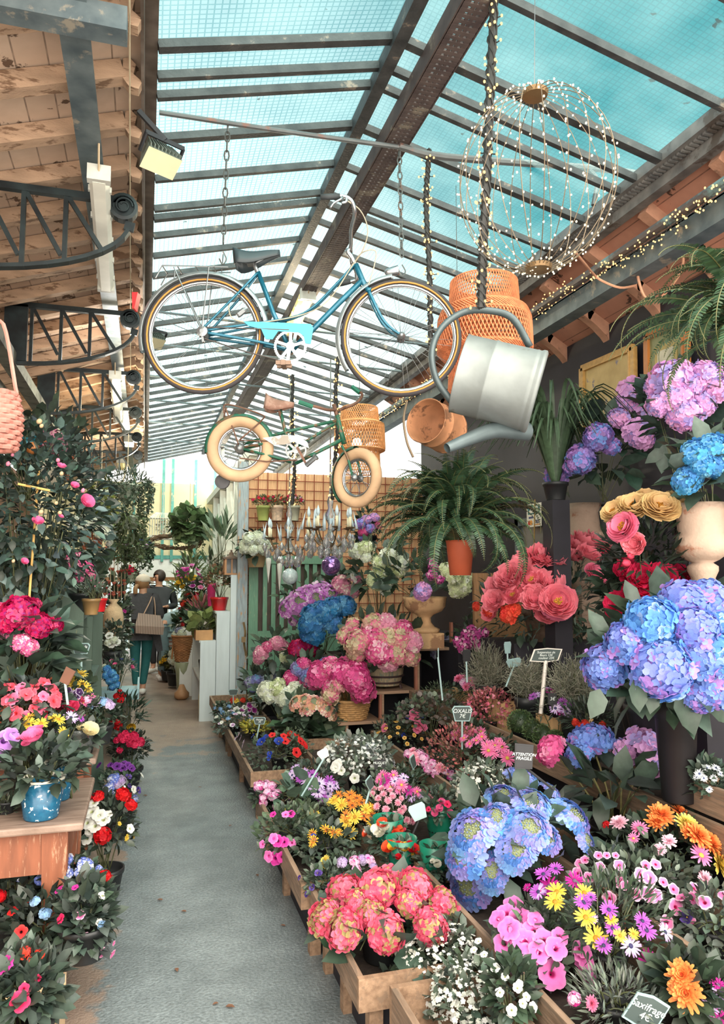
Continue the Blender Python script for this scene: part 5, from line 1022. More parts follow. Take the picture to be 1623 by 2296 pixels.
r_, c = pl('lobelia', "blue lobelia and white violas by the path below the azalea", 'lobelia', 262, 1770, 5.2, 46, 34, .02, (.16, .1, 'black'), [dict(n=200, size=.04, lo=-.6)]); heads(r_, [(255, 1748, 14), (272, 1750, 13), (246, 1765, 12), (262, 1758, 12), (250, 1783, 10), (240, 1770, 11), (303, 1790, 8)], c, ['phlox_blue', 'verb_white'], .1); heads(r_, [(300, 1770, 9), (288, 1742, 8), (318, 1738, 7), (290, 1762, 6), (275, 1767, 8), (310, 1772, 9)], c, ['pet_white', 'pansy_violet'], .1, name='flower')
r_, c = pl('petunia', "purple petunias on the floor right below the azalea bush", 'petunia', 268, 1735, 5.8, 40, 26, .02, (.14, .1, 'black'), [dict(n=150, size=.045, lo=-.5)]); heads(r_, [(262, 1718, 12), (275, 1722, 12), (288, 1716, 10), (295, 1722, 10), (222, 1716, 9), (247, 1715, 8), (280, 1712, 9)], c, 'pet_purple', .08, name='flower')
r_, c = pl('azalea', "round azalea bush with hot pink flowers on the left of the path", 'azalea', 290, 1675, 6.4, 42, 40, .02, (.14, .11, 'black'), [dict(n=330, size=.045, col=(50, 60, 50), lo=-.6)]); heads(r_, [(288, 1655, 10), (300, 1650, 9), (275, 1658, 9), (316, 1663, 9), (262, 1660, 8), (302, 1670, 8), (268, 1682, 7), (292, 1668, 8), (280, 1645, 7), (270, 1650, 7)], c, 'azalea', .12)
r_, c = pl('new_guinea_impatiens', "dark leafy plant with red spikes just behind the azalea bush", 'pot plant', 286, 1602, 7.4, 40, 36, .04, (.16, .12, 'black'), [dict(n=240, size=.1, kind='na', col=(62, 80, 66), lo=-.6)]); heads(r_, [(262, 1560, 8), (270, 1572, 7), (276, 1560, 8), (250, 1625, 10), (265, 1628, 9), (262, 1620, 8), (273, 1568, 6), (268, 1550, 6)], c, 'pelar_red', .12); heads(r_, [(292, 1629, 10)], c, 'rose_yellow', .1)
for lab, u, v, Y, keys in (("blue and dark flowers under the left table, farthest from the leg", 30, 1990, 3.5, ['phlox_blue', 'pansy_violet', 'pelar_red']), ("dark bedding plants under the left table beside its front leg", 95, 2070, 3.3, ['phlox_sky', 'pansy_violet', 'pet_red'])):
    r_, c = pl('bedding_plant', lab, 'bedding plant', u, v, Y, 75, 62, .1, (.2, .12, 'black'), [dict(n=260, size=.06, col=(58, 68, 60), lo=-.7)]); scatter(r_, keys, c, W(70, c), .12, W(55, c), 9, .024)
CRW = mat('pale_crate_wood', (206, 176, 140), .75, var=.15, stretch=(1, 1, 6))
root = thing('wooden_crate', "pale wooden crate edge beside the magenta impatiens, bottom left", 'crate', (-.75, 2.72, 0))
xr = PZ(140, 2270, .12)[0]
for y in (2.6, 3.12): MB().box((-1.2, y, 0), (xr, y + .025, .2)).build('slat', CRW, root)
MB().box((xr - .025, 2.626, .0), (xr, 3.119, .17)).build('slat', CRW, root); MB().box((-1.2, 2.626, .1), (xr - .026, 3.119, .118)).build('base', CRW, root)
# pale blue tray and plants beyond the shelf
BLT = mat('pale_blue_tray', (156, 190, 198), .6, var=.1); c = PY(272, 1535, 8.2); root = thing('seedling_tray', "pale blue plastic plant tray jutting out behind the green shelf", 'tray', (c[0], c[1], .6)); zt = c[2]
MB().box((c[0] - .4, 7.7, zt - .08), (c[0] + .18, 7.72, zt + .02)).build('tray_side', BLT, root); MB().box((c[0] + .16, 7.72, zt - .08), (c[0] + .18, 8.6, zt + .02)).build('tray_side', BLT, root); MB().box((c[0] - .4, 7.72, zt - .08), (c[0] + .16, 8.6, zt - .07)).build('tray_base', BLT, root)
for k in range(5): MB().box((c[0] - .33 + .1 * k, 7.69, zt - .075), (c[0] - .27 + .1 * k, 7.699, zt + .0)).build('tray_rib', BLT, root)
tag(MB().box((-.9, 7.65, .0), (c[0] + .1, 8.6, zt - .081)).build('wooden_stand', mat('grey_stand', (110, 104, 92), .8)), "grey wooden stand carrying the pale blue tray", 'stand')
r_, c = pl('grey_leaf_plant', "grey green rosette plants filling the pale blue tray", 'bedding plant', 268, 1500, 8.1, 34, 26, zt - .07, None, [dict(n=260, size=.07, kind='na', col=(100, 112, 100))]); scatter(r_, ['pansy_blue', 'hyd_white', 'rose_pink'], c, .16, .2, .12, 9, .022)
r_, c = pl('sea_lavender', "turquoise dyed dried flowers hanging beside the pale blue tray", 'dried flowers', 248, 1515, 7.5, 26, 30, .62, None, [dict(n=60, size=.04)]); heads(r_, [(240, 1500, 10), (250, 1510, 11), (258, 1520, 10), (246, 1525, 10), (262, 1535, 9), (252, 1540, 9), (238, 1515, 9)], c, 'hyd_teal', .08)
r_, c = pl('petunia', "white and blue flowers between the green shelf and the woman", 'petunia', 252, 1430, 8.2, 30, 40, .62, (.3, .1, 'black'), [dict(n=240, size=.06, col=(84, 98, 84), lo=-.8)]); heads(r_, [(245, 1425, 10), (255, 1435, 10), (250, 1445, 9), (262, 1440, 9), (243, 1440, 9), (268, 1470, 9), (275, 1480, 8)], c, ['pet_white', 'hyd_white', 'pet_white'], .12, name='flower'); heads(r_, [(252, 1487, 8), (256, 1493, 8), (248, 1478, 7)], c, 'pansy_blue', .14, name='flower')
SACK = mat('jute_sack', (206, 176, 140), .9, var=.2, bump=.5); c = PY(254, 1385, 8.6); tag(MB().lathe([(.06, -.2), (.1, -.15), (.11, 0), (.09, .1), (.03, .16), (.06, .2), (.0, .2)], c, 14).build('jute_sack', SACK, smooth=True), "beige jute sack hanging behind the green shelf", 'sack')
r_, c = pl('leafy_plant', "tall leafy green plants in the aisle left of the woman", 'pot plant', 262, 1390, 9.6, 26, 110, .04, (.3, .14, 'terra'), [dict(n=420, size=.1, col=(92, 108, 88), lo=-.9)]); scatter(r_, ['hyd_white', 'phlox_blue', 'pet_magenta'], c, .13, .13, .5, 12, .03)
# wall of red hearts on cords
root = thing('heart_garland', "hanging cords of small red terracotta hearts left of the aisle end", 'garland', PY(258, 1280, 9.3)); mb = MB(); HE = mat('terracotta_red', (164, 84, 66), .6)
hm = MB().ball((-.35, 0, .25), .5, 8, 6).ball((.35, 0, .25), .5, 8, 6).lathe([(0, -1), (.45, -.3), (.75, .15), (.4, .35), (0, .3)], n=8).mesh('heart', HE)
for k in range(6):
    u = 240 + 8 * k; a = PY(u, 1215, 9.3); b = PY(u, 1345, 9.3); MB().tube([a, b], .004, 4).build('cord', MATS['cream_cord'], root)
    for j in range(5): inst(hm, 'heart', root, (a * (1 - (j + .5) / 5) + b * (j + .5) / 5 + NR.normal(0, .015, 3)) - np.array(wloc(root)), None, .028)
# --- hanging plants at the left of the aisle
def hang(name, label, u, v, Y, rpx, hpx, fol, vtop, trail=0, tcol=OLIVE, blooms=None, hook=True):
    c = PY(u, v, Y); root = thing(name, label, 'hanging plant', c); r = W(rpx, c); h = W(hpx, c); pot(root, c, c[2] - .1, .14, .11, mat('pale_hanging_pot', (196, 206, 186), .5), name='pot')
    top = np.array([c[0], c[1], PY(u, vtop, Y)[2]]); mb = MB()
    for k in range(3): a = 2.1 * k; mb.tube([top, c + np.array([.1 * math.cos(a), .1 * math.sin(a), .03])], .004, 4)
    mb.tube([top, top + np.array([0, 0, .3])], .004, 4); mb.build('hanger', MATS['cream_cord'], root)
    if fol: foliage(root, c + np.array([0, 0, h * .1]), r, r, h, base=c, **fol)
    if trail:
        mb = MB()
        for i in range(trail):
            a = RND.uniform(0, 6.28); L_ = RND.uniform(.5, 1) * h * 2.0; e = c + np.array([math.cos(a) * r * .8, math.sin(a) * r * .8, .05]); P = bez([c, e, e + np.array([math.cos(a) * .03, math.sin(a) * .03, -L_ * .5]), e + np.array([0, 0, -L_])], 14); mb.tube(P, .002, 3, col=lin(tcol))
            k = np.repeat(P[4:], 3, 0) + NR.normal(0, .012, (len(P[4:]) * 3, 3)); leaves(mb, k, NR.normal(0, 1, k.shape) + np.array([0, 0, -.5]), NR.normal(0, 1, k.shape), .045, tcol, 'sm')
        mb.build('trailing_stems', LEAF, root, smooth=True)
    if blooms: scatter(root, blooms, c, r * 1.0, r, h, 16, .03)
    return root
hang('hanging_moss_basket', "hanging pot with cream cords and trailing yellow green moss, left of aisle", 226, 1110, 7.2, 24, 45, dict(n=120, size=.04, col=OLIVE), 1050, 50, (130, 136, 70))
hang('asparagus_fern', "big dark rounded hanging fern under the yellow lamp", 285, 1095, 7.6, 60, 38, dict(n=900, size=.05, kind='na', col=(70, 86, 72), lo=-.7), 1040, 30, (84, 100, 80))
hang('spider_plant', "trailing spider plant hanging below the dark rounded fern", 290, 1165, 8.4, 36, 55, dict(n=300, size=.12, kind='na', col=(110, 124, 88), lo=-.9, up=-.3), 1110, 40, (100, 116, 80))
hang('petunia_basket', "hanging basket of blue and pink petunias left of the birdcage", 308, 1235, 9.2, 34, 28, dict(n=260, size=.07, col=(80, 96, 74), lo=-.8), 1150, 20, (86, 104, 76), ['pansy_blue', 'pet_lilac', 'pet_lilac'])
hang('pothos', "hanging pothos with broad green leaves right of the birdcage", 425, 1180, 10.5, 36, 34, dict(n=330, size=.13, kind='rd', col=(96, 118, 82), lo=-.9), 1130, 14, (100, 120, 84))
hang('geranium_basket', "small hanging basket with pink geraniums above the pale cap", 292, 1290, 12.5, 16, 18, dict(n=160, size=.08, col=(92, 110, 84), lo=-.8), 1250, 6, GREEN, ['azalea'])
# birdcage
c = PY(365, 1175, 11.5); root = thing('birdcage', "white wire birdcage hanging in the middle of the aisle end", 'birdcage', c); mb = MB(); w = W(28, c); h = W(26, c)
for k in range(11):
    x = -w + 2 * w * k / 10
    for y in (-w * .6, w * .6): mb.tube([c + np.array([x, y, -h]), c + np.array([x, y, h * .5]), c + np.array([x * .5, y * .5, h * .95])], .006, 4)
CAGE = mat('white_cage_wire', (226, 226, 214), .5); mb.build('bars', CAGE, root); MB().box(c + np.array([-w * 1.05, -w * .65, -h - .06]), c + np.array([w * 1.05, w * .65, -h])).build('cage_base', CAGE, root); MB().box(c + np.array([-w, -w * .6, h * .45]), c + np.array([w, w * .6, h * .5])).build('cage_rail', CAGE, root); MB().tube([c + np.array([0, 0, h * .9]), c + np.array([0, 0, h * 3.5])], .006, 4).build('hanging_wire', CAGE, root)
foliage(root, c + np.array([0, 0, -h * .3]), w * .5, w * .3, h * .5, 60, .05, (226, 222, 200), 'rd', lo=-1, name='dried_flowers')
c = PY(395, 1215, 11.0); root = thing('twig_wreath', "twisted brown twig wreath hanging below the birdcage", 'wreath', c); mb = MB()
for k in range(26): P = [c + np.array([W(55, c) * math.cos(a + k) , .1 * math.sin(a * 2 + k), W(14, c) * math.sin(a + k) + .02 * math.sin(5 * a + k)]) + NR.normal(0, .015, 3) for a in np.linspace(0, 4, 9)]; mb.tube(bez(P, 18), .006, 4)
mb.build('twigs', mat('brown_twigs', (116, 92, 70), .8), root)

# ornaments among the roses
c = PY(96, 1058, 4.5); root = thing('glazed_jar', "round cream glazed jar half hidden behind the rose bush leaves", 'jar', c); MB().lathe([(.05, -.1), (.09, -.06), (.105, 0), (.09, .06), (.05, .085), (.055, .1), (0, .1)], c, 18).build('jar_body', mat('cream_glaze', (226, 214, 190), .25, var=.1), root, smooth=True)
c = PY(52, 1000, 4.3); root = thing('bird_ornament', "small turquoise and orange bird ornament perched above the rose bush", 'ornament', c); MB().ball(c, .05, 12, 8, sq=(1.5, 1, 1)).ball(c + np.array([.075, -.01, .035]), .03, 10, 8).build('bird_body', mat('turquoise_glaze', (40, 110, 124), .3), root, smooth=True); MB().ball(c + np.array([.05, -.03, -.015]), .035, 10, 6).build('bird_breast', mat('orange_glaze', (210, 130, 70), .3), root, smooth=True); MB().bar(c + np.array([-.06, 0, .01]), c + np.array([-.15, .01, -.03]), .03, .01).build('tail', MATS['turquoise_glaze'], root); MB().lathe([(.01, 0), (0, .03)], c + np.array([.1, -.012, .033]), 6, axis=(1, 0, 0)).build('beak', MATS['orange_glaze'], root)
# ---------------------------------------------------------------- right side: stepped display
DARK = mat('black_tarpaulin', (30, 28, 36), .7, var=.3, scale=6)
def YX(u, v, X): return float(PX(u, v, X)[1])
def planter(label, x0, x1, y0, y1, z0, z1, legs=True, m=None, lz=0.0, name='wooden_tray'):
    m = m or WOODY; root = thing(name, label, 'tray', ((x0 + x1) / 2, (y0 + y1) / 2, lz)); t = .022
    MB().box((x0, y0, z0), (x1, y0 + t, z1)).build('end_board', WOODT, root); MB().box((x0, y1 - t, z0), (x1, y1, z1)).build('end_board', WOODT, root)
    MB().box((x0, y0 + t + .001, z0), (x0 + t, y1 - t - .001, z1)).build('side_board', m, root); MB().box((x1 - t, y0 + t + .001, z0), (x1, y1 - t - .001, z1)).build('side_board', m, root)
    MB().box((x0 + t + .001, y0 + t + .001, z0), (x1 - t - .001, y1 - t - .001, z0 + .015)).build('base_board', SOIL, root)
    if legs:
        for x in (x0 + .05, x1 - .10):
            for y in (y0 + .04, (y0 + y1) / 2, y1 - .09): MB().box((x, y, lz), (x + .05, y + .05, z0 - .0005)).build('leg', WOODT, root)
        MB().box((x0 + .085, y0 + .06, lz), (x1 - .085, y1 - .06, z0 - .001)).build('dark_underframe', DARK, root)  # black block added so the space under the tray reads as shadow
    return root
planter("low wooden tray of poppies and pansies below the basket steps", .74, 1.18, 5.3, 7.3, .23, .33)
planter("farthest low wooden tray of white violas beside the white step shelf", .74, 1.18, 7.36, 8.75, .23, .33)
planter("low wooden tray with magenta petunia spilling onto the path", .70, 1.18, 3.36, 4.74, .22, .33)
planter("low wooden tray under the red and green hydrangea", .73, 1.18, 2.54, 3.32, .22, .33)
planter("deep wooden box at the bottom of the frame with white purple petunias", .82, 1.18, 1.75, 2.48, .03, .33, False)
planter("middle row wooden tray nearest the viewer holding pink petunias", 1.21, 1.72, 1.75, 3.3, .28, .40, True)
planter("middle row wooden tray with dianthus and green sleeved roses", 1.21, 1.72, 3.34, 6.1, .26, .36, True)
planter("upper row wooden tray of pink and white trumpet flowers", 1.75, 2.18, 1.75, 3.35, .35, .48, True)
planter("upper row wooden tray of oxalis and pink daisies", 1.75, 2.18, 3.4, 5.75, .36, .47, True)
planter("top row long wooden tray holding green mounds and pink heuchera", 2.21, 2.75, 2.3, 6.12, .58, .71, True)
tag(MB().box((2.80, 1.75, 0), (3.5, 5.9, .86)).build('display_plinth', DARK), "black covered plinth behind the top row of trays", 'plinth')
tag(MB().box((2.62, 6.0, 0), (3.5, 7.6, 1.1)).build('display_plinth', DARK), "black covered plinth behind the wooden steps", 'plinth')
BLOCK = mat('sawn_wood_block', (202, 164, 118), .75, var=.15, scale=5, stretch=(5, 5, 1.2), wear=(176, 136, 96), wamt=.4)
for u0, u1, vt, vb, X, lab in ((1036, 1092, 1549, 1580, 2.45, "pale wooden crate end left of the pink heuchera"), (1124, 1185, 1575, 1632, 2.35, "pale wooden crate end standing behind the green mounds"), (1240, 1330, 1612, 1660, 2.35, "pale wooden crate end right of the green mounds")):
    y = YX(u0, vb, X); a = PY(u0, vb, y); b = PY(u1, vt, y); root = thing('wooden_crate', lab, 'crate', ((a[0] + b[0]) / 2, y, .6)); zt = PY(u0, vt, y)[2]
    MB().box((a[0], y, .6), (b[0], y + .03, zt)).build('end_board', BLOCK, root); MB().box((a[0], y + .031, .6), (a[0] + .03, y + .2, zt)).build('side_board', BLOCK, root)
def bed(name, label, cat, u, v, X, rpx, hpx, zb, fol, group=None, pt=(.1, .06, 'black'), ky=.9, zmax=.30):
    """plant standing in a tray: distance from the row's X, kept between tray floor and a plausible canopy height"""
    p = PX(u, v, X)
    zc = min(max(p[2], zb + .10), zb + zmax) if zb > .1 else p[2]
    Y = float(PZ(u, v, zc)[1]) if abs(zc - p[2]) > 1e-6 else float(p[1])
    return pl(name, label, cat, u, v, Y, rpx, hpx, zb, pt, fol, group, ky)
# -------- row along the path
r_, c = bed('petunia', "white petunias edged with purple in the deep box at the bottom", 'petunia', 920, 2232, .98, 85, 60, .06, [dict(n=330, size=.05, col=(88, 102, 92), lo=-.4)], pt=None)
heads(r_, [(832, 2188, 12), (905, 2248, 17), (893, 2262, 13), (945, 2205, 8), (866, 2195, 10), (986, 2262, 18), (912, 2294, 16), (935, 2292, 14), (990, 2293, 18), (868, 2212, 11), (832, 2245, 10)], c, ['pet_edge', 'pet_edge', 'pansy_white', 'pet_magenta'], .08, name='flower')
r_, c = bed('diamond_frost', "cloud of tiny white flowers in front of the red and green hydrangea", 'filler plant', 985, 2150, 1.12, 95, 75, .2, [dict(n=330, size=.045, col=(86, 100, 86), lo=-.6)]); blossoms(r_, c, W(100, c), W(90, c), W(80, c), 620, .0085, [(250, 250, 244), (238, 240, 226)], lo=-.3, inner=.75)
r_, c = bed('diamond_frost', "tiny white flowers along the bottom edge right of the deep box", 'filler plant', 1060, 2235, 1.1, 110, 75, .1, [dict(n=330, size=.045, col=(86, 100, 86), lo=-.6)]); blossoms(r_, c, W(110, c), W(90, c), W(80, c), 620, .009, [(250, 250, 244), (236, 240, 228)], lo=-.3, inner=.75)
r_, c = bed('white_lobularia', "larger white flowers beside the boarded edge at the bottom", 'filler plant', 1150, 2225, 1.14, 50, 70, .12, [dict(n=160, size=.05, lo=-.6)], pt=None); heads(r_, [(1072, 2110, 10), (1062, 2130, 9), (1110, 2170, 11), (1132, 2190, 10), (1160, 2215, 11), (1180, 2235, 10), (1172, 2250, 11), (1195, 2258, 11), (1147, 2265, 12), (1140, 2285, 10), (1165, 2205, 9), (1100, 2155, 9), (1085, 2140, 9), (1120, 2225, 10)], c, 'pet_white', .08, name='flower')
r_, c = bed('hydrangea', "red and green hydrangea leaning over the path at the bottom centre", 'hydrangea', 858, 2085, 1.0, 135, 85, .24, [dict(n=40, size=.14, col=(62, 82, 70), lo=-.5, kz=.8)], pt=(.16, .1, 'black')); hp = heads(r_, [(772, 1996, 44), (848, 1992, 44), (888, 1976, 40), (934, 1988, 44), (918, 2024, 38), (994, 2028, 42), (728, 2057, 40), (772, 2084, 43), (832, 2045, 34), (864, 2090, 48), (966, 2078, 47), (800, 2025, 30)], c, 'hyd_redgreen', .16); stems(r_, (c[0], c[1] - .1, .3), hp[6:])
r_, c = bed('viola', "small violet and white violas left of the red and green hydrangea", 'viola', 735, 1975, .93, 55, 36, .24, [dict(n=230, size=.035, col=(92, 108, 92), lo=-.6)]); heads(r_, [(700, 1990, 8), (712, 1958, 8), (717, 1958, 7), (702, 2022, 7), (672, 1968, 7), (765, 1968, 8), (688, 2005, 7), (740, 1985, 7)], c, ['pansy_violet'], .06, name='flower')
r_, c = bed('verbena', "pale pink verbena and one yellow daisy right of the violas", 'verbena', 775, 1955, 1.05, 66, 36, .24, [dict(n=240, size=.04, lo=-.6)]); heads(r_, [(766, 1933, 13), (795, 1930, 14), (812, 1928, 13), (830, 1930, 14), (838, 1945, 12), (800, 1950, 11), (825, 1926, 11)], c, ['verb_white', 'verb_pink'], .06); heads(r_, [(730, 1933, 15)], c, 'dbl_yellow', .06, name='flower')
r_, c = bed('petunia', "magenta petunia bush spilling over the tray edge onto the path", 'petunia', 650, 1868, .92, 75, 58, .24, [dict(n=420, size=.045, col=(92, 108, 88), lo=-.7)]); heads(r_, [(617, 1925, 17), (602, 1920, 14), (632, 1922, 13), (588, 1893, 9), (623, 1886, 15), (613, 1880, 12), (637, 1888, 12), (655, 1890, 10), (652, 1825, 11), (640, 1826, 9), (612, 1826, 8)], c, ['pet_magenta', 'pet_pink'], .08, name='flower')
r_, c = bed('sanvitalia', "small yellow flowered green plant behind the magenta petunia", 'bedding plant', 680, 1835, 1.05, 60, 30, .24, [dict(n=260, size=.04, col=(96, 112, 88), lo=-.5)]); heads(r_, [(672, 1820, 8), (690, 1818, 8), (700, 1822, 8), (712, 1828, 9), (660, 1830, 7), (640, 1820, 7)], c, ['gazania', 'daisy_yellow'], .05, name='flower')
r_, c = bed('gazania', "red and yellow striped gazanias in front of the orange daisies", 'gazania', 725, 1890, 1.08, 66, 36, .24, [dict(n=260, size=.05, col=(78, 92, 78), lo=-.6)]); heads(r_, [(733, 1862, 11), (748, 1868, 13), (760, 1866, 11), (700, 1870, 12), (703, 1885, 11), (728, 1858, 10), (700, 1892, 9)], c, 'gazania', .05, name='flower'); heads(r_, [(703, 1879, 10)], c, 'pansy_blue', .06, name='flower')
r_, c = bed('verbena', "candy pink verbena clusters at the path end of the tray", 'verbena', 600, 1785, .82, 40, 26, .24, [dict(n=150, size=.035, lo=-.6)]); heads(r_, [(580, 1762, 12), (597, 1760, 12), (610, 1762, 11), (600, 1777, 11), (590, 1788, 11), (612, 1785, 12), (622, 1778, 10), (620, 1808, 10), (650, 1793, 9), (590, 1800, 10)], c, 'verb_pink', .05)
r_, c = bed('ligularia', "round leaved green plant among the pink verbena and lilac daisies", 'leafy plant', 660, 1790, .95, 50, 42, .24, [dict(n=34, size=.1, kind='rd', col=(98, 122, 104), lo=-.1)])
r_, c = bed('osteospermum', "lilac and white daisies left of the black slate sign", 'daisy plant', 705, 1755, 1.06, 64, 40, .24, [dict(n=280, size=.045, col=(76, 90, 78), lo=-.6)]); heads(r_, [(662, 1724, 12), (680, 1733, 12), (700, 1738, 12), (690, 1750, 14), (715, 1757, 15), (738, 1752, 14), (740, 1763, 12), (713, 1775, 15), (720, 1786, 14), (735, 1780, 12), (655, 1738, 11), (672, 1745, 11), (695, 1760, 12), (752, 1762, 11), (668, 1730, 10)], c, ['daisy_lilac', 'daisy_lilac', 'daisy_purple'], .08, name='flower')
r_, c = bed('osteospermum', "orange and yellow daisies in the middle of the flower display", 'daisy plant', 795, 1835, 1.2, 72, 55, .24, [dict(n=330, size=.05, col=(72, 86, 70), lo=-.6)]); heads(r_, [(758, 1785, 14), (785, 1783, 14), (762, 1800, 14), (782, 1795, 13), (800, 1790, 13), (765, 1806, 14), (790, 1806, 13), (810, 1800, 13), (795, 1832, 16), (815, 1830, 13), (833, 1828, 13), (820, 1815, 12), (776, 1828, 12), (845, 1835, 12), (776, 1842, 13), (828, 1808, 11)], c, ['daisy_orange', 'daisy_orange', 'daisy_yellow'], .1, up=.8, name='flower'); heads(r_, [(776, 1842, 15), (783, 1868, 17), (832, 1842, 12), (830, 1812, 11), (748, 1795, 12), (742, 1798, 10)], c, 'daisy_yellow', .12, up=.6, name='flower')
r_, c = bed('dianthus', "pale pink dianthus with thin grey stems behind the orange daisies", 'dianthus', 880, 1810, 1.36, 66, 52, .3, [dict(n=420, size=.06, kind='na', col=(112, 124, 104), lo=-.6, up=.9)]); heads(r_, [(835, 1780, 8), (848, 1790, 8), (860, 1780, 8), (870, 1795, 9), (845, 1808, 9), (880, 1785, 8), (892, 1800, 9), (905, 1812, 8), (865, 1815, 9), (885, 1828, 9), (898, 1820, 9), (912, 1840, 9), (925, 1842, 8), (838, 1770, 8), (855, 1768, 8), (900, 1790, 7), (875, 1772, 7), (868, 1830, 8)], c, 'dianthus', .1, name='flower')
r_, c = bed('osteospermum', "bright pink daisies in the row behind the black slate sign", 'daisy plant', 890, 1760, 1.42, 70, 36, .3, [dict(n=260, size=.04, lo=-.6)]); heads(r_, [(858, 1738, 12), (870, 1745, 12), (885, 1752, 12), (900, 1760, 13), (882, 1738, 11), (862, 1755, 12), (905, 1745, 12), (895, 1770, 12), (875, 1765, 11), (915, 1772, 12), (920, 1785, 12), (935, 1775, 11), (968, 1780, 11), (958, 1788, 11), (945, 1790, 10), (850, 1748, 10)], c, ['daisy_pink', 'daisy_magenta', 'daisy_lilac', 'daisy_pink'], .08, name='flower')
r_, c = bed('alyssum', "white alyssum and cineraria mound behind the lilac daisies", 'filler plant', 800, 1700, 1.36, 80, 50, .28, [dict(n=330, size=.05, col=(112, 124, 112), lo=-.6)]); blossoms(r_, c, W(80, c), W(60, c), W(50, c), 360, .012, [(244, 246, 240), (226, 232, 230)], lo=-.3); heads(r_, [(752, 1720, 13), (758, 1712, 12), (765, 1728, 10), (795, 1745, 12), (728, 1690, 13), (732, 1680, 11)], c, 'pet_white', .1, name='flower')
r_, c = bed('white_daisies', "white daisies with dark eyes in front of the diagonal board", 'daisy plant', 840, 1690, 1.55, 40, 40, .28, [dict(n=160, size=.045, col=(92, 108, 98), lo=-.6)]); heads(r_, [(815, 1678, 9), (825, 1672, 9), (836, 1675, 9), (845, 1682, 9), (832, 1688, 9), (820, 1690, 9), (850, 1690, 8), (812, 1685, 8), (870, 1712, 9), (882, 1712, 9), (875, 1722, 8), (840, 1668, 8)], c, 'daisy_white', .06, name='flower')
for (u, v, X, lab, ks, hs, sleeve) in ((870, 1880, 1.25, "small pot rose with white and orange blooms in a green sleeve", ['rose_orange', 'rose_white', 'rose_white', 'rose_orange'], [(858, 1848, 12), (862, 1856, 11), (852, 1866, 13), (887, 1872, 11), (890, 1862, 11), (843, 1860, 10), (826, 1862, 9), (822, 1868, 9)], True), (900, 1930, 1.3, "pot rose with orange red and yellow blooms in a green sleeve left of the lacecap", ['rose_orange', 'rose_red', 'rose_yellow'], [(872, 1902, 14), (920, 1903, 13), (905, 1902, 12), (932, 1908, 12), (893, 1922, 7), (928, 1922, 9), (968, 1919, 6), (895, 1898, 9), (880, 1900, 10)], True), (975, 1945, 1.35, "pot rose with a cream bloom in a green sleeve touching the blue lacecap", ['rose_white', 'rose_cream'], [(980, 1938, 9), (950, 1962, 7), (970, 1932, 6)], True), (985, 1810, 1.52, "pink pot rose in a green sleeve above the blue lacecap", ['rose_pink', 'imp_rose', 'rose_pink'], [(985, 1813, 8), (1003, 1803, 9), (1008, 1825, 9), (975, 1823, 8), (1050, 1823, 9), (1052, 1832, 8), (1020, 1830, 7), (960, 1815, 7), (1035, 1838, 8), (990, 1798, 7)], True)):
    r_, c = bed('pot_rose', lab, 'rose', u, v, X, 42, 44, .28, [dict(n=170, size=.045, col=(82, 98, 84), lo=-.5)]); heads(r_, hs, c, ks, .08, name='rose')
    SL = mat('green_plastic_sleeve', (30, 132, 104), .3, trans=.25); rr = W(34, c); MB().lathe([(rr * .55, 0), (rr * .8, .09), (rr * 1.05, .2), (rr * 1.02, .2), (rr * .77, .09), (rr * .53, .003)], (c[0], c[1], .285), 18, cap=False).build('plant_sleeve', SL, r_, smooth=True)
heads(bpy.data.objects['pot_rose'], [(905, 1860, 7), (1240, 1000, 1)][:1], c, 'bud_coral', .05, name='rose_bud')
# -------- far trays
r_, c = bed('poppy', "red poppies and blue pansies at the front of the far low tray", 'bedding plant', 625, 1690, 1.0, 78, 44, .245, [dict(n=420, size=.04, col=(78, 92, 76), lo=-.6)]); heads(r_, [(675, 1662, 11), (682, 1668, 9), (665, 1687, 12), (640, 1662, 10), (610, 1648, 9), (636, 1650, 9), (685, 1673, 8)], c, 'pet_red', .1, name='flower'); heads(r_, [(587, 1664, 11), (625, 1663, 11), (582, 1667, 8), (605, 1690, 7), (603, 1700, 6), (568, 1650, 7), (597, 1652, 7)], c, 'pansy_blue', .1, name='flower'); heads(r_, [(540, 1655, 8), (547, 1665, 8), (536, 1648, 8), (530, 1655, 7), (545, 1672, 7)], c, 'pansy_white', .1, name='flower')
r_, c = bed('golden_herb', "bright yellow leaved plants behind the blue slate tag", 'herb', 572, 1632, 1.0, 34, 16, .245, [dict(n=260, size=.035, col=(198, 186, 76), lo=-.5, col2=(150, 150, 66))])
r_, c = bed('coreopsis', "green plant with red and orange specks between poppies and big leaves", 'bedding plant', 655, 1660, 1.15, 30, 24, .245, [dict(n=150, size=.035, col=(92, 108, 84))]); heads(r_, [(650, 1645, 7), (658, 1650, 7), (668, 1652, 6), (648, 1660, 6)], c, ['pelar_coral', 'pet_red'], .06)
r_, c = bed('viola', "white and purple violas at the path side of the farthest tray", 'viola', 525, 1625, .92, 46, 30, .245, [dict(n=330, size=.04, col=(92, 108, 96), lo=-.6)]); scatter(r_, ['pansy_white', 'pet_white', 'phlox_sky'], c, W(44, c), .2, W(28, c), 26, .022)
r_, c = bed('petunia', "white and mauve petunias beside the base of the white step shelf", 'petunia', 545, 1590, 1.0, 40, 24, .245, [dict(n=260, size=.04, col=(96, 110, 92), lo=-.6)]); heads(r_, [(530, 1592, 9), (540, 1596, 9), (550, 1600, 8), (560, 1582, 9), (570, 1580, 9), (557, 1590, 8), (548, 1588, 8), (570, 1592, 8), (575, 1600, 8)], c, ['pet_white', 'pet_edge'], .08, name='flower'); heads(r_, [(522, 1570, 7), (530, 1572, 7), (545, 1570, 7), (560, 1568, 7)], c, ['pelar_coral', 'daisy_yellow'], .1, name='flower')
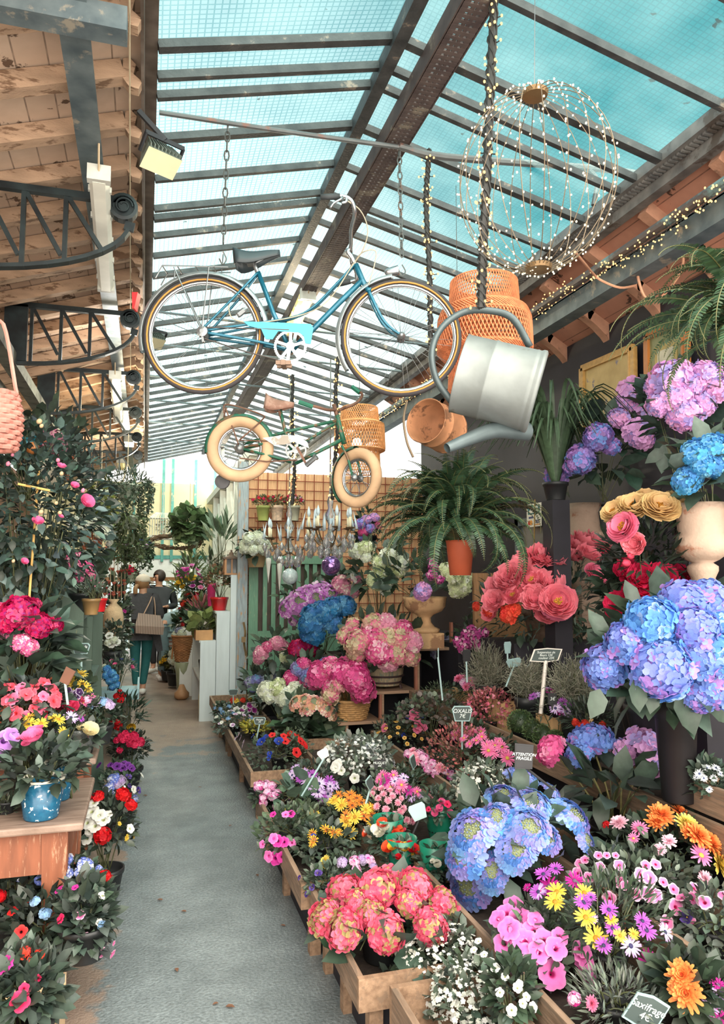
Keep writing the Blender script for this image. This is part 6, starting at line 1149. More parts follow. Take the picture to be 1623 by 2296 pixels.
r_, c = bed('lobelia', "pale lobelia at the foot of the white shelf, farthest in the tray", 'lobelia', 500, 1595, .85, 22, 22, .245, [dict(n=160, size=.04, lo=-.6)]); scatter(r_, ['pet_white', 'phlox_sky'], c, W(22, c), .15, W(20, c), 10, .02)
r_, c = bed('big_leaf_hydrangea', "large soft leaved green plant below the willow basket", 'leafy plant', 690, 1640, 1.38, 62, 62, .02, [dict(n=120, size=.16, kind='rd', col=(84, 106, 84), lo=-.5)], pt=(.3, .14, 'black'))
# -------- middle row
r_, c = bed('calibrachoa', "small cream trumpets with dark throats at the end of the diagonal board", 'calibrachoa', 890, 1645, 1.95, 60, 44, .38, [dict(n=330, size=.035, col=(82, 96, 80), lo=-.6)]); scatter(r_, 'cali_yellow', c - np.array([0, .1, .02]), W(56, c), .2, W(38, c), 26, .016, lo=.0)
r_, c = bed('pelargonium', "white pink pelargonium blooms rising from the oxalis", 'pelargonium', 920, 1615, 2.0, 56, 34, .38, [dict(n=150, size=.045, lo=-.5)]); heads(r_, [(862, 1632, 11), (930, 1600, 13), (925, 1608, 11), (940, 1626, 14), (950, 1630, 11), (935, 1635, 10)], c, 'imp_pink', .08, name='flower'); heads(r_, [(945, 1606, 6), (915, 1608, 6), (905, 1648, 6)], c, 'pansy_blue', .08, name='flower')
r_, c = bed('oxalis', "dusky brown green oxalis behind the cream trumpets", 'oxalis', 965, 1595, 2.1, 76, 36, .38, [dict(n=420, size=.04, kind='rd', col=(106, 92, 84), lo=-.6, col2=(96, 110, 92))])
r_, c = bed('astilbe', "feathery pink leaved plant around the oxalis sign post", 'astilbe', 1030, 1690, 1.95, 78, 66, .38, [dict(n=900, size=.028, col=(196, 112, 112), lo=-.7, col2=(150, 112, 96), kind='sm')])
r_, c = bed('dianthus', "pink and white dianthus along the diagonal board", 'dianthus', 965, 1715, 1.85, 62, 36, .38, [dict(n=240, size=.035, lo=-.6)]); heads(r_, [(915, 1690, 12), (928, 1696, 12), (940, 1690, 11), (950, 1700, 12), (935, 1706, 12), (952, 1712, 11), (968, 1712, 11), (985, 1722, 12), (975, 1730, 12), (1010, 1738, 12), (925, 1684, 9), (960, 1725, 11), (998, 1728, 11), (980, 1745, 9)], c, ['verb_pink', 'dianthus', 'verb_pink'], .08)
r_, c = bed('marguerite', "hot pink daisies left of the black warning slate", 'daisy plant', 1105, 1690, 2.05, 62, 40, .38, [dict(n=230, size=.045, lo=-.6)]); heads(r_, [(1080, 1652, 13), (1095, 1683, 17), (1110, 1672, 15), (1125, 1675, 14), (1137, 1700, 17), (1105, 1690, 13), (1090, 1670, 13), (1130, 1688, 13), (1040, 1655, 11), (1053, 1668, 11), (1068, 1660, 11), (1118, 1662, 12)], c, 'daisy_pink', .06, name='flower')
r_, c = bed('dianthus', "bright pink single flowers above the hot pink daisies", 'dianthus', 1050, 1640, 2.1, 46, 22, .38, [dict(n=150, size=.04)]); heads(r_, [(1020, 1648, 11), (1032, 1640, 11), (1046, 1640, 11), (1060, 1642, 11), (1078, 1640, 12), (1070, 1650, 11)], c, ['daisy_pink', 'dbl_pink'], .05, name='flower')
r_, c = bed('bacopa', "bushy plant covered in tiny white flowers right of the diagonal board", 'bacopa', 1085, 1765, 1.7, 72, 62, .3, [dict(n=430, size=.035, col=(92, 106, 92), lo=-.7)]); blossoms(r_, c, W(70, c), W(60, c), W(58, c), 220, .013, [(244, 246, 240), (236, 236, 220)], lo=-.2)
r_, c = bed('hydrangea', "sky blue lacecap hydrangea in the centre right of the display", 'hydrangea', 1160, 1885, 1.6, 150, 110, .3, [dict(n=90, size=.13, col=(74, 94, 82), lo=-.6)], pt=(.16, .1, 'black')); hp = heads(r_, [(1168, 1738, 42), (1128, 1788, 44), (1192, 1800, 48), (1060, 1868, 56), (1040, 1915, 46), (1050, 1980, 56), (1185, 1856, 48), (1160, 1908, 50), (1222, 1880, 38), (1285, 1832, 50), (1312, 1882, 30), (1105, 1955, 44), (1235, 1770, 26), (1115, 1835, 38)], c, 'lace_blue', .26)
r_, c = bed('hydrangea', "tall hydrangea with magenta, blue and violet heads on bare stems below the big blue bush", 'hydrangea', 1370, 1760, 1.98, 105, 55, .42, [dict(n=46, size=.15, col=(72, 88, 78), lo=-.7)], pt=(.12, .1, 'black')); base = np.array([c[0], c[1] - .02, .5])
for (u, v, r), k in (((1236, 1682, 40), 'hyd_rose'), ((1326, 1664, 56), 'hyd_blue'), ((1453, 1685, 60), 'hyd_violet'), ((1300, 1690, 34), 'hyd_blue'), ((1398, 1688, 34), 'hyd_violet')):
    hp = heads(r_, [(u, v, r)], c, k, .06); stems(r_, base, hp)
r_, c = bed('petunia', "bright pink petunias in the middle row at the bottom right", 'petunia', 1215, 2115, 1.42, 105, 82, .3, [dict(n=330, size=.055, col=(88, 104, 88), lo=-.6)]); heads(r_, [(1150, 2028, 25), (1135, 2048, 24), (1116, 2060, 22), (1165, 2055, 24), (1142, 2083, 26), (1196, 2088, 28), (1177, 2112, 27), (1130, 2116, 25), (1219, 2108, 27), (1246, 2127, 28), (1184, 2143, 28), (1307, 2143, 30), (1310, 2166, 30), (1318, 2190, 30), (1238, 2185, 32), (1208, 2135, 24), (1160, 2090, 22), (1255, 2100, 20), (1300, 2128, 18), (1200, 2062, 18)], c, 'pet_pink', .12, name='flower')
r_, c = bed('osteospermum', "mixed purple and yellow daisies right of the pink petunias", 'daisy plant', 1365, 2060, 1.58, 130, 95, .3, [dict(n=620, size=.05, kind='na', col=(74, 90, 72), lo=-.7)])
heads(r_, [(1218, 1960, 18), (1246, 1948, 17), (1207, 2000, 20), (1307, 2022, 19), (1365, 2040, 21), (1373, 2082, 18), (1449, 2086, 22), (1440, 2065, 20), (1353, 2120, 19), (1310, 2025, 15), (1530, 2290, 18), (1325, 2012, 12)], c, 'daisy_purple', .16, up=.7, name='flower'); heads(r_, [(1207, 2000, 21), (1414, 2121, 21), (1491, 2090, 20), (1330, 2060, 12)], c, 'daisy_lilac', .17, up=.6, name='flower')
heads(r_, [(1231, 1988, 23), (1288, 1975, 21), (1453, 2160, 27), (1182, 1990, 9)], c, 'daisy_magenta', .15, up=.5, name='flower'); heads(r_, [(1248, 2000, 21), (1244, 2022, 22), (1310, 2002, 22), (1313, 2057, 23), (1336, 2104, 27), (1390, 2098, 16), (1370, 2062, 14), (1420, 2094, 13), (1580, 2240, 18), (1566, 2236, 14)], c, 'daisy_yellow', .16, up=.7, name='flower')
r_, c = bed('dahlia', "large orange double dahlias at the bottom right corner", 'dahlia', 1545, 2215, 1.62, 70, 66, .3, [dict(n=160, size=.07, col=(66, 80, 66), lo=-.6)]); heads(r_, [(1530, 2188, 33), (1538, 2225, 36)], c, 'dbl_orange', .05, up=.2, name='flower')
r_, c = bed('osteospermum', "magenta and lilac daisies behind the slate tag at the bottom right corner", 'daisy plant', 1600, 2250, 1.68, 46, 46, .3, [dict(n=150, size=.05, kind='na', lo=-.6)]); heads(r_, [(1592, 2255, 20), (1610, 2208, 18), (1616, 2225, 17), (1612, 2285, 20)], c, ['daisy_lilac', 'daisy_magenta'], .06, name='flower')
r_, c = bed('saxifrage', "grey green saxifrage with pink buds behind the slate tag", 'saxifrage', 1380, 2245, 1.45, 95, 55, .3, [dict(n=520, size=.04, kind='na', col=(118, 128, 116), lo=-.6)]); heads(r_, [(1328, 2250, 17)], c, 'dbl_pink', .05, name='flower'); heads(r_, [(1287, 2240, 15), (1468, 2250, 8), (1477, 2260, 8)], c, ['verb_pink'], .05)
# -------- upper row right
r_, c = bed('calibrachoa', "pink trumpet flowers with dark centres behind the long board at lower right", 'calibrachoa', 1430, 2000, 1.95, 150, 90, .38, [dict(n=700, size=.045, col=(98, 112, 98), lo=-.7)])
heads(r_, [(1299, 1936, 11), (1311, 1928, 11), (1294, 1958, 15), (1319, 1968, 14), (1345, 1943, 12), (1388, 1940, 14), (1391, 1978, 16), (1403, 1986, 12), (1438, 1962, 18), (1455, 1968, 17), (1426, 2006, 16), (1453, 2006, 18), (1468, 2008, 18), (1487, 1978, 12), (1510, 1994, 15), (1553, 2016, 18), (1515, 2034, 18), (1557, 1993, 15), (1470, 1938, 13), (1448, 1940, 12), (1360, 1918, 10), (1366, 2015, 16), (1341, 1918, 10), (1549, 2066, 15), (1566, 2118, 20), (1603, 2112, 18), (1608, 2148, 19), (1600, 2072, 15), (1495, 2068, 16), (1610, 2180, 15), (1380, 1918, 9), (1570, 2130, 12)], c, 'cali_pink', .16, up=.4, name='flower')
r_, c = bed('calibrachoa', "pink trumpet flowers at the right edge above the bottom corner", 'calibrachoa', 1600, 2080, 1.97, 70, 90, .38, [dict(n=260, size=.045, col=(98, 112, 98), lo=-.7)]); scatter(r_, ['cali_pink', 'pansy_violet'], c, W(66, c), .15, W(80, c), 9, .026)
r_, c = bed('dahlia', "orange, yellow and pink dahlias and daisies along the back right row", 'dahlia', 1490, 1905, 2.1, 130, 66, .38, [dict(n=420, size=.055, col=(66, 80, 66), lo=-.6)]); heads(r_, [(1482, 1830, 33), (1472, 1845, 26), (1524, 1822, 22), (1565, 1875, 31), (1590, 1890, 30), (1612, 1905, 28), (1545, 1868, 22)], c, 'dbl_orange', .1, up=.5, name='flower'); heads(r_, [(1540, 1852, 30), (1612, 1938, 28)], c, 'dbl_yellow', .1, up=.6, name='flower'); heads(r_, [(1388, 1846, 20), (1434, 1857, 19), (1500, 1887, 18), (1572, 1918, 22), (1480, 1905, 14), (1420, 1880, 12), (1580, 1970, 18)], c, ['dbl_palepink', 'daisy_pink'], .12, up=.8, name='flower'); heads(r_, [(1358, 1852, 12)], c, 'pelar_red', .1)
planter("stepped wooden crate at the right edge holding white flowers", 2.24, 2.8, 2.40, 2.78, .72, .84, False, name='wooden_crate')
r_, c = bed('white_flower', "white star flowers in the wooden crate at the right edge", 'bedding plant', 1590, 1755, 2.45, 45, 48, .735, [dict(n=260, size=.045, col=(76, 92, 80), lo=-.6)], pt=None); heads(r_, [(1568, 1735, 10), (1585, 1722, 9), (1605, 1722, 9), (1578, 1745, 9), (1600, 1745, 9), (1562, 1742, 8), (1615, 1735, 8), (1590, 1770, 7)], c, 'daisy_white', .05, name='flower')
# -------- top row
for i, (u, v, r, lab) in enumerate(((1168, 1622, 29, "green moss mound leftmost in the top tray by the crate end"), (1200, 1640, 28, "green moss mound second from the crate end"), (1222, 1652, 27, "green moss mound third from the crate end"), (1245, 1662, 24, "green moss mound nearest the viewer in the top tray"))):
    c = PX(u, v, 2.34); root = thing('moss_mound', lab, 'plant', (c[0], c[1], .6), None); rr = W(r, c)
    mb = MB().ball(c, rr * .93, 16, 10, col=lin((58, 78, 50))); d, p = dome_pts(900, rr, rr, rr, -.5, .9); leaves(mb, c + p, d + NR.normal(0, .3, d.shape), NR.normal(0, 1, d.shape), rr * .16, (96, 118, 76), 'sm'); mb.build('moss_dome', LEAF, root, smooth=True); pot(root, c, .598, max(.05, c[2] - .6 - rr * .4), rr * .7, NURS)
r_, c = bed('heuchera', "pink flowered heuchera spilling between the two wooden crate ends", 'heuchera', 1098, 1590, 2.32, 62, 46, .6, [dict(n=760, size=.028, kind='sm', col=(206, 116, 122), lo=-.7, col2=(140, 96, 84))]); blossoms(r_, c, W(60, c), W(50, c), W(46, c), 160, .012, [(236, 150, 170), (226, 110, 140)], lo=-.3)
r_, c = bed('saxifrage', "pink and white flowers behind the crate end under the small grey sign", 'bedding plant', 1062, 1545, 2.5, 52, 24, .6, [dict(n=150, size=.04, lo=-.6)]); heads(r_, [(1028, 1522, 11), (1040, 1530, 11), (1055, 1527, 11), (1065, 1535, 12), (1075, 1527, 11), (1085, 1538, 11), (1045, 1540, 10), (1095, 1542, 10), (1072, 1545, 10), (1036, 1520, 9)], c, ['dbl_pink', 'verb_pink', 'daisy_pink'], .08)
r_, c = bed('thyme', "grey green thyme cushion beside the dark gap at the step end", 'herb', 988, 1556, 2.45, 46, 26, .6, [dict(n=600, size=.03, kind='na', col=(104, 118, 92), lo=-.6)])
r_, c = bed('thyme', "second low thyme cushion left of the pink flowered crate", 'herb', 1015, 1572, 2.35, 34, 20, .6, [dict(n=400, size=.03, kind='na', col=(96, 112, 84), lo=-.6)])
for u, v, rx, rz, lab in ((1090, 1495, 62, 66, "wiry grey cushion bush behind the small slate signs"), (1285, 1525, 75, 62, "wiry silver green cushion bush right of the large slate sign"), (1180, 1520, 55, 52, "wiry grey bush behind the post of the large slate sign")):
    r_, c = bed('cushion_bush', lab, 'shrub', u, v, 2.45, rx, rz, .6, [dict(n=200, size=.03, kind='na', col=GREYG, lo=-.8)], zmax=.6, pt=(.3, .08, 'black')); mb = MB()
    for i in range(300):
        d = nrm(NR.normal(0, 1, 3) + np.array([0, 0, .4])); e = c + d * np.array([W(rx, c), W(rx, c), W(rz, c)]) * RND.uniform(.6, 1.05); s0 = c + NR.normal(0, .03, 3) - np.array([0, 0, W(rz, c) * .5]); q = (s0 + e) / 2 + NR.normal(0, .03, 3); mb.tube([s0, q, e], .0016, 3, caps=False, col=lin((168, 164, 146) if i % 2 else (134, 138, 116))); e2 = q + NR.normal(0, .04, 3); mb.tube([q, e2], .0013, 3, caps=False, col=lin((176, 172, 152)))
    mb.build('wiry_twigs', LEAF, r_)
r_, c = bed('lavender', "lilac pink flower spikes behind the wiry grey bush", 'flowering plant', 1065, 1435, 2.8, 56, 52, .87, [dict(n=120, size=.05, lo=-.6)], zmax=.7); heads(r_, [(1030, 1440, 15), (1045, 1425, 14), (1058, 1415, 14), (1068, 1432, 16), (1082, 1422, 14), (1050, 1445, 15), (1075, 1450, 15), (1092, 1440, 12), (1038, 1455, 12)], c, 'lily_spike', .1)
r_, c = bed('hydrangea', "faded grey blue hydrangea right of the stone urn", 'hydrangea', 1000, 1460, 2.8, 40, 36, .87, [dict(n=40, size=.08, lo=-.5)], zmax=.7); heads(r_, [(985, 1462, 24), (1005, 1450, 26), (1020, 1465, 24), (1000, 1478, 22), (975, 1450, 16)], c, 'hyd_greyblue', .08)
r_, c = bed('osteospermum', "white and purple daisies around the post of the large slate sign", 'daisy plant', 1250, 1590, 2.4, 56, 34, .6, [dict(n=250, size=.045, kind='na', col=(70, 86, 70), lo=-.6)]); heads(r_, [(1195, 1562, 12), (1203, 1560, 11), (1235, 1550, 13), (1268, 1547, 15), (1262, 1576, 13), (1245, 1588, 13), (1258, 1592, 13), (1270, 1595, 12), (1283, 1580, 10), (1225, 1545, 10)], c, ['daisy_purple', 'daisy_lilac', 'daisy_magenta', 'daisy_lilac'], .06, name='flower')
r_, c = bed('rosemary', "dark green upright herb right of the white and purple daisies", 'herb', 1320, 1610, 2.35, 60, 40, .6, [dict(n=520, size=.05, kind='na', col=(72, 86, 72), lo=-.6)]); heads(r_, [(1290, 1620, 9), (1300, 1628, 9), (1312, 1622, 9), (1330, 1640, 8), (1350, 1625, 8)], c, 'pelar_coral', .05)
# ---------------------------------------------------------------- back of the right display and the shop wall
# wooden steps with baskets
STEPW = mat('red_edged_board', (150, 96, 76), .7, var=.2, wear=(110, 84, 70), wamt=.4); STEPT = mat('step_board', (158, 128, 104), .75, var=.2, stretch=(1, 6, 6))
root = thing('wooden_steps', "dark three step wooden stand with red edged boards holding hydrangea baskets", 'stand', (2.1, 6.5, 0))
for x0, x1, z in ((1.60, 1.99, .455), (1.92, 2.32, .70), (2.25, 2.66, 1.06)):
    MB().box((x0, 6.2, z - .025), (x1, 6.95, z)).build('tread', STEPT, root); MB().box((x1 - .022, 6.2, z), (x1, 6.235, z + .22)).build('edge_post', STEPW, root)
    MB().box((x0 + .07, 6.22, 0), (x0 + .095, 6.26, z - .026)).build('leg', STEPT, root); MB().box((x0, 6.9, 0), (x1 - .001, 6.94, z - .03)).build('back_board', DARK, root)
WILL = mat('willow', (182, 142, 92), .65, var=.25, scale=40)
def basket(root, c, z0, rb, rt, h, m, name='basket', n=12):
    mb = MB(); nr = max(5, int(h / .018))
    for k in range(nr):
        t = (k + .5) / nr; r = rb + (rt - rb) * t; z = z0 + h * t
        mb.tube([(c[0] + (r + .004 * math.cos(a * n + k * PI)) * math.cos(a), c[1] + (r + .004 * math.cos(a * n + k * PI)) * math.sin(a), z) for a in np.linspace(0, 2 * PI, 4 * n + 1)[:-1]], h / nr * .56, 5, close=True)
    for k in range(n): a = 2 * PI * k / n; mb.tube([(c[0] + rb * math.cos(a), c[1] + rb * math.sin(a), z0), (c[0] + rt * math.cos(a), c[1] + rt * math.sin(a), z0 + h)], .006, 5)
    mb.tube([(c[0] + rt * 1.04 * math.cos(a), c[1] + rt * 1.04 * math.sin(a), z0 + h) for a in np.linspace(0, 2 * PI, 33)[:-1]], .014, 6, close=True); mb.lathe([(0, 0), (rb, .002)], (c[0], c[1], z0 + .004), 16)
    return mb.build(name, m, root)
c = PY(786, 1530, 6.35); r_ = plant('hydrangea', "pink and cream hydrangea in a square willow basket on the lowest step", 'hydrangea', c, W(62, c), W(50, c), None, [dict(n=46, size=.14, col=(80, 96, 80), lo=-.5)], base_z=.455); basket(r_, c, .458, W(34, c), W(45, c), .165, WILL); heads(r_, [(798, 1522, 38), (715, 1515, 32), (740, 1500, 30), (768, 1508, 34), (812, 1545, 34), (745, 1530, 26), (795, 1500, 30)], c, ['hyd_rose', 'hyd_rose', 'hyd_pink'], .15); heads(r_, [(742, 1555, 26), (755, 1535, 22)], c, 'hyd_pinkgreen', .15)
c = PY(742, 1590, 6.7); r_ = thing('wicker_basket', "second willow basket half hidden behind the pink hydrangea basket", 'basket', (c[0] + .02, 6.6, .455)); basket(r_, (c[0] + .02, 6.6, 0), .458, .12, .15, .22, WILL)
c = PY(860, 1440, 6.4); r_ = plant('hydrangea', "large pink green hydrangea in a wooden half barrel on the middle step", 'hydrangea', c, W(95, c), W(62, c), None, [dict(n=80, size=.14, col=(78, 94, 78), lo=-.6)], base_z=.70)
BARR = mat('barrel_staves', (164, 146, 118), .75, var=.2, wear=(120, 126, 110), wamt=.45, stretch=(8, 8, 1)); HOOP = mat('dark_hoop', (78, 62, 62), .6, .4)
z0 = .73; MB().lathe([(W(36, c), 0), (W(43, c), .09), (W(46, c), .19), (W(43, c), .19), (W(42, c), .15), (0, .15)], (c[0], c[1], z0), 24).build('half_barrel', BARR, r_)
for t, r in ((.03, 39), (.085, 44), (.165, 46.5)): MB().tube([(c[0] + W(r, c) * math.cos(a), c[1] + W(r, c) * math.sin(a), z0 + t) for a in np.linspace(0, 2 * PI, 33)[:-1]], .009, 6, close=True).build('hoop', HOOP, r_)
MB().tube(bez([(c[0] - .12, c[1] - .1, .73), (c[0] - .16, c[1] - .12, .70), (c[0] - .11, c[1] - .12, .71)], 8), .012, 6).tube([(c[0] + .12, c[1] - .1, .74), (c[0] + .13, c[1] - .1, .702)], .012, 6).build('iron_foot', HOOP, r_)
heads(r_, [(838, 1402, 30), (866, 1400, 26), (800, 1440, 34), (832, 1425, 32), (865, 1430, 34), (900, 1432, 34), (926, 1440, 28), (800, 1462, 28), (850, 1460, 34), (890, 1462, 32), (920, 1470, 26), (870, 1480, 26), (775, 1425, 24), (905, 1410, 22), (790, 1400, 18)], c, ['hyd_pinkgreen', 'hyd_palepink', 'hyd_pinkgreen', 'hyd_pink', 'hyd_pinkgreen'], .22)
c = PY(728, 1392, 7.2); r_ = plant('hydrangea', "deep turquoise blue hydrangea above the pink barrel hydrangea", 'hydrangea', c, W(66, c), W(56, c), (.22, .16, mat('dark_stone_bowl', (78, 70, 66), .8, var=.3)), [dict(n=60, size=.14, lo=-.7)], base_z=.72); heads(r_, [(700, 1378, 26), (722, 1372, 26), (745, 1362, 24), (776, 1358, 26), (690, 1400, 24), (712, 1395, 26), (748, 1395, 28), (690, 1420, 20), (706, 1422, 24), (728, 1380, 22), (765, 1352, 18)], c, 'hyd_deepblue', .22)
tag(MB().box((1.35, 7.0, 0), (2.3, 7.55, .72)).build('display_plinth', DARK), "black covered block behind the barrel carrying the turquoise hydrangea", 'plinth')
c = PY(700, 1345, 7.6); r_ = plant('hydrangea', "lilac pink lacecap hydrangea in front of the green louvre gate", 'hydrangea', c, W(90, c), W(46, c), (.2, .14, 'black'), [dict(n=60, size=.13, lo=-.6)], base_z=.725); heads(r_, [(640, 1362, 22), (655, 1355, 24), (672, 1345, 26), (690, 1335, 26), (710, 1338, 26), (722, 1322, 24), (738, 1332, 24), (665, 1378, 18), (655, 1390, 14), (700, 1350, 22), (745, 1345, 20)], c, 'lace_pink', .2)
c = PY(770, 1325, 7.4); r_ = plant('hydrangea', "small pink hydrangea heads to the right of the lilac lacecap", 'hydrangea', c, W(44, c), W(52, c), (.2, .12, 'black'), [dict(n=60, size=.13, lo=-.8)], base_z=.725); heads(r_, [(764, 1308, 20), (776, 1325, 18), (792, 1328, 16), (752, 1316, 14), (722, 1312, 14), (800, 1300, 12)], c, 'hyd_palepink', .2)
for (u, v, rx, rz, Y, zb, lab, hs, k) in ((612, 1462, 48, 40, 7.6, .3, "pink and white hydrangea low in front of the green gate", [(585, 1465, 18), (600, 1450, 15), (622, 1442, 18), (636, 1450, 14), (640, 1470, 17), (580, 1478, 14)], ['hyd_palepink', 'hyd_pink', 'hyd_palepink', 'hyd_palepink', 'hyd_cream']),
    (675, 1462, 36, 28, 7.3, .3, "small crimson hydrangea left of the barrel", [(668, 1455, 23), (690, 1448, 16), (705, 1462, 14)], ['hyd_crimson']),
    (690, 1508, 56, 36, 6.9, .25, "pink and mauve hydrangea behind the willow basket", [(652, 1520, 20), (668, 1500, 20), (680, 1490, 20), (692, 1515, 22), (710, 1500, 20), (730, 1490, 18), (690, 1530, 20), (745, 1485, 16)], ['hyd_rose', 'hyd_mauveteal', 'hyd_rose', 'hyd_mauveteal']),
    (635, 1555, 66, 38, 6.9, .12, "cream white hydrangea above the poppy tray", [(598, 1548, 22), (620, 1545, 22), (640, 1565, 26), (625, 1535, 16), (665, 1555, 22), (690, 1545, 16), (605, 1560, 18), (632, 1600, 12), (660, 1540, 16)], ['hyd_white', 'hyd_cream']),
    (578, 1530, 34, 30, 7.6, .12, "grey mauve hydrangea at the foot of the green gate", [(560, 1530, 15), (575, 1525, 15), (592, 1528, 15), (585, 1540, 14), (615, 1520, 13), (568, 1542, 12)], ['hyd_greyblue', 'hyd_mauveteal']),
    (700, 1585, 56, 34, 6.4, .1, "rose and green lacecap hydrangea below the willow basket", [(665, 1575, 18), (685, 1568, 18), (705, 1572, 18), (690, 1590, 18), (730, 1590, 20), (720, 1580, 16), (745, 1598, 16)], ['lace_rosegreen'])):
    c = PY(u, v, Y); r_ = plant('hydrangea', lab, 'hydrangea', c, W(rx, c), W(rz, c), (.2, .13, 'black'), [dict(n=70, size=.12, col=(80, 96, 82), lo=-.7)], base_z=zb); heads(r_, hs, c, k, .15)
tag(MB().box((1.2, 7.4, 0), (1.85, 8.3, .298)).build('display_plinth', DARK), "low black block at the foot of the green gate", 'plinth')
# green louvred gate and rusty grid
GG = mat('green_gate_paint', (104, 142, 118), .6, var=.14, wear=(178, 172, 140), wamt=.36, wscale=7, stretch=(6, 1, 1)); yg = 8.95
gx0 = PY(557, 1400, yg)[0]; gx1 = PY(768, 1400, yg)[0]; zt = PY(660, 1246, yg)[2]; zm = PY(600, 1415, yg)[2]
root = thing('garden_gate', "worn green slatted gate standing behind the chandeliers", 'gate', ((gx0 + gx1) / 2, yg, 0))
MB().box((gx0, yg, 0), (gx0 + .11, yg + .04, zt)).build('stile', GG, root); MB().box((gx1 - .11, yg, 0), (gx1, yg + .04, zt)).build('stile', GG, root)
MB().box((gx0 + .111, yg, zt - .1), (gx1 - .111, yg + .04, zt)).build('rail', GG, root); MB().box((gx0 + .111, yg, zm - .08), (gx1 - .111, yg + .04, zm)).build('rail', GG, root)
for k in range(9): x = gx0 + .17 + (gx1 - gx0 - .29) * k / 8.5; MB().box((x, yg + .01, zm + .001), (x + .052, yg + .03, zt - .101)).build('slat', GG, root)
MB().box((gx0 + .111, yg + .01, .05), (gx1 - .111, yg + .025, zm - .081)).build('panel', GG, root); MB().lathe([(.02, 0), (.02, .012), (0, .014)], (gx0 + .3, yg, zm - .04), 12, axis=(0, -1, 0)).build('bolt', mat('rusty_bolt', (120, 84, 60), .6, .5), root)
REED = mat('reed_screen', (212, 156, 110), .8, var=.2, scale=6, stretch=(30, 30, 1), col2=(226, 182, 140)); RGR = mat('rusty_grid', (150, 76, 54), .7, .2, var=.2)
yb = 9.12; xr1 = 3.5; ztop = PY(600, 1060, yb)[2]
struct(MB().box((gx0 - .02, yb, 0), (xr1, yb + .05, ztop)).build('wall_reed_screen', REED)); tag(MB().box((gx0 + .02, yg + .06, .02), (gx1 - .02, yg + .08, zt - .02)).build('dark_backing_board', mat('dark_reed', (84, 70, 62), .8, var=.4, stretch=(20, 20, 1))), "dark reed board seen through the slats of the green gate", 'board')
root = thing('wire_grid', "rust red wire grid fixed to the reed screen above the green gate", 'trellis', (1.9, yb - .03, 0)); mb = MB(); x = gx0
while x < xr1: mb.tube([(x, yb - .03, .4), (x, yb - .03, ztop)], .0055, 4); x += .118
z = .4
while z < ztop: mb.tube([(gx0, yb - .022, z), (xr1, yb - .022, z)], .0055, 4); z += .118
mb.build('grid_wires', RGR, root)
struct(MB().box((gx0 - .14, yg - .02, 0), (gx0 - .02, yg + .1, ztop + .1)).build('trim_corner_post', mat('weathered_post', (150, 160, 164), .7, var=.2, wear=(184, 140, 100), wamt=.42, stretch=(6, 6, 1))))
tag(MB().tube(bez([PY(546, 1395, 8.8), PY(550, 1420, 8.78), PY(547, 1440, 8.8), PY(552, 1470, 8.8)], 12), .014, 6).box(PY(541, 1440, 8.8), PY(551, 1428, 8.77)).build('padlock_chain', mat('brass_chain', (140, 116, 84), .5, .6)), "brass padlock and chain on the post beside the green gate", 'padlock')
for u, m, lab in ((590, mat('lime_pot', (168, 176, 100), .5), "lime green pot of small pink flowers on the rusty grid"), (621, mat('pale_patterned_pot', (226, 196, 170), .5, var=.25, scale=30), "pale patterned pot of small pink flowers in the middle of the rusty grid"), (658, mat('grey_pot', (186, 182, 160), .5), "pale grey pot of small pink flowers on the rusty grid, nearest the front wheel")):
    c = PY(u, 1128, 8.9); r_ = plant('small_pink_plant', lab, 'pot plant', c, W(24, c), W(16, c), (W(34, c), W(15, c), m), [dict(n=150, size=.04, col=(120, 118, 84), lo=-.3)], base_z=PY(u, 1168, 8.9)[2]); scatter(r_, ['pelar_coral', 'azalea'] if u < 640 else ['azalea', 'verb_pink'], c, W(24, c), .1, W(16, c), 12, .02)
    MB().tube([PY(u - 18, 1150, 8.9), PY(u - 17, 1169, 8.9), PY(u + 17, 1169, 8.9), PY(u + 18, 1150, 8.9)], .006, 4).tube([PY(u, 1169, 8.9), PY(u, 1169, 9.08)], .006, 4).build('wire_holder', RGR, r_)
c = PY(575, 1225, 8.84); r_ = plant('hydrangea', "white hydrangea at the top corner of the green gate by the lantern", 'hydrangea', c, W(34, c), W(30, c), (.16, .12, mat('pale_wood_pot', (176, 150, 110), .7)), [dict(n=50, size=.14, lo=-.8)], base_z=PY(575, 1272, 8.84)[2]); heads(r_, [(560, 1208, 16), (578, 1205, 16), (592, 1212, 15), (550, 1228, 15), (568, 1232, 15), (590, 1230, 14), (545, 1220, 10), (600, 1222, 12)], c, 'hyd_white', .15)
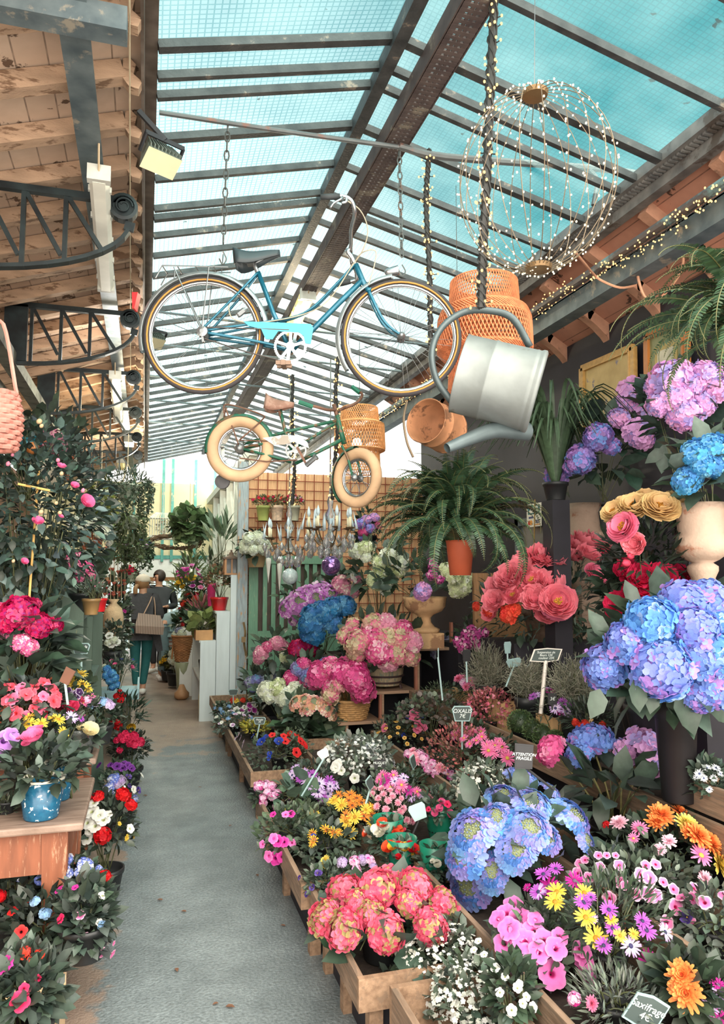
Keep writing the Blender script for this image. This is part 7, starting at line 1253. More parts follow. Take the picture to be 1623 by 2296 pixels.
# chandeliers
CRY = mat('cut_crystal', (236, 240, 244), .06, var=.03, trans=.85, spec=.8); CAND = mat('ivory_candle', (232, 222, 188), .5, var=.06); BRON = mat('old_bronze', (124, 102, 74), .45, .7); FLAME = mat('pale_blue_bulb', (206, 224, 232), .15, var=.03, spec=.7)
def chandelier(label, u, v, Y, R_, arms, zc, candles=True):
    c = PY(u, v, Y); root = thing('chandelier', label, 'chandelier', c); mb = MB()
    mb.lathe([(.012, -.1), (.04, -.06), (.05, -.02), (.025, .02), (.018, .1), (.04, .14), (.05, .18), (.02, .24), (.03, .3), (.012, .36), (.008, .42)], c, 14); mb.build('crystal_column', CRY, root, smooth=True)
    MB().tube([c + np.array([0, 0, .4]), c + np.array([0, 0, 1.6])], .006, 5).build('hanging_chain', CHM, root)
    cd = MB().lathe([(.012, 0), (.013, .1), (0, .1)], n=8).mesh('candle', CAND); fb = MB().lathe([(.006, 0), (.018, .03), (.014, .06), (0, .1)], n=8).mesh('candle_bulb', FLAME)
    dr = [MB().lathe([(0, .0), (.008, -.012), (.0, -.02), (.022, -.05), (.018, -.075), (0, -.1)], n=6).mesh('crystal_drop', CRY), MB().lathe([(0, 0), (.012, -.02), (.026, -.045), (.014, -.075), (0, -.085)], n=6).mesh('crystal_drop', CRY)]
    ic = MB().lathe([(0, .0), (.013, -.01), (.009, .06), (0, .16)], n=6).mesh('crystal_spike', FLAME); wp = c - np.array(wloc(root))
    for k in range(arms):
        a = 2 * PI * k / arms + .3; d = np.array([math.cos(a), math.sin(a), 0]); e = c + d * R_ + np.array([0, 0, .06])
        MB().tube(bez([c + np.array([0, 0, -.06]), c + d * R_ * .4 + np.array([0, 0, -.1]), c + d * R_ * .8 + np.array([0, 0, -.02]), e], 14), .007, 6).lathe([(.006, -.012), (.04, .0), (.045, .008), (0, .004)], e, 12).build('arm', BRON, root)
        inst(cd, 'candle', root, e - np.array(wloc(root))); inst(fb, 'candle_bulb', root, e + np.array([0, 0, .1]) - np.array(wloc(root)))
        inst(ic, 'crystal_spike', root, e + d * .06 - np.array(wloc(root)), Quaternion((-d[1], d[0], 0), .2 * (k % 3 - 1))); inst(ic, 'crystal_spike', root, c + d * R_ * .45 + np.array([0, 0, .05]) - np.array(wloc(root)), Quaternion((-d[1], d[0], 0), .25 * (k % 2)))
        for j, (rr, zz) in enumerate(((1.0, 0), (1.12, .02), (.72, -.06), (.45, -.1), (.9, -.03))):
            p = c + np.array([math.cos(a + .25 * (j - 2)), math.sin(a + .25 * (j - 2)), 0]) * R_ * rr + np.array([0, 0, zz]); inst(dr[j % 2], 'crystal_drop', root, p - np.array(wloc(root)), None, 1.0 + .35 * (j % 3 == 0))
    return root, c
ch, cc = chandelier("left crystal chandelier with long glass spikes in front of the green gate", 648, 1222, 7.0, .21, 6, 0)
for u, v0, v1 in ((602, 1250, 1308), (627, 1262, 1328)): a = PY(u, v0, 6.8); b = PY(u, v1, 6.8); MB().lathe([(0, 0), (.024, -.01), (.026, -.03), (0, (b - a)[2])], a, 8).build('icicle_drop', mat('icicle_glass', (222, 220, 210), .2, trans=.3), ch)
ch2, cc2 = chandelier("right crystal chandelier with ivory candles above the purple glass ball", 740, 1200, 6.4, .19, 7, 0)
for u, v, Y, r, m, lab in ((650, 1292, 6.6, 18, mat('crackle_glass', (190, 206, 206), .18, var=.2, scale=60, spec=.8, trans=.35), "clear crackled glass ball hanging under the left chandelier"), (742, 1268, 6.2, 22, mat('purple_mercury_glass', (104, 84, 150), .12, .75, var=.5, scale=40, col2=(170, 130, 190)), "purple mirrored glass ball hanging under the right chandelier")):
    c = PY(u, v, Y); root = thing('glass_ball', lab, 'ornament', c); MB().ball(c, W(r, c), 20, 14).build('glass_sphere', m, root, smooth=True); MB().lathe([(.012, 0), (.012, .02)], c + np.array([0, 0, W(r, c) - .004]), 8).tube([c + np.array([0, 0, W(r, c)]), c + np.array([0, 0, W(r, c) + .14])], .002, 4).build('cap', BRON, root)
# stone urns
STONE = mat('ochre_stone', (196, 158, 116), .85, var=.18, scale=7, wear=(150, 112, 82), wamt=.45, bump=.4); STONEP = mat('stained_pale_stone', (172, 148, 130), .8, var=.12, wear=(150, 104, 82), wamt=.40, wscale=6, bump=.3)
def urn(label, u, v_base, Y, prof, m, z0=None):
    """prof: (radius px, v px)"""
    c = PY(u, v_base, Y); root = thing('stone_urn', label, 'urn', c); MB().lathe([(W(r, c), PY(u, v, Y)[2]) for r, v in prof] + [(W(prof[-1][0], c) * .8, PY(u, prof[-1][1] + 12, Y)[2]), (0, PY(u, prof[-1][1] + 14, Y)[2])], (c[0], c[1], 0), 32).build('urn_bowl', m, root, smooth=True); return root, c
ur, c = urn("ochre stone urn on a square foot between the barrel hydrangea and the grey bush", 953, 1455, 6.25, [(32, 1418), (33, 1410), (22, 1405), (14, 1395), (13, 1385), (20, 1378), (38, 1370), (46, 1360), (48, 1345), (50, 1338)], STONE); zb = PY(953, 1452, 6.25)[2]
MB().box((c[0] - .13, c[1] - .13, 1.06), (c[0] + .13, c[1] + .13, PY(953, 1418, 6.25)[2])).build('urn_foot', STONE, ur)
c = PY(940, 1300, 6.3); r_ = plant('hydrangea', "white and pink hydrangeas growing from the ochre stone urn", 'hydrangea', c, W(95, c), W(52, c), None, [dict(n=90, size=.13, lo=-.6)], base_z=PY(940, 1352, 6.3)[2]); heads(r_, [(1018, 1290, 24), (1035, 1312, 26), (1050, 1300, 20), (1000, 1278, 18), (1020, 1322, 20)], c, 'hyd_cream', .2); heads(r_, [(947, 1326, 21)], c, 'hyd_violet', .3); heads(r_, [(970, 1272, 13), (968, 1290, 14), (985, 1300, 11), (965, 1262, 10)], c, 'lily_spike', .25)
c = PY(850, 1275, 6.9); r_ = plant('hydrangea', "cream white hydrangea on long leafy stems left of the big fern", 'hydrangea', c, W(66, c), W(70, c), (.2, .14, 'terra'), [dict(n=70, size=.17, kind='ov', col=(84, 102, 84), lo=-.8)], base_z=.95); heads(r_, [(858, 1275, 24), (872, 1248, 22), (848, 1300, 26), (866, 1318, 18), (852, 1262, 20), (900, 1265, 20), (895, 1280, 16), (800, 1235, 20), (818, 1228, 18), (820, 1250, 14)], c, ['hyd_cream', 'hyd_white'], .25); heads(r_, [(790, 1290, 10), (796, 1300, 9)], c, 'pet_white', .3)
tag(MB().box((1.9, 6.66, 0), (2.3, 7.15, .945)).build('display_plinth', DARK), "tall black block under the cream white hydrangea", 'plinth')
c = PY(822, 1185, 7.4); r_ = plant('fuchsia', "purple and blue flower spray behind the right chandelier, left of the fern", 'flowering plant', c, W(36, c), W(40, c), (.16, .1, 'black'), [dict(n=120, size=.08, lo=-.8)], base_z=PY(822, 1235, 7.4)[2]); heads(r_, [(808, 1175, 13), (822, 1165, 13), (815, 1192, 13), (830, 1185, 12), (840, 1160, 11), (848, 1178, 10), (812, 1205, 10)], c, ['hyd_purpleblue', 'hyd_violet', 'hyd_rose'], .2)
WPAN = mat('tan_wood_panel', (160, 120, 84), .75, var=.2, stretch=(6, 6, .8), wear=(150, 108, 74), wamt=.4)
pan = tag(MB().box((2.78, 6.0, 1.101), (3.45, 6.04, 1.72)).build('backdrop_boards', WPAN), "tan wooden panel behind the pot of the big fern", 'panel')
# fern
def frond_mesh(L_, drop, n=26, w=.085, col=(58, 82, 58)):
    mb = MB(); P = [np.array([0, 0, 0])]; a = 1.05
    for i in range(n): a -= (drop + .9) / n * (.5 + 1.2 * i / n); P.append(P[-1] + np.array([math.cos(a), 0, math.sin(a)]) * L_ / n)
    P = np.array(P); mb.tube(P, np.linspace(.004, .0015, len(P)), 4, col=lin((120, 120, 74)))
    T = np.gradient(P, axis=0); k0 = np.array(lin(col)); T2, Fc = np.array([(-.14, 0, 0), (.14, 0, 0), (-.13, .7, .02), (.13, .7, .02), (0, 1, -.06)]), [(0, 1, 3, 2), (2, 3, 4)]
    pos = []; d = []; nn = []; sz = []
    for i in np.linspace(1.5, n, int(n * 2.2)):
        j = int(i); f = i - j; p = P[j] * (1 - f) + P[min(n, j + 1)] * f; t = nrm(T[j]); s = w * math.sin(PI * (.12 + .86 * i / n)) ** .8 * (1.15 - .35 * i / n)
        for sg in (-1, 1): pos.append(p); d.append(np.array([0, sg, 0]) + t * .35 + np.array([0, 0, -.12]) + NR.normal(0, .07, 3)); nn.append(np.cross(t, (0, 1, 0)) * -1 * (1 if np.cross(t, (0, 1, 0))[2] < 0 else -1)); sz.append(s)
    X, Y_, Z = frames(np.array(d), np.array(nn)); cols = k0 * NR.uniform(.7, 1.5, (len(pos), 1)) * (1 + NR.normal(0, .07, (len(pos), 3)))
    mb.many(T2, Fc, np.array(pos), X, Y_, Z, np.array(sz), np.clip(cols, 0, 1)); return mb.mesh('frond', LEAF)
def fern(label, c, L_, n, col, spread=(0, 2 * PI), seed=0, elev=.5, w=.085):
    root = thing('fern', label, 'fern', c); ms = [frond_mesh(L_ * k, dr, w=w, col=col) for k, dr in ((1, 1.0), (.9, 1.5), (.8, .5), (1.05, 1.9), (.75, 2.4), (.95, 1.6))]
    for i in range(n):
        a = spread[0] + (spread[1] - spread[0]) * ((i * .618) % 1); inst(ms[i % 6], 'frond', root, NR.normal(0, .015, 3), Quaternion((0, 0, 1), a) @ Quaternion((0, 1, 0), RND.uniform(-elev, .45)) @ Quaternion((1, 0, 0), RND.uniform(-.4, .4)), RND.uniform(.8, 1.1))
    return root
cf_ = PY(1022, 1215, 4.3); fr = fern("big green Boston fern in a terracotta pot in the middle of the display", cf_, W(285, cf_), 170, (62, 88, 62), elev=1.0, w=.054)
pc = PY(1032, 1290, 4.3); h_ = PY(1032, 1212, 4.3)[2] - pc[2]; MB().lathe([(W(24, pc), 0), (W(31, pc), h_ * .9), (W(33, pc), h_), (W(30, pc), h_), (0, h_ * .9)], pc, 24).build('pot', mat('orange_terracotta', (172, 80, 50), .7, var=.12), fr, smooth=True)
mb = MB()
for k in range(3): mb.tube([pc + np.array([W(38, pc) * math.cos(2.1 * k), W(38, pc) * math.sin(2.1 * k), h_ * .95]), np.array([pc[0], pc[1], pc[2] + 1.3])], .002, 4)
mb.tube([np.array([pc[0], pc[1], pc[2] + 1.3]), np.array([pc[0], pc[1], 4.25])], .002, 4); mb.build('hanging_wire', CHM, fr)
cf2 = PY(1720, 770, 2.1); fern("fern with long arching fronds at the right edge near the viewer", cf2, W(400, cf2), 80, (76, 102, 72), (PI * .5, PI * 1.5), elev=1.0, w=.04)
r2 = bpy.data.objects['fern.001']; MB().lathe([(.09, -.16), (.13, -.01), (.135, .01), (.12, .01), (0, -.02)], cf2, 20).build('pot', TERRA, r2, smooth=True); MB().tube([cf2, cf2 + np.array([0, 0, .9])], .004, 4).build('hanging_wire', CHM, r2)
# strap leaved plant
c = PY(1245, 1080, 4.75); r_ = thing('strap_leaf_plant', "tall plant with arching strap leaves right of the large watering can", 'pot plant', c); tag(MB().box((c[0] - .07, c[1] - .07, .861), (c[0] + .07, c[1] + .07, c[2] - .14)).build('display_plinth', DARK), 'tall black block carrying the strap leaved plant', 'plinth'); pot(r_, c, c[2] - .138, .13, .09, NURS); mb = MB()
for i in range(130):
    a = RND.uniform(0, 6.28); L_ = W(RND.uniform(170, 300), c); d = np.array([math.cos(a), math.sin(a) * .8, 0]); k = RND.uniform(.45, 1.0); P = bez([c + d * .03, c + d * .03 + d * L_ * .18 * k + np.array([0, 0, L_ * .45]), c + d * L_ * .45 * k + np.array([0, 0, L_ * .72]), c + d * L_ * .85 * k + np.array([0, 0, L_ * (.75 - .45 * k)])], 12)
    sd = np.array([-d[1], d[0], 0]); w_ = .016 * np.sin(np.linspace(.5, PI, len(P))) + .002; up_ = np.array([0, 0, .006]); V = np.stack([P - sd * w_[:, None] + up_, P, P + sd * w_[:, None] + up_], 1).reshape(-1, 3); mb.add(V, [f for q in range(len(P) - 1) for f in ((q * 3, q * 3 + 1, q * 3 + 4, q * 3 + 3), (q * 3 + 1, q * 3 + 2, q * 3 + 5, q * 3 + 4))], np.array(lin((88, 112, 84))) * RND.uniform(.65, 1.4))
mb.build('strap_leaves', LEAF, r_, smooth=True)
# stands for the upper flowers on the right
def up(name, label, cat, u, v, Y, rpx, hpx, zb, pt, fol): return pl(name, label, cat, u, v, Y, rpx, hpx, zb, pt, fol)
r_, c = up('hydrangea', "lilac and blue hydrangea rising from the fluted urn, left of the framed pictures", 'hydrangea', 1350, 1005, 4.75, 110, 85, float(PY(1312, 1135, 5.1)[2]), None, [dict(n=110, size=.17, col=(66, 86, 76), lo=-.9)])
heads(r_, [(1426, 882, 42), (1448, 925, 38), (1432, 972, 40), (1400, 905, 28), (1388, 938, 26)], c, 'hyd_violet', .22); heads(r_, [(1340, 980, 38), (1301, 1030, 34), (1248, 1065, 34), (1280, 1045, 24), (1370, 1000, 24)], c, 'hyd_purpleblue', .18)
r_, c = up('hydrangea', "pale lilac pink hydrangea high at the right under the orange framed picture", 'hydrangea', 1535, 930, 3.6, 95, 95, 1.90, (.12, .1, 'black'), [dict(n=110, size=.16, col=(66, 86, 76), lo=-.9)])
heads(r_, [(1506, 848, 50), (1515, 888, 42), (1535, 928, 44), (1480, 905, 36), (1585, 838, 40), (1608, 872, 36), (1550, 862, 32), (1575, 905, 32), (1470, 865, 30)], c, 'hyd_violet', .22)
tag(MB().box((c[0] - .07, c[1] - .07, .861), (c[0] + .07, c[1] + .07, 1.898)).build('flower_stand', DARK), "slim black stand carrying the pale lilac pink hydrangea", 'stand')
r_, c = up('hydrangea', "turquoise hydrangea at the right edge under the lilac one", 'hydrangea', 1595, 1065, 2.9, 75, 75, 1.86, None, [dict(n=70, size=.15, col=(78, 98, 84), lo=-.8)]); heads(r_, [(1562, 1015, 36), (1540, 1078, 32), (1600, 1000, 32), (1580, 1040, 30), (1560, 1060, 24), (1615, 1050, 30)], c, 'hyd_teal', .14)
ur, c = urn("tall stained pale stone urn at the right edge", 1580, 1395, 2.95, [(34, 1440), (34, 1405), (24, 1375), (22, 1330), (26, 1295), (33, 1280), (33, 1270), (22, 1262), (36, 1255), (55, 1240), (58, 1222), (54, 1205), (50, 1200), (52, 1160), (58, 1130)], STONEP); zf = PY(1580, 1436, 2.95)[2]; MB().box((c[0] - .1, c[1] - .1, zf - .07), (c[0] + .1, c[1] + .1, zf)).build('urn_foot', STONEP, ur); tag(MB().box((c[0] - .09, c[1] - .09, .735), (c[0] + .09, c[1] + .09, zf - .071)).build('flower_stand', DARK), 'slim black stand under the tall stone urn at the right edge', 'stand')
ur, c = urn("pale fluted stone urn behind the coral peonies", 1312, 1300, 5.25, [(30, 1330), (30, 1300), (26, 1260), (34, 1225), (44, 1210), (42, 1198), (36, 1185), (32, 1150), (40, 1130)], STONEP)
mb = MB()
for k in range(22): a = 2 * PI * k / 22; mb.ball(np.array([c[0] + W(39, c) * math.cos(a), c[1] + W(39, c) * math.sin(a), PY(1312, 1205, 5.25)[2]]), W(7, c), 8, 6, sq=(1, 1, 1.8))
mb.build('fluting', STONEP, ur, smooth=True); MB().box((c[0] - .1, c[1] - .1, 1.2), (c[0] + .1, c[1] + .1, PY(1312, 1326, 5.25)[2])).build('urn_foot', STONEP, ur)
# peonies
tag(MB().box((2.62, 4.98, .861), (3.42, 5.55, 1.198)).build('display_plinth', DARK), "black covered step under the coral peony bush", 'plinth')
r_, c = up('peony', "large coral pink peony bush with open golden centred blooms", 'peony', 1230, 1350, 5.1, 165, 105, 1.2, (.24, .2, mat('carved_dark_pot', (104, 84, 70), .8, var=.3, scale=20, bump=.8)), [dict(n=760, size=.085, kind='na', col=(72, 90, 76), lo=-.9, inner=.3), dict(n=200, size=.09, col=(58, 74, 60), lo=-.9)])
heads(r_, [(1180, 1262, 28), (1215, 1252, 34), (1142, 1300, 30), (1120, 1320, 28), (1110, 1350, 24), (1192, 1306, 34), (1232, 1310, 32), (1200, 1345, 30), (1228, 1372, 32), (1250, 1352, 40), (1280, 1222, 30), (1308, 1218, 28), (1335, 1220, 26), (1318, 1246, 29), (1278, 1250, 24), (1240, 1255, 30), (1165, 1280, 26), (1150, 1335, 22), (1100, 1375, 18), (1260, 1240, 22)], c, ['peony_coral', 'peony_eye', 'peony_coral', 'peony_coral'], .2, name='bloom'); heads(r_, [(1250, 1352, 42), (1333, 1290, 30)], c, 'peony_open', .26, name='bloom'); heads(r_, [(1357, 1232, 14)], c, 'bud_coral', .2, name='flower_bud'); heads(r_, [(1095, 1370, 16), (1140, 1378, 20), (1155, 1366, 16), (1068, 1360, 12)], c, 'pelar_coral', .2)
r_, c = up('peony', "crimson peonies between the coral peony and the big blue hydrangea", 'peony', 1440, 1320, 3.3, 110, 62, .87, (.2, .14, 'black'), [dict(n=260, size=.1, col=(60, 76, 62), lo=-.9)]); heads(r_, [(1406, 1282, 26), (1440, 1298, 32), (1480, 1300, 32), (1522, 1300, 32), (1442, 1325, 34), (1475, 1328, 30), (1500, 1325, 30), (1545, 1305, 28), (1560, 1310, 24), (1416, 1300, 22), (1384, 1355, 24), (1378, 1372, 16), (1420, 1330, 24)], c, 'peony_red', .16, name='bloom')
r_, c = up('peony', "peach and yellow peonies with one open pink bloom at the upper right", 'peony', 1455, 1235, 3.15, 105, 105, .87, (.2, .14, 'black'), [dict(n=640, size=.085, kind='na', col=(46, 58, 46), lo=-.9, inner=.3)]); heads(r_, [(1378, 1150, 28), (1422, 1140, 36), (1478, 1142, 44), (1450, 1115, 24), (1508, 1130, 30), (1400, 1128, 24)], c, 'peony_peach', .16, up=.1, name='bloom'); heads(r_, [(1399, 1184, 38)], c, 'peony_open', .24, up=.2, name='bloom'); heads(r_, [(1425, 1222, 24)], c, 'peony_coral', .2, name='bloom'); heads(r_, [(1414, 1247, 11), (1404, 1262, 13)], c, 'bud_coral', .2, name='flower_bud')
r_, c = up('hydrangea', "huge blue and violet hydrangea bush at the right edge", 'hydrangea', 1510, 1470, 2.75, 175, 135, .74, (.42, .09, mat('dark_bronze_pot', (36, 33, 35), .5, .3)), [dict(n=110, size=.17, col=(72, 92, 76), lo=-.9)])
heads(r_, [(1480, 1495, 74), (1357, 1492, 52), (1405, 1440, 56), (1461, 1392, 60), (1537, 1352, 62), (1591, 1348, 60), (1560, 1408, 62), (1610, 1460, 58), (1572, 1475, 52), (1602, 1535, 56), (1568, 1560, 38), (1430, 1410, 44), (1500, 1365, 46), (1510, 1440, 46), (1350, 1520, 34), (1620, 1400, 50)], c, ['hyd_blue', 'hyd_blue', 'hyd_blue', 'hyd_sky'], .25); heads(r_, [(1480, 1497, 72)], c, 'hyd_sky', .32, up=.1); heads(r_, [(1492, 1433, 28)], c, 'hyd_rose', .28)
# big hanging leaves of the blue hydrangea
mb = MB()
for u, v, r, a in ((1345, 1580, 60, -.5), (1420, 1560, 60, .1), (1515, 1600, 90, .35), (1580, 1600, 70, .7), (1460, 1570, 50, -.2), (1555, 1520, 60, 1.2)):
    p = PY(u, v - r * .6, 2.5); d = np.array([[math.sin(a), -.25, -math.cos(a)]]); X, Y_, Z = frames(d, np.array([[0, -1.0, .35]])); mb.many(L_OV[0] * np.array([1.25, 1, 1]), L_OV[1], np.array([p]), X, Y_, Z, np.array([W(r * 1.2, p)]), np.array([np.array(lin((62, 80, 66))) * RND.uniform(.8, 1.2)]))
mb.build('hanging_leaves', LEAF, r_, smooth=True)
# shop wall: framed pictures, window, card sticker
def picture(label, corners, X, cf_m, art):
    Pc = [PX(u, v, X) for u, v in corners]; ctr = np.mean(Pc, 0); e = nrm(Pc[1] - Pc[0]); e[0] = 0; e = nrm(e); w_ = (np.linalg.norm(Pc[1] - Pc[0]) + np.linalg.norm(Pc[2] - Pc[3])) / 2; h_ = (np.linalg.norm(Pc[3] - Pc[0]) + np.linalg.norm(Pc[2] - Pc[1])) / 2; f_ = np.cross(e, np.array([1.0, 0, 0])); f_ = f_ if f_[2] > 0 else -f_
    root = thing('framed_picture', label, 'picture', ctr); nx = np.array([-1.0, 0, 0]); q = lambda a, b, o=0: ctr + e * a * w_ / 2 + f_ * b * h_ / 2 + nx * o
    mb = MB(); t = .05
    for a0, b0, a1, b1 in ((-1, -1, 1, -1), (-1, 1, 1, 1), (-1, -1, -1, 1), (1, -1, 1, 1)): mb.bar(q(a0 * .95, b0 * .95, .02), q(a1 * .95, b1 * .95, .02), t, .035, up=(1, 0, 0)); mb.bar(q(a0 * .86, b0 * .88, .02), q(a1 * .86, b1 * .88, .02), t * .35, .045, up=(1, 0, 0))
    mb.build('frame', cf_m, root)
    MB().prism([q(-.95, -.95), q(.95, -.95), q(.95, .95), q(-.95, .95)], nx * .005, nx * .02).build('canvas', art, root)
    return root, q
OAKF = mat('oak_frame', (196, 156, 92), .5, var=.15, stretch=(3, 3, 3)); ORF = mat('orange_wood_frame', (178, 112, 56), .45, var=.15)
picture("oak framed painting leaning on the dark shop wall above the strap leaves", ((1292, 835), (1410, 785), (1448, 930), (1325, 990)), 3.5, OAKF, mat('blurred_painting', (182, 152, 84), .5, var=.25, scale=4, col2=(206, 178, 116), wear=(112, 104, 120), wamt=.36, wscale=9))
rt, q = picture("orange framed picture with green mount on the dark shop wall at upper right", ((1432, 768), (1522, 730), (1572, 880), (1480, 920)), 3.5, ORF, mat('green_mount', (128, 134, 92), .5, var=.2))
MB().prism([q(-.55, -.6), q(.55, -.6), q(.55, .6), q(-.55, .6)], np.array([-.021, 0, 0]), np.array([-.024, 0, 0])).build('picture_mount', mat('gold_mount', (176, 156, 90), .5), rt); MB().prism([q(-.4, -.45), q(.4, -.45), q(.4, .45), q(-.4, .45)], np.array([-.025, 0, 0]), np.array([-.027, 0, 0])).build('picture_print', mat('dark_print', (96, 102, 84), .3, var=.4, scale=8, col2=(160, 160, 130)), rt)
y0, y1 = 4.7, 6.6
o = struct(MB().box((3.50, y0, 1.2), (3.54, y0 + .07, 2.25)).box((3.50, y1 - .07, 1.2), (3.54, y1, 2.25)).box((3.50, y0, 2.18), (3.54, y1, 2.25)).box((3.50, y0, 1.2), (3.54, y1, 1.27)).build('window_3', mat('grey_window_frame', (92, 100, 104), .5))); MB().box((3.53, y0 + .07, 1.27), (3.545, y1 - .07, 2.18)).build('pane', mat('reflecting_pane', (150, 158, 158), .08, .0, var=.4, scale=4, spec=.9, col2=(84, 92, 92)), o)
p = PX(1197, 1155, 3.47); root = thing('payment_sign', "white card payment sticker sign with logos on the shop window", 'sign', p); hy = abs(PX(1181, 1155, 3.47)[1] - PX(1214, 1155, 3.47)[1]) / 2; hz = abs(PX(1197, 1128, 3.47)[2] - PX(1197, 1180, 3.47)[2]) / 2
def rect(nm, y0_, z0_, y1_, z1_, m, off): return MB().box((3.47 - off, p[1] - hy * y1_, p[2] + hz * z0_), (3.47 - off + .002, p[1] - hy * y0_, p[2] + hz * z1_)).build(nm, m, root)
# seen from the aisle, picture right = towards the viewer (-Y)
wh = mat('sticker_white', (232, 226, 212), .4, var=.03); gn = mat('sticker_teal', (30, 112, 110), .4); rd = mat('sticker_red', (206, 62, 44), .4); og = mat('sticker_orange', (232, 150, 60), .4); bl = mat('sticker_blue', (52, 66, 120), .4)
rect('sticker_panel', -1, -1, 1, 1, wh, .0); rect('logo_block', -.8, .1, .8, .85, gn, .003)
for z in (.32, .62): MB().lathe([(hz * .13, 0), (hz * .13, .002)], (3.464, p[1] + hy * .45, p[2] + hz * z - hz * .0), 16, axis=(-1, 0, 0)).build('logo_ring', wh, root)
rect('logo_bar', -.45, .2, .6, .44, wh, .006); rect('logo_bar', -.45, .5, .6, .74, wh, .006); rect('logo_bar', -.7, -.25, -.1, -.1, bl, .003)
for y, m in ((-.62, rd), (-.36, og)): MB().lathe([(hz * .2, 0), (hz * .2, .002)], (3.466, p[1] - hy * y, p[2] - hz * .62), 16, axis=(-1, 0, 0)).build('logo_disc', m, root)
rect('logo_line', -.0, -.5, .85, -.44, bl, .003); rect('logo_line', .0, -.86, .85, -.8, og, .003)
text('VISA', root, np.array([-.005, -hy * .42, -hz * .64]), hz * .3, bl, Quaternion((0, 0, 1), -PI / 2) @ Quaternion((1, 0, 0), PI / 2), shear=.2)
tag(MB().tube([PX(1199, 1120, 3.4), PX(1196, 1300, 3.4)], .006, 5).build('support_cane', MATS['bamboo']), "thin bamboo cane in front of the payment sticker", 'cane')
# ---------------------------------------------------------------- slate price tags on stakes
SLATE = mat('slate_face', (66, 78, 76), .5, var=.12); SLTE = mat('pale_teal_plastic', (150, 178, 178), .4, var=.06); SLW = mat('white_plastic_post', (222, 214, 204), .45, var=.05); SLK = mat('black_slate', (44, 44, 46), .6, var=.15); CHALK = mat('chalk_white', (228, 236, 232), .7, var=.04); BROWNS = mat('brown_slate_back', (104, 66, 48), .5, var=.15)
def sign(label, u, v, Y, w, h, v_bot, txt=None, yaw=0.0, roll=0.0, face=None, rim=None, post=None, u_bot=None, size=.3, pr=.006, tilt=0.0, shape='keystone', lines=1):
    c = PY(u, v, Y); root = thing('price_sign', label, 'sign', c); W_ = W(w, c) / 2; H_ = W(h, c) / 2
    q = Quaternion((0, 0, 1), -PS + yaw) @ Quaternion((1, 0, 0), tilt) @ Quaternion((0, 1, 0), roll); R3 = np.array(q.to_matrix())
    shp = {'keystone': [(-.72, -1), (.72, -1), (1, .55), (.78, 1), (-.78, 1), (-1, .55)], 'hex': [(-1, -.85), (0, -1), (.75, -.72), (1, .85), (.1, 1), (-.72, .8)], 'rect': [(-.92, -1), (.96, -.95), (1, .95), (-1, 1)]}[shape]
    def L3(x, y, z): return np.array(c) + R3 @ np.array([x * W_, y, z * H_])
    MB().prism([L3(x, 0, z) for x, z in shp], R3 @ np.array([0, .003, 0]), R3 @ np.array([0, -.002, 0])).build('sign_rim', rim or SLTE, root)
    MB().prism([L3(x * .9, 0, z * .86) for x, z in shp], R3 @ np.array([0, -.0021, 0]), R3 @ np.array([0, -.0035, 0])).build('sign_face', face or SLATE, root)
    b = PY(u if u_bot is None else u_bot, v_bot, Y); MB().tube([L3(0, .004, -.75), b], pr, 6).build('stake', post or rim or SLTE, root)
    if txt: text(txt, root, R3 @ np.array([0, -.0042, 0]), size * H_ * 2, CHALK, q @ Quaternion((1, 0, 0), PI / 2), space=.9)
    return root
sign("teal slate reading oxalis above the feathery pink plant", 1036, 1600, 4.3, 46, 34, 1680, "OXALIS\n7€", size=.36)
sign("large slate sign with three lines of white handwriting on a white post", 1224, 1469, 4.0, 74, 32, 1600, "Suspension de\nfleurs 12€\ncouleur 22€", size=.22, shape='hex', rim=SLW, post=SLW, pr=.012, u_bot=1212)
sign("black slate warning attention fragile beside the magenta hydrangea head", 1174, 1696, 2.95, 42, 56, 1770, "ATTENTION\nFRAGILE", size=.17, shape='rect', rim=SLK, face=SLK, u_bot=1240, roll=.06)
sign("dark slate reading muguet among the lilac daisies", 851, 1714, 4.35, 26, 22, 1752, "MUGUET\n4€", size=.34, rim=SLK, face=SLK, shape='rect')
sign("slate tag at the bottom right with handwritten saxifrage price", 1448, 2268, 1.95, 92, 76, 2340, "Saxifrage\n4€", size=.30, shape='hex', roll=.42)
sign("teal slate sign with handwriting on the green shelf side above the yellow daisies", 182, 1454, 4.3, 40, 24, 1510, "Polygala\n9€", size=.36)
sign("brown backed slate tag leaning over the yellow daisies on the left", 151, 1516, 3.75, 24, 36, 1580, None, roll=.45, face=BROWNS, rim=BROWNS, u_bot=152, shape='rect', post=SLTE)
sign("teal slate tag above the golden herbs and poppies", 582, 1616, 6.0, 28, 16, 1662, "Pensée\n3€", size=.34, u_bot=574)
sign("blank grey tag on a stake at the farthest tray by the white shelf", 523, 1552, 7.6, 22, 13, 1580, None, yaw=.3)
sign("dark slate tag seen from behind in the red and yellow gazanias", 731, 1812, 4.2, 32, 24, 1850, None, rim=SLK, face=SLK)
sign("pale teal tag tilted above the pot roses", 937, 1820, 3.6, 40, 34, 1895, None, roll=-.35, tilt=-.4, face=SLTE, u_bot=915, post=SLK)
sign("narrow teal tag turned sideways before the pale pink dianthus", 829, 1756, 4.0, 24, 30, 1822, None, yaw=.9, roll=-.5, u_bot=814)
sign("small slate tag on a long stake behind the pink and white dianthus", 926, 1708, 4.2, 20, 30, 1780, None, yaw=.9, roll=-.4, u_bot=921)
sign("white flower shaped tag leaning left of the white alyssum", 725, 1690, 4.5, 26, 20, 1785, None, roll=-.5, face=SLW, rim=SLW, u_bot=676, post=SLTE)
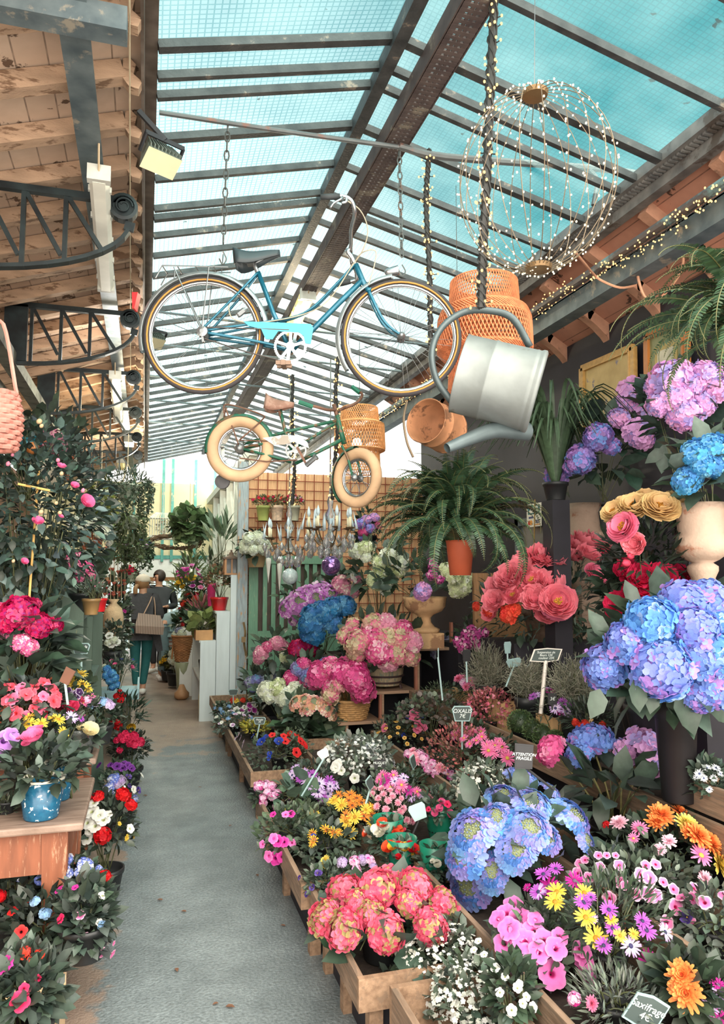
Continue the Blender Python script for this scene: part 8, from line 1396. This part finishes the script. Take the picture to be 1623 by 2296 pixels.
sign("dark slate tag on a tall stake behind the pink heuchera", 1046, 1470, 4.75, 24, 26, 1530, None, yaw=.5, face=SLK, rim=SLK, u_bot=1047, post=SLTE)
sign("tilted teal stake tag at the edge of the thyme cushions", 983, 1465, 4.6, 8, 24, 1570, None, yaw=1.3, u_bot=992)
sign("grey slate tag seen edge on in front of the wiry grey bush", 1152, 1486, 4.5, 34, 22, 1540, None, roll=-.2, tilt=.5, face=SLTE, u_bot=1134)
sign("pale teal tag behind the wiry grey bush beside the dark canes", 1138, 1452, 4.9, 22, 26, 1480, None, yaw=.6, face=SLTE)
sign("small black slate tag among the white and purple daisies", 1238, 1567, 3.9, 20, 26, 1600, "3€", size=.4, face=SLK, rim=SLK, shape='rect')
sign("teal slate tag under the blue hydrangea bush at the right", 1527, 1672, 2.9, 20, 42, 1760, None, yaw=.8, roll=-.2, u_bot=1490, face=SLATE)
sign("thin black curved stake tag among the purple and yellow daisies", 1400, 2085, 2.25, 14, 56, 2210, None, yaw=1.1, face=BROWNS, rim=SLK, post=SLK, u_bot=1404)
sign("thin black stake tag beside the orange dahlias at the bottom right", 1575, 2245, 1.95, 16, 56, 2330, None, yaw=1.1, face=BROWNS, rim=SLK, post=SLK, u_bot=1585)
# ---------------------------------------------------------------- aisle end: white step shelf, plants, people
WB = mat('chalky_white_boards', (206, 214, 216), .7, var=.07, scale=3, stretch=(5, 5, .8), wear=(178, 156, 128), wamt=.3, wscale=6)
root = thing('step_shelf', "whitewashed stepped display shelf with three rising plank ends", 'shelf', (.9, 9.6, 0))
for x0, x1, z in ((.645, .825, .93), (.83, .985, 1.27), (.99, 1.155, 1.705)):
    MB().box((x0, 8.99, 0), (x1, 9.03, z)).build('plank_end', WB, root); MB().box((x0 - .01, 9.031, z - .025), (x1 + .002, 10.6, z)).build('shelf_top', WB, root)
MB().box((.66, 9.031, .42), (.83, 10.6, .445)).build('shelf_board', WB, root); MB().box((.835, 9.031, 0), (.855, 10.6, 1.24)).build('back_panel', WB, root); MB().box((.655, 10.56, 0), (.83, 10.6, .9)).build('side_panel', WB, root)
# lantern on the highest plank
c = PY(518, 1290, 9.08); c[2] = 1.706; root = thing('wooden_lantern', "small wooden lantern with arched panes on the highest white plank", 'lantern', c); LW = mat('lantern_wood', (178, 128, 88), .6, var=.15); s_ = .088
MB().box(c + np.array([-s_, -s_, 0]), c + np.array([s_, s_, .02])).build('base', LW, root)
for i in (-1, 1):
    for j in (-1, 1): MB().box(c + np.array([i * s_ * .86 - .012, j * s_ * .86 - .012, .02]), c + np.array([i * s_ * .86 + .012, j * s_ * .86 + .012, .19])).build('post', LW, root)
MB().box(c + np.array([-.008, -s_ * .9, .02]), c + np.array([.008, -s_ * .82, .19])).build('mullion', LW, root)
MB().box(c + np.array([-s_ * .8, -s_ * .8, .021]), c + np.array([s_ * .8, s_ * .8, .188])).build('pane', mat('dark_lantern_glass', (70, 74, 74), .1, spec=.8), root)
MB().box(c + np.array([-s_ * 1.15, -s_ * 1.15, .19]), c + np.array([s_ * 1.15, s_ * 1.15, .21])).lathe([(s_ * .9, .21), (.03, .24), (.025, .27), (.012, .275), (.012, .3), (0, .3)], c, 12).build('roof', mat('lantern_roof', (96, 76, 62), .6), root)
c = PY(485, 1340, 9.2); r_ = plant('japanese_maple', "reddish leaved plant in a red pot on the middle white step", 'pot plant', PY(470, 1300, 9.3), .2, .17, (.16, .11, 'red'), [dict(n=420, size=.055, col=(150, 112, 84), lo=-.5, col2=(110, 122, 88))], base_z=1.272)
bpy.data.objects['japanese_maple'].location.x += .12
c = PY(500, 1345, 9.25); pot(thing('metal_bucket', "small grey zinc bucket beside the red pot on the white step", 'bucket', (c[0] - .01, 9.3, 1.272)), (c[0] - .01, 9.3), 1.272, .13, .05, ZINC)
def bg(name, label, cat, u, v, Y, rx, rz, zb, pt, fol, bl=None, nb=8, br=.03):
    r_, c = pl(name, label, cat, u, v, Y, rx, rz, zb, pt, fol)
    if bl: scatter(r_, bl, c, W(rx, c), W(rx, c), W(rz, c), nb, br)
    return r_, c
bg('staghorn_fern', "staghorn fern with upright antler fronds above the wooden lantern", 'fern', 495, 1210, 10.0, 26, 34, 1.706, (.14, .09, 'black'), [dict(n=40, size=.32, kind='na', col=(118, 140, 112), lo=-.2, inner=.1, up=1.0)])
bg('orchid', "green leaved orchid in a pink pot behind the wooden lantern", 'orchid', 475, 1265, 9.9, 20, 20, 1.3, (.3, .06, mat('pink_pot', (226, 60, 130), .3)), [dict(n=24, size=.2, kind='na', col=(86, 106, 80))])
CRT = mat('small_crate_wood', (190, 142, 96), .7, var=.15); r_, c = bg('hoya', "plant with striped yellow green leaves in a small wooden crate on the lowest white step", 'pot plant', 455, 1405, 9.3, 24, 20, .932, None, [dict(n=46, size=.15, kind='rd', col=(126, 138, 88), lo=-.4)]); MB().box((c[0] - .1, 9.06, .932), (c[0] + .1, 9.085, 1.05)).build('crate_front', CRT, r_); MB().box((c[0] - .1, 9.086, .932), (c[0] - .085, 9.5, 1.05)).build('crate_side', CRT, r_); MB().box((c[0] + .085, 9.086, .932), (c[0] + .1, 9.5, 1.05)).build('crate_side', CRT, r_)
bg('begonia', "dark leaved plant beside the striped plant on the lowest white step", 'pot plant', 438, 1400, 9.9, 20, 24, .932, (.1, .06, 'black'), [dict(n=70, size=.12, kind='rd', col=(70, 88, 74))]); bg('bromeliad', "pink spiky leaved plant above the small wooden crate", 'pot plant', 452, 1375, 10.2, 18, 22, .932, (.12, .07, 'black'), [dict(n=70, size=.2, kind='na', col=(206, 130, 140), up=1.0, col2=(120, 140, 100))])
bg('kalanchoe', "orange and pink kalanchoe beyond the white step shelf", 'kalanchoe', 432, 1362, 11.0, 24, 28, .95, (.15, .09, 'red'), [dict(n=160, size=.08)], ['pelar_coral', 'pelar_coral', 'azalea'], 12, .045); bg('anthurium', "green leaved plant in a red pot beyond the lowest white step", 'pot plant', 415, 1400, 11.4, 22, 30, .95, (.14, .09, 'red'), [dict(n=110, size=.12, col=(76, 100, 76))])
bg('moth_orchid', "tall magenta moth orchid beyond the white step shelf", 'orchid', 425, 1300, 11.6, 26, 36, 1.2, (.15, .08, 'terra'), [dict(n=30, size=.25, kind='na', col=(96, 116, 84))], ['pet_magenta', 'pet_pink'], 14, .05); bg('cymbidium', "yellow flowered orchid with arching leaves beyond the white step shelf", 'orchid', 420, 1325, 12.2, 24, 34, 1.0, (.2, .1, 'black'), [dict(n=70, size=.24, kind='na', col=(112, 130, 84), up=.8)], ['rose_yellow'], 10, .05); bg('petunia', "pink and white petunias behind the red pot on the white shelf", 'petunia', 445, 1325, 11.0, 26, 22, 1.2, (.14, .09, 'black'), [dict(n=220, size=.06, lo=-.6)], ['cali_pink', 'pet_edge'], 12, .045)
bg('palm', "tall palm plants filling the far right side of the aisle", 'palm', 432, 1290, 13.5, 24, 60, .05, (.3, .16, 'terra'), [dict(n=180, size=.24, kind='na', col=(124, 140, 96), lo=-.9)]); bg('ficus', "bushy green plant far right of the aisle below the magenta orchid", 'pot plant', 425, 1390, 13.0, 26, 60, .05, (.3, .16, 'black'), [dict(n=300, size=.1, col=(104, 120, 88), lo=-.9)], ['pelar_red', 'hyd_white'], 10, .05)
tag(MB().box((.50, 10.9, 0), (1.28, 12.25, .94)).build('white_counter', WHT), "white counter beyond the stepped shelf", 'counter')
bg('cyclamen', "red flowered plant on the floor beside the striped bag", 'pot plant', 377, 1455, 12.8, 14, 26, .03, (.2, .1, 'black'), [dict(n=120, size=.08, lo=-.8)], ['pelar_red'], 12, .05); bg('chrysanthemum', "yellow chrysanthemum on the floor below the red flowers", 'chrysanthemum', 375, 1490, 12.4, 14, 14, .03, (.16, .1, 'black'), [dict(n=120, size=.07, col=(110, 110, 60))], ['rose_yellow'], 12, .04); r_, c = bg('hydrangea', "white hydrangea on the floor beside the tall wicker basket", 'hydrangea', 392, 1475, 11.8, 18, 20, .03, (.2, .12, 'black'), [dict(n=60, size=.1)]); heads(r_, [(388, 1465, 12), (398, 1462, 11), (392, 1480, 13), (400, 1478, 10), (384, 1478, 10)], c, 'hyd_white', .1)
c = PY(411, 1480, 11.0); root = thing('wicker_basket', "tall brown wicker basket with hoop handle holding white and blue flowers", 'basket', (c[0], c[1], .45)); b = basket(root, c, .48, .11, .16, .36, mat('brown_wicker', (160, 110, 70), .7, var=.25)); MB().tube(bez([c + np.array([-.16, 0, .02]), c + np.array([-.13, 0, .3]), c + np.array([0, 0, .42]), c + np.array([.13, 0, .3]), c + np.array([.16, 0, .02])], 18), .014, 6).build('handle', MATS['brown_wicker'], root); scatter(root, ['hyd_white', 'hyd_greyblue'], (c[0], c[1], .84), .12, .12, .08, 7, .06)
c = PZ(408, 1590, 0); root = thing('plant_stand', "tapered green vase standing under the wicker basket", 'vase', (c[0], 11.0, 0)); MB().lathe([(.07, 0), (.08, .02), (.10, .3), (.125, .47), (.1, .47), (0, .44)], (PY(411, 1480, 11.0)[0], 11.0, 0), 16).build('vase_body', mat('sage_glaze', (140, 144, 116), .5, var=.1), root, smooth=True)
c = PZ(407, 1568, 0); tag(MB().lathe([(.06, 0), (.1, .03), (.1, .09), (.06, .13), (.03, .2), (0, .2)], (c[0], c[1], .0), 14).build('ceramic_mushroom', mat('tan_ceramic', (170, 128, 92), .5, var=.2), smooth=True), "squat tan ceramic ornament on the floor by the white shelf", 'ornament')
c = PZ(430, 1580, 0); r_ = thing('ceramic_vase', "cream mottled vase on the floor under the lowest white step", 'vase', (.74, 9.25, 0)); MB().lathe([(.06, 0), (.085, .04), (.09, .25), (.07, .33), (.045, .36), (.05, .38), (.0, .36)], (.74, 9.25, 0), 18).build('vase_body', mat('cream_mottled', (206, 196, 160), .4, var=.2, scale=20), r_, smooth=True)
for y in (9.3, 9.6): pot(thing('flower_pot', "dark little pot on the inner board of the white shelf, %s" % ("nearer" if y < 9.5 else "farther back"), 'pot', (.74, y, .446)), (.74, y), .446, .2, .07, NURS if y > 9.5 else mat('bronze_pot', (96, 80, 62), .5, .3))
# ---------------------------------------------------------------- people
SKIN = mat('skin', (196, 148, 122), .55, var=.06); HAIRB = mat('blond_brown_hair', (150, 112, 76), .6, var=.25, scale=40, stretch=(30, 30, 3)); HAIRD = mat('dark_hair', (58, 46, 40), .6, var=.3, scale=40)
CHAR = mat('charcoal_wool', (70, 70, 74), .9, var=.14, scale=30, bump=.3); TEALJ = mat('teal_jeans', (30, 96, 98), .8, var=.14, scale=12); BLKJ = mat('black_jeans', (44, 44, 48), .85, var=.15); PBLUE = mat('pale_blue_shirt', (150, 176, 182), .8, var=.08); WSHOE = mat('white_trainer', (232, 232, 228), .5, var=.05)
def skinned(name, verts, edges, rad, m, parent, root_i=0, sub=2):
    me = bpy.data.meshes.new(name); me.from_pydata([tuple(map(float, v)) for v in verts], edges, []); me.materials.append(m)
    o = bpy.data.objects.new(name, me); COL.objects.link(o); o.parent = parent
    sk = o.modifiers.new('skin', 'SKIN'); sk.use_smooth_shade = True; me.skin_vertices.new() if not me.skin_vertices else None
    for i, r in enumerate(rad): d = me.skin_vertices[0].data[i]; d.radius = (r, r) if np.isscalar(r) else r; d.use_root = (i == root_i)
    sb = o.modifiers.new('sub', 'SUBSURF'); sb.levels = sub; sb.render_levels = sub; return o
def figure(label, loc, rz, J, sc, leg_m, top_m, shoe_m, cap=None, hair=HAIRD, extra=None):
    """J: joints in metres, x right, y back to front (front = +y), z up"""
    root = thing('person', label, 'person', loc, rz=rz); g = lambda k: np.array(J[k]) * sc
    V = []; E = []; Rr = []; idx = {}
    def add(k, p, r, par=None):
        idx[k] = len(V); V.append(p); Rr.append(r); 
        if par: E.append((idx[par], idx[k]))
    add('pel', g('pel'), .105 * sc); add('waist', g('waist'), (.105 * sc, .09 * sc), 'pel'); add('chest', g('chest'), (.11 * sc, .085 * sc), 'waist'); add('neck', g('neck'), .05 * sc, 'chest'); add('head0', g('head') - (g('head') - g('neck')) * .35, .062 * sc, 'neck'); add('head', g('head'), (.078 * sc, .092 * sc), 'head0'); add('top', g('head') + nrm(g('head') - g('neck')) * .075 * sc, (.06 * sc, .07 * sc), 'head')
    for s in 'LR':
        add('sh' + s, g('sh' + s), .046 * sc, 'chest'); add('el' + s, g('el' + s), .038 * sc, 'sh' + s); add('wr' + s, g('wr' + s), .026 * sc, 'el' + s); d = nrm(g('wr' + s) - g('el' + s)); pm = g('wr' + s) + d * .05 * sc; add('pm' + s, pm, (.036 * sc, .018 * sc), 'wr' + s)
        sd = nrm(np.cross(d, (0, 0, 1) if abs(d[2]) < .9 else (0, 1, 0)))
        for f, (o_, l) in enumerate(((-1.5, .062), (-.5, .075), (.5, .07), (1.5, .055))): b0 = pm + d * .035 * sc + sd * o_ * .017 * sc; add('f%s%d' % (s, f), b0, .0095 * sc, 'pm' + s); add('g%s%d' % (s, f), b0 + (d * l + np.array([0, .012, -.008])) * sc, .008 * sc, 'f%s%d' % (s, f))
        add('t' + s, g('wr' + s) + (d * .03 - sd * .04) * sc, .011 * sc, 'wr' + s); add('u' + s, g('wr' + s) + (d * .07 - sd * .055) * sc, .009 * sc, 't' + s)
        add('hp' + s, g('hp' + s), .085 * sc, 'pel'); add('kn' + s, g('kn' + s), .06 * sc, 'hp' + s); add('an' + s, g('an' + s), .04 * sc, 'kn' + s); add('to' + s, g('an' + s) + (g('toe' + s) - g('an' + s)) * .9, .036 * sc, 'an' + s)
    body = skinned('body', V, E, Rr, SKIN, root)
    # face: nose, eyes, mouth, ears on the side the head turns to
    h = g('head'); fd = nrm(np.array(J['look'])); sd = nrm(np.cross(fd, (0, 0, 1))); mb = MB(); mb.ball(h + fd * .088 * sc + np.array([0, 0, -.012 * sc]), .016 * sc, 8, 6, sq=(.8, .8, 1.4)); mb.build('nose', SKIN, body, smooth=True, local=True)
    for s in (-1, 1):
        MB().ball(h + fd * .08 * sc + sd * s * .032 * sc + np.array([0, 0, .018 * sc]), .011 * sc, 8, 6).build('eye', mat('dark_eye', (40, 34, 32), .2), body, smooth=True, local=True); MB().ball(h + sd * s * .078 * sc, .024 * sc, 8, 6, sq=(.5, .7, 1.3)).build('ear', SKIN, body, smooth=True, local=True)
    MB().ball(h + fd * .082 * sc + np.array([0, 0, -.045 * sc]), .02 * sc, 8, 4, sq=(1.2, 1.0, .35)).build('mouth', mat('lips', (170, 100, 92), .5), body, smooth=True, local=True)
    # hair / cap
    mb = MB(); mb.ball(h + np.array([0, 0, .022 * sc]) - fd * .018 * sc, .103 * sc, 14, 10, sq=(1, 1.02, 1.08)); o = mb.build('hair', hair, root, smooth=True, local=True)
    kk = [k for k in range(len(o.data.polygons)) if (Vector(o.data.polygons[k].center) - Vector(h)).dot(Vector(fd)) > .045 * sc and o.data.polygons[k].center.z < h[2] + .06 * sc]
    import bmesh; bm = bmesh.new(); bm.from_mesh(o.data); bm.faces.ensure_lookup_table(); bmesh.ops.delete(bm, geom=[bm.faces[k] for k in kk], context='FACES'); bm.to_mesh(o.data); bm.free()
    # clothes
    cv = ['pel', 'waist', 'chest', 'shL', 'elL', 'wrL', 'shR', 'elR', 'wrR', 'neck']; ci = {k: i for i, k in enumerate(cv)}; hem = g('pel') + np.array([0, 0, -.06]) * sc
    pts = [g(k) for k in cv]; pts[-1] = g('neck') - (g('neck') - g('chest')) * .25; pts.append(hem)
    for s in 'LR': pts[ci['wr' + s]] = g('wr' + s) * .9 + g('el' + s) * .1
    r0 = [.15, (.15, .125), (.2, .16), .09, .066, .046, .09, .066, .046, .085, .155]; skinned('jacket', pts, [(0, 1), (1, 2), (2, 3), (3, 4), (4, 5), (2, 6), (6, 7), (7, 8), (2, 9), (0, 10)], [np.array(r) * sc if not np.isscalar(r) else r * sc for r in r0], top_m, root)
    tp = [g('pel'), g('hpL'), g('knL'), g('anL') + np.array([0, 0, .05 * sc]), g('hpR'), g('knR'), g('anR') + np.array([0, 0, .05 * sc])]; skinned('trousers', tp, [(0, 1), (1, 2), (2, 3), (0, 4), (4, 5), (5, 6)], [.118 * sc, .102 * sc, .07 * sc, .05 * sc, .102 * sc, .07 * sc, .05 * sc], leg_m, root)
    for s in 'LR':
        a = g('an' + s); t = g('toe' + s); d = nrm((t - a) * np.array([1, 1, 0])); b0 = np.array([a[0], a[1], 0]) - d * .06 * sc; MB().tube([b0 + np.array([0, 0, .05 * sc]), b0 + d * .05 * sc + np.array([0, 0, .055 * sc]), b0 + d * .13 * sc + np.array([0, 0, .045 * sc]), b0 + d * .22 * sc + np.array([0, 0, .035 * sc]), b0 + d * .26 * sc + np.array([0, 0, .028 * sc])], np.array([.035, .048, .046, .042, .02]) * sc, 12, flat=.95).build('shoe', shoe_m, root, smooth=True, local=True)
    if cap is not None:
        mb = MB(); mb.lathe([(.106 * sc, .0), (.108 * sc, .03 * sc), (.09 * sc, .075 * sc), (.05 * sc, .103 * sc), (0, .112 * sc)], h + np.array([0, 0, .03 * sc]) - fd * .012 * sc, 18); mb.ball(h + np.array([0, 0, .142 * sc]), .012 * sc, 6, 4); o = mb.build('cap', cap, root, smooth=True, local=True); V2 = []
        for k in range(9): a_ = -1.0 + 2.0 * k / 8; rdir = fd * math.cos(a_) + sd * math.sin(a_); V2 += [h + rdir * .098 * sc + np.array([0, 0, .034 * sc]), h + rdir * (.098 + .085 * math.cos(a_) ** .6) * sc + np.array([0, 0, .02 * sc])]
        pk = MB().add(V2, [(2 * k, 2 * k + 1, 2 * k + 3, 2 * k + 2) for k in range(8)]).build('cap_peak', cap, o, smooth=True, local=True); sm = pk.modifiers.new('thick', 'SOLIDIFY'); sm.thickness = .006
    return root, g
stand = dict(pel=(0, 0, .93), waist=(0, .0, 1.08), chest=(0, -.01, 1.30), neck=(0, 0, 1.44), head=(.01, .03, 1.575), look=(.85, .5, -.1), shL=(-.18, -.01, 1.37), elL=(-.25, .0, 1.10), wrL=(-.2, .18, .98), shR=(.18, -.01, 1.37), elR=(.26, -.02, 1.10), wrR=(.16, .2, 1.05), hpL=(-.085, 0, .87), knL=(-.08, .02, .49), anL=(-.06, -.01, .08), toeL=(-.06, .16, .03), hpR=(.085, 0, .87), knR=(.07, .06, .49), anR=(.03, .0, .08), toeR=(.05, .17, .03))
wl = PZ(314, 1558, 0)
wr, g = figure("woman walking away in a charcoal jacket, teal trousers and a cream cap with a bag", (wl[0] + .0, wl[1], 0), .0, stand, 1.0, TEALJ, CHAR, WSHOE, mat('cream_cap', (216, 206, 190), .8, var=.05), HAIRB)
MB().tube(bez([g('head') + np.array([-.08, -.07, -.02]), g('head') + np.array([-.11, -.12, -.06]), g('head') + np.array([-.11, -.12, -.14])], 10), np.array([.03] * len(bez([0, 1, 2], 10))), 8).build('ponytail', HAIRB, wr, smooth=True, local=True)
mb = MB(); mb.lathe([(.13, 0), (.15, .1), (.155, .24), (.15, .24), (.15, .1)], (0, 0, .80), 20, cap=False); o = mb.build('jacket_skirt', CHAR, wr, smooth=True, local=True); o.scale = (1.15, .95, 1)
MB().prism([(.1, -.1, .98), (.24, -.06, .98), (.3, -.03, .62), (.22, -.05, .6)], (0, 0, 0), (0, .05, 0)).build('tied_coat', CHAR, wr, local=True)
def bag_mat():
    m_, nt, out = _nodes('ribbed_beige_bag'); L = nt.links.new; tc = N(nt, 'ShaderNodeTexCoord'); wv = N(nt, 'ShaderNodeTexWave', i_Scale=14); wv.inputs['Distortion'].default_value = .6; L(tc.outputs['Object'], wv.inputs[0]); p = N(nt, 'ShaderNodeBsdfPrincipled'); L(mixc(nt, wv.outputs[0], lin((96, 78, 70)), lin((196, 172, 156))), p.inputs['Base Color']); p.inputs['Roughness'].default_value = .6; L(p.outputs[0], out.inputs[0]); return m_
bp_ = np.array([wl[0] + .12, wl[1] - .20, 1.02]); root = thing('shoulder_bag', "beige striped tote bag on the walking woman's shoulder", 'bag', bp_)
MB().add([bp_ + np.array(q) for q in ((-.20, -.05, -.13), (.17, -.05, -.16), (.17, .05, -.16), (-.20, .05, -.13), (-.17, -.03, .15), (.13, -.03, .11), (.13, .03, .11), (-.17, .03, .15), (-.21, -.07, -.02), (.19, -.07, -.05), (.19, .05, -.05), (-.21, .05, -.02))], [(0, 3, 2, 1), (0, 1, 9, 8), (1, 2, 10, 9), (2, 3, 11, 10), (3, 0, 8, 11), (8, 9, 5, 4), (9, 10, 6, 5), (10, 11, 7, 6), (11, 8, 4, 7), (4, 5, 6, 7)]).build('bag_body', bag_mat(), root)
MB().tube(bez([bp_ + np.array([-.1, 0, .13]), bp_ + np.array([-.02, .05, .3]), bp_ + np.array([.02, .17, .40]), bp_ + np.array([.05, .05, .28]), bp_ + np.array([.06, 0, .1])], 20), .014, 6, flat=.4).build('bag_strap', mat('tan_strap', (206, 174, 150), .6), root, smooth=True)
ml = PZ(352, 1508, 0); man = dict(stand); man.update(look=(-.75, -.5, -.15), shL=(-.2, 0, 1.38), shR=(.2, 0, 1.38), elR=(.27, .02, 1.1), wrR=(.12, -.18, 1.1), wrL=(-.1, -.2, 1.08), elL=(-.26, -.02, 1.1), toeL=(-.16, -.12, .03), toeR=(.2, -.08, .03), head=(-.01, -.02, 1.585))
figure("dark haired man in a dark jacket standing beyond the walking woman", (ml[0], ml[1], 0), .0, man, 1.05, BLKJ, mat('dark_grey_jacket', (62, 66, 70), .85, var=.12), WSHOE, None, HAIRD)
bend = dict(pel=(0, 0, .86), waist=(.10, .03, .99), chest=(.30, .08, 1.10), neck=(.44, .12, 1.09), head=(.56, .15, 1.06), look=(.6, .1, -.8), shL=(.32, .22, 1.04), elL=(.42, .24, .78), wrL=(.46, .26, .55), shR=(.34, -.08, 1.04), elR=(.42, -.1, .78), wrR=(.46, -.06, .55), hpL=(-.02, .09, .82), knL=(0, .09, .45), anL=(-.04, .09, .08), toeL=(.12, .09, .03), hpR=(-.02, -.09, .82), knR=(.03, -.09, .45), anR=(-.02, -.09, .08), toeR=(.14, -.09, .03))
b0 = PZ(362, 1512, 0); br_, gb = figure("person in a pale blue shirt bending over the plants with a striped bag", (b0[0], b0[1] - .8, 0), .0, bend, 1.0, mat('grey_blue_trousers', (120, 146, 154), .8, var=.1), PBLUE, WSHOE, None, HAIRB)
def stripes():
    m_, nt, out = _nodes('striped_bag'); L = nt.links.new; tc = N(nt, 'ShaderNodeTexCoord'); wv = N(nt, 'ShaderNodeTexWave', i_Scale=5, bands_direction='Z'); L(tc.outputs['Object'], wv.inputs[0]); cr_ = N(nt, 'ShaderNodeValToRGB'); cr_.color_ramp.interpolation = 'CONSTANT'
    for i, (p_, c_) in enumerate(((0, (216, 214, 206)), (.45, (96, 120, 140)), (.6, (220, 216, 206)), (.85, (176, 92, 74)))): e = cr_.color_ramp.elements[i] if i < 2 else cr_.color_ramp.elements.new(p_); e.position = p_; e.color = (*lin(c_), 1)
    L(wv.outputs[0], cr_.inputs[0]); p = N(nt, 'ShaderNodeBsdfPrincipled'); L(cr_.outputs[0], p.inputs['Base Color']); L(p.outputs[0], out.inputs[0]); return m_
STRP = stripes()
for u, v0, v1, Y, lab, up_ in ((390, 1425, 1460, b0[1] - .75, "striped bag in the bending person's hand", True), (386, 1490, 1520, 12.6, "striped bag standing on the floor below the bending person", False)):
    a = PY(u, v1, Y); t = PY(u, v0, Y); z0 = a[2] if up_ else 0.0; root = thing('striped_bag', lab, 'bag', (a[0], a[1], z0)); w_ = .11 if up_ else .12; mb = MB().box((a[0] - w_, a[1] - .06, z0), (a[0] + w_, a[1] + .06, z0 + (t[2] - a[2]))); o = mb.build('bag_body', STRP, root); bv = o.modifiers.new('bevel', 'BEVEL'); bv.width = .03; bv.segments = 3
    MB().tube(bez([(a[0] - .06, a[1], z0 + (t[2] - a[2])), (a[0], a[1], z0 + (t[2] - a[2]) + .14), (a[0] + .06, a[1], z0 + (t[2] - a[2]))], 10), .008, 5).build('bag_handle', mat('bag_handle_tape', (206, 200, 190), .7), root)

# dry leaves on the path
DRY = mat('dry_leaf', (110, 76, 56), .8, var=.3)
lm = MB(); lm.add(L_OV[0], L_OV[1]); lmesh = lm.mesh('fallen_leaf', DRY)
for u, v in ((365, 2018), (418, 2044), (330, 1784), (640, 2076), (490, 2248), (505, 2256), (575, 1960), (452, 1765), (520, 1850), (395, 2170)):
    p = PZ(u, v, .006); o = bpy.data.objects.new('fallen_leaf', lmesh); COL.objects.link(o); tag(o, "small dry brown leaf lying on the wet path", 'leaf', 'dry leaves on the path'); o.location = Vector([float(x) for x in p]); s_ = RND.uniform(.025, .045); o.scale = (s_, s_, s_); o.rotation_euler = (.1, 0, RND.uniform(0, 6))
# ---------------------------------------------------------------- repeats carry a shared group phrase
PLUR = {'price_sign': 'price signs among the flowers', 'hydrangea': 'hydrangeas in the flower display', 'peony': 'peonies on the upper right', 'fairy_light_garland': 'fairy light garlands', 'wooden_tray': 'wooden plant trays on the right', 'display_plinth': 'black display blocks', 'chain': 'chains holding the bicycles', 'fluorescent_lamp': 'lamps under the roof beams', 'person': 'people in the aisle', 'bicycle': 'bicycles hung from the roof'}
kinds = {}
for o in list(SC.objects):
    if o.parent is None and o.get('category') and not o.get('group'): kinds.setdefault(o.name.split('.')[0], []).append(o)
for k, os_ in kinds.items():
    if len(os_) > 1:
        w = k.replace('_', ' '); pl_ = w if w.endswith('s') else w[:-1] + 'ies' if w[-1] == 'y' and w[-2] not in 'aeiou' else w + 's'
        for o in os_: o['group'] = PLUR.get(k, pl_ + ' in the flower market')
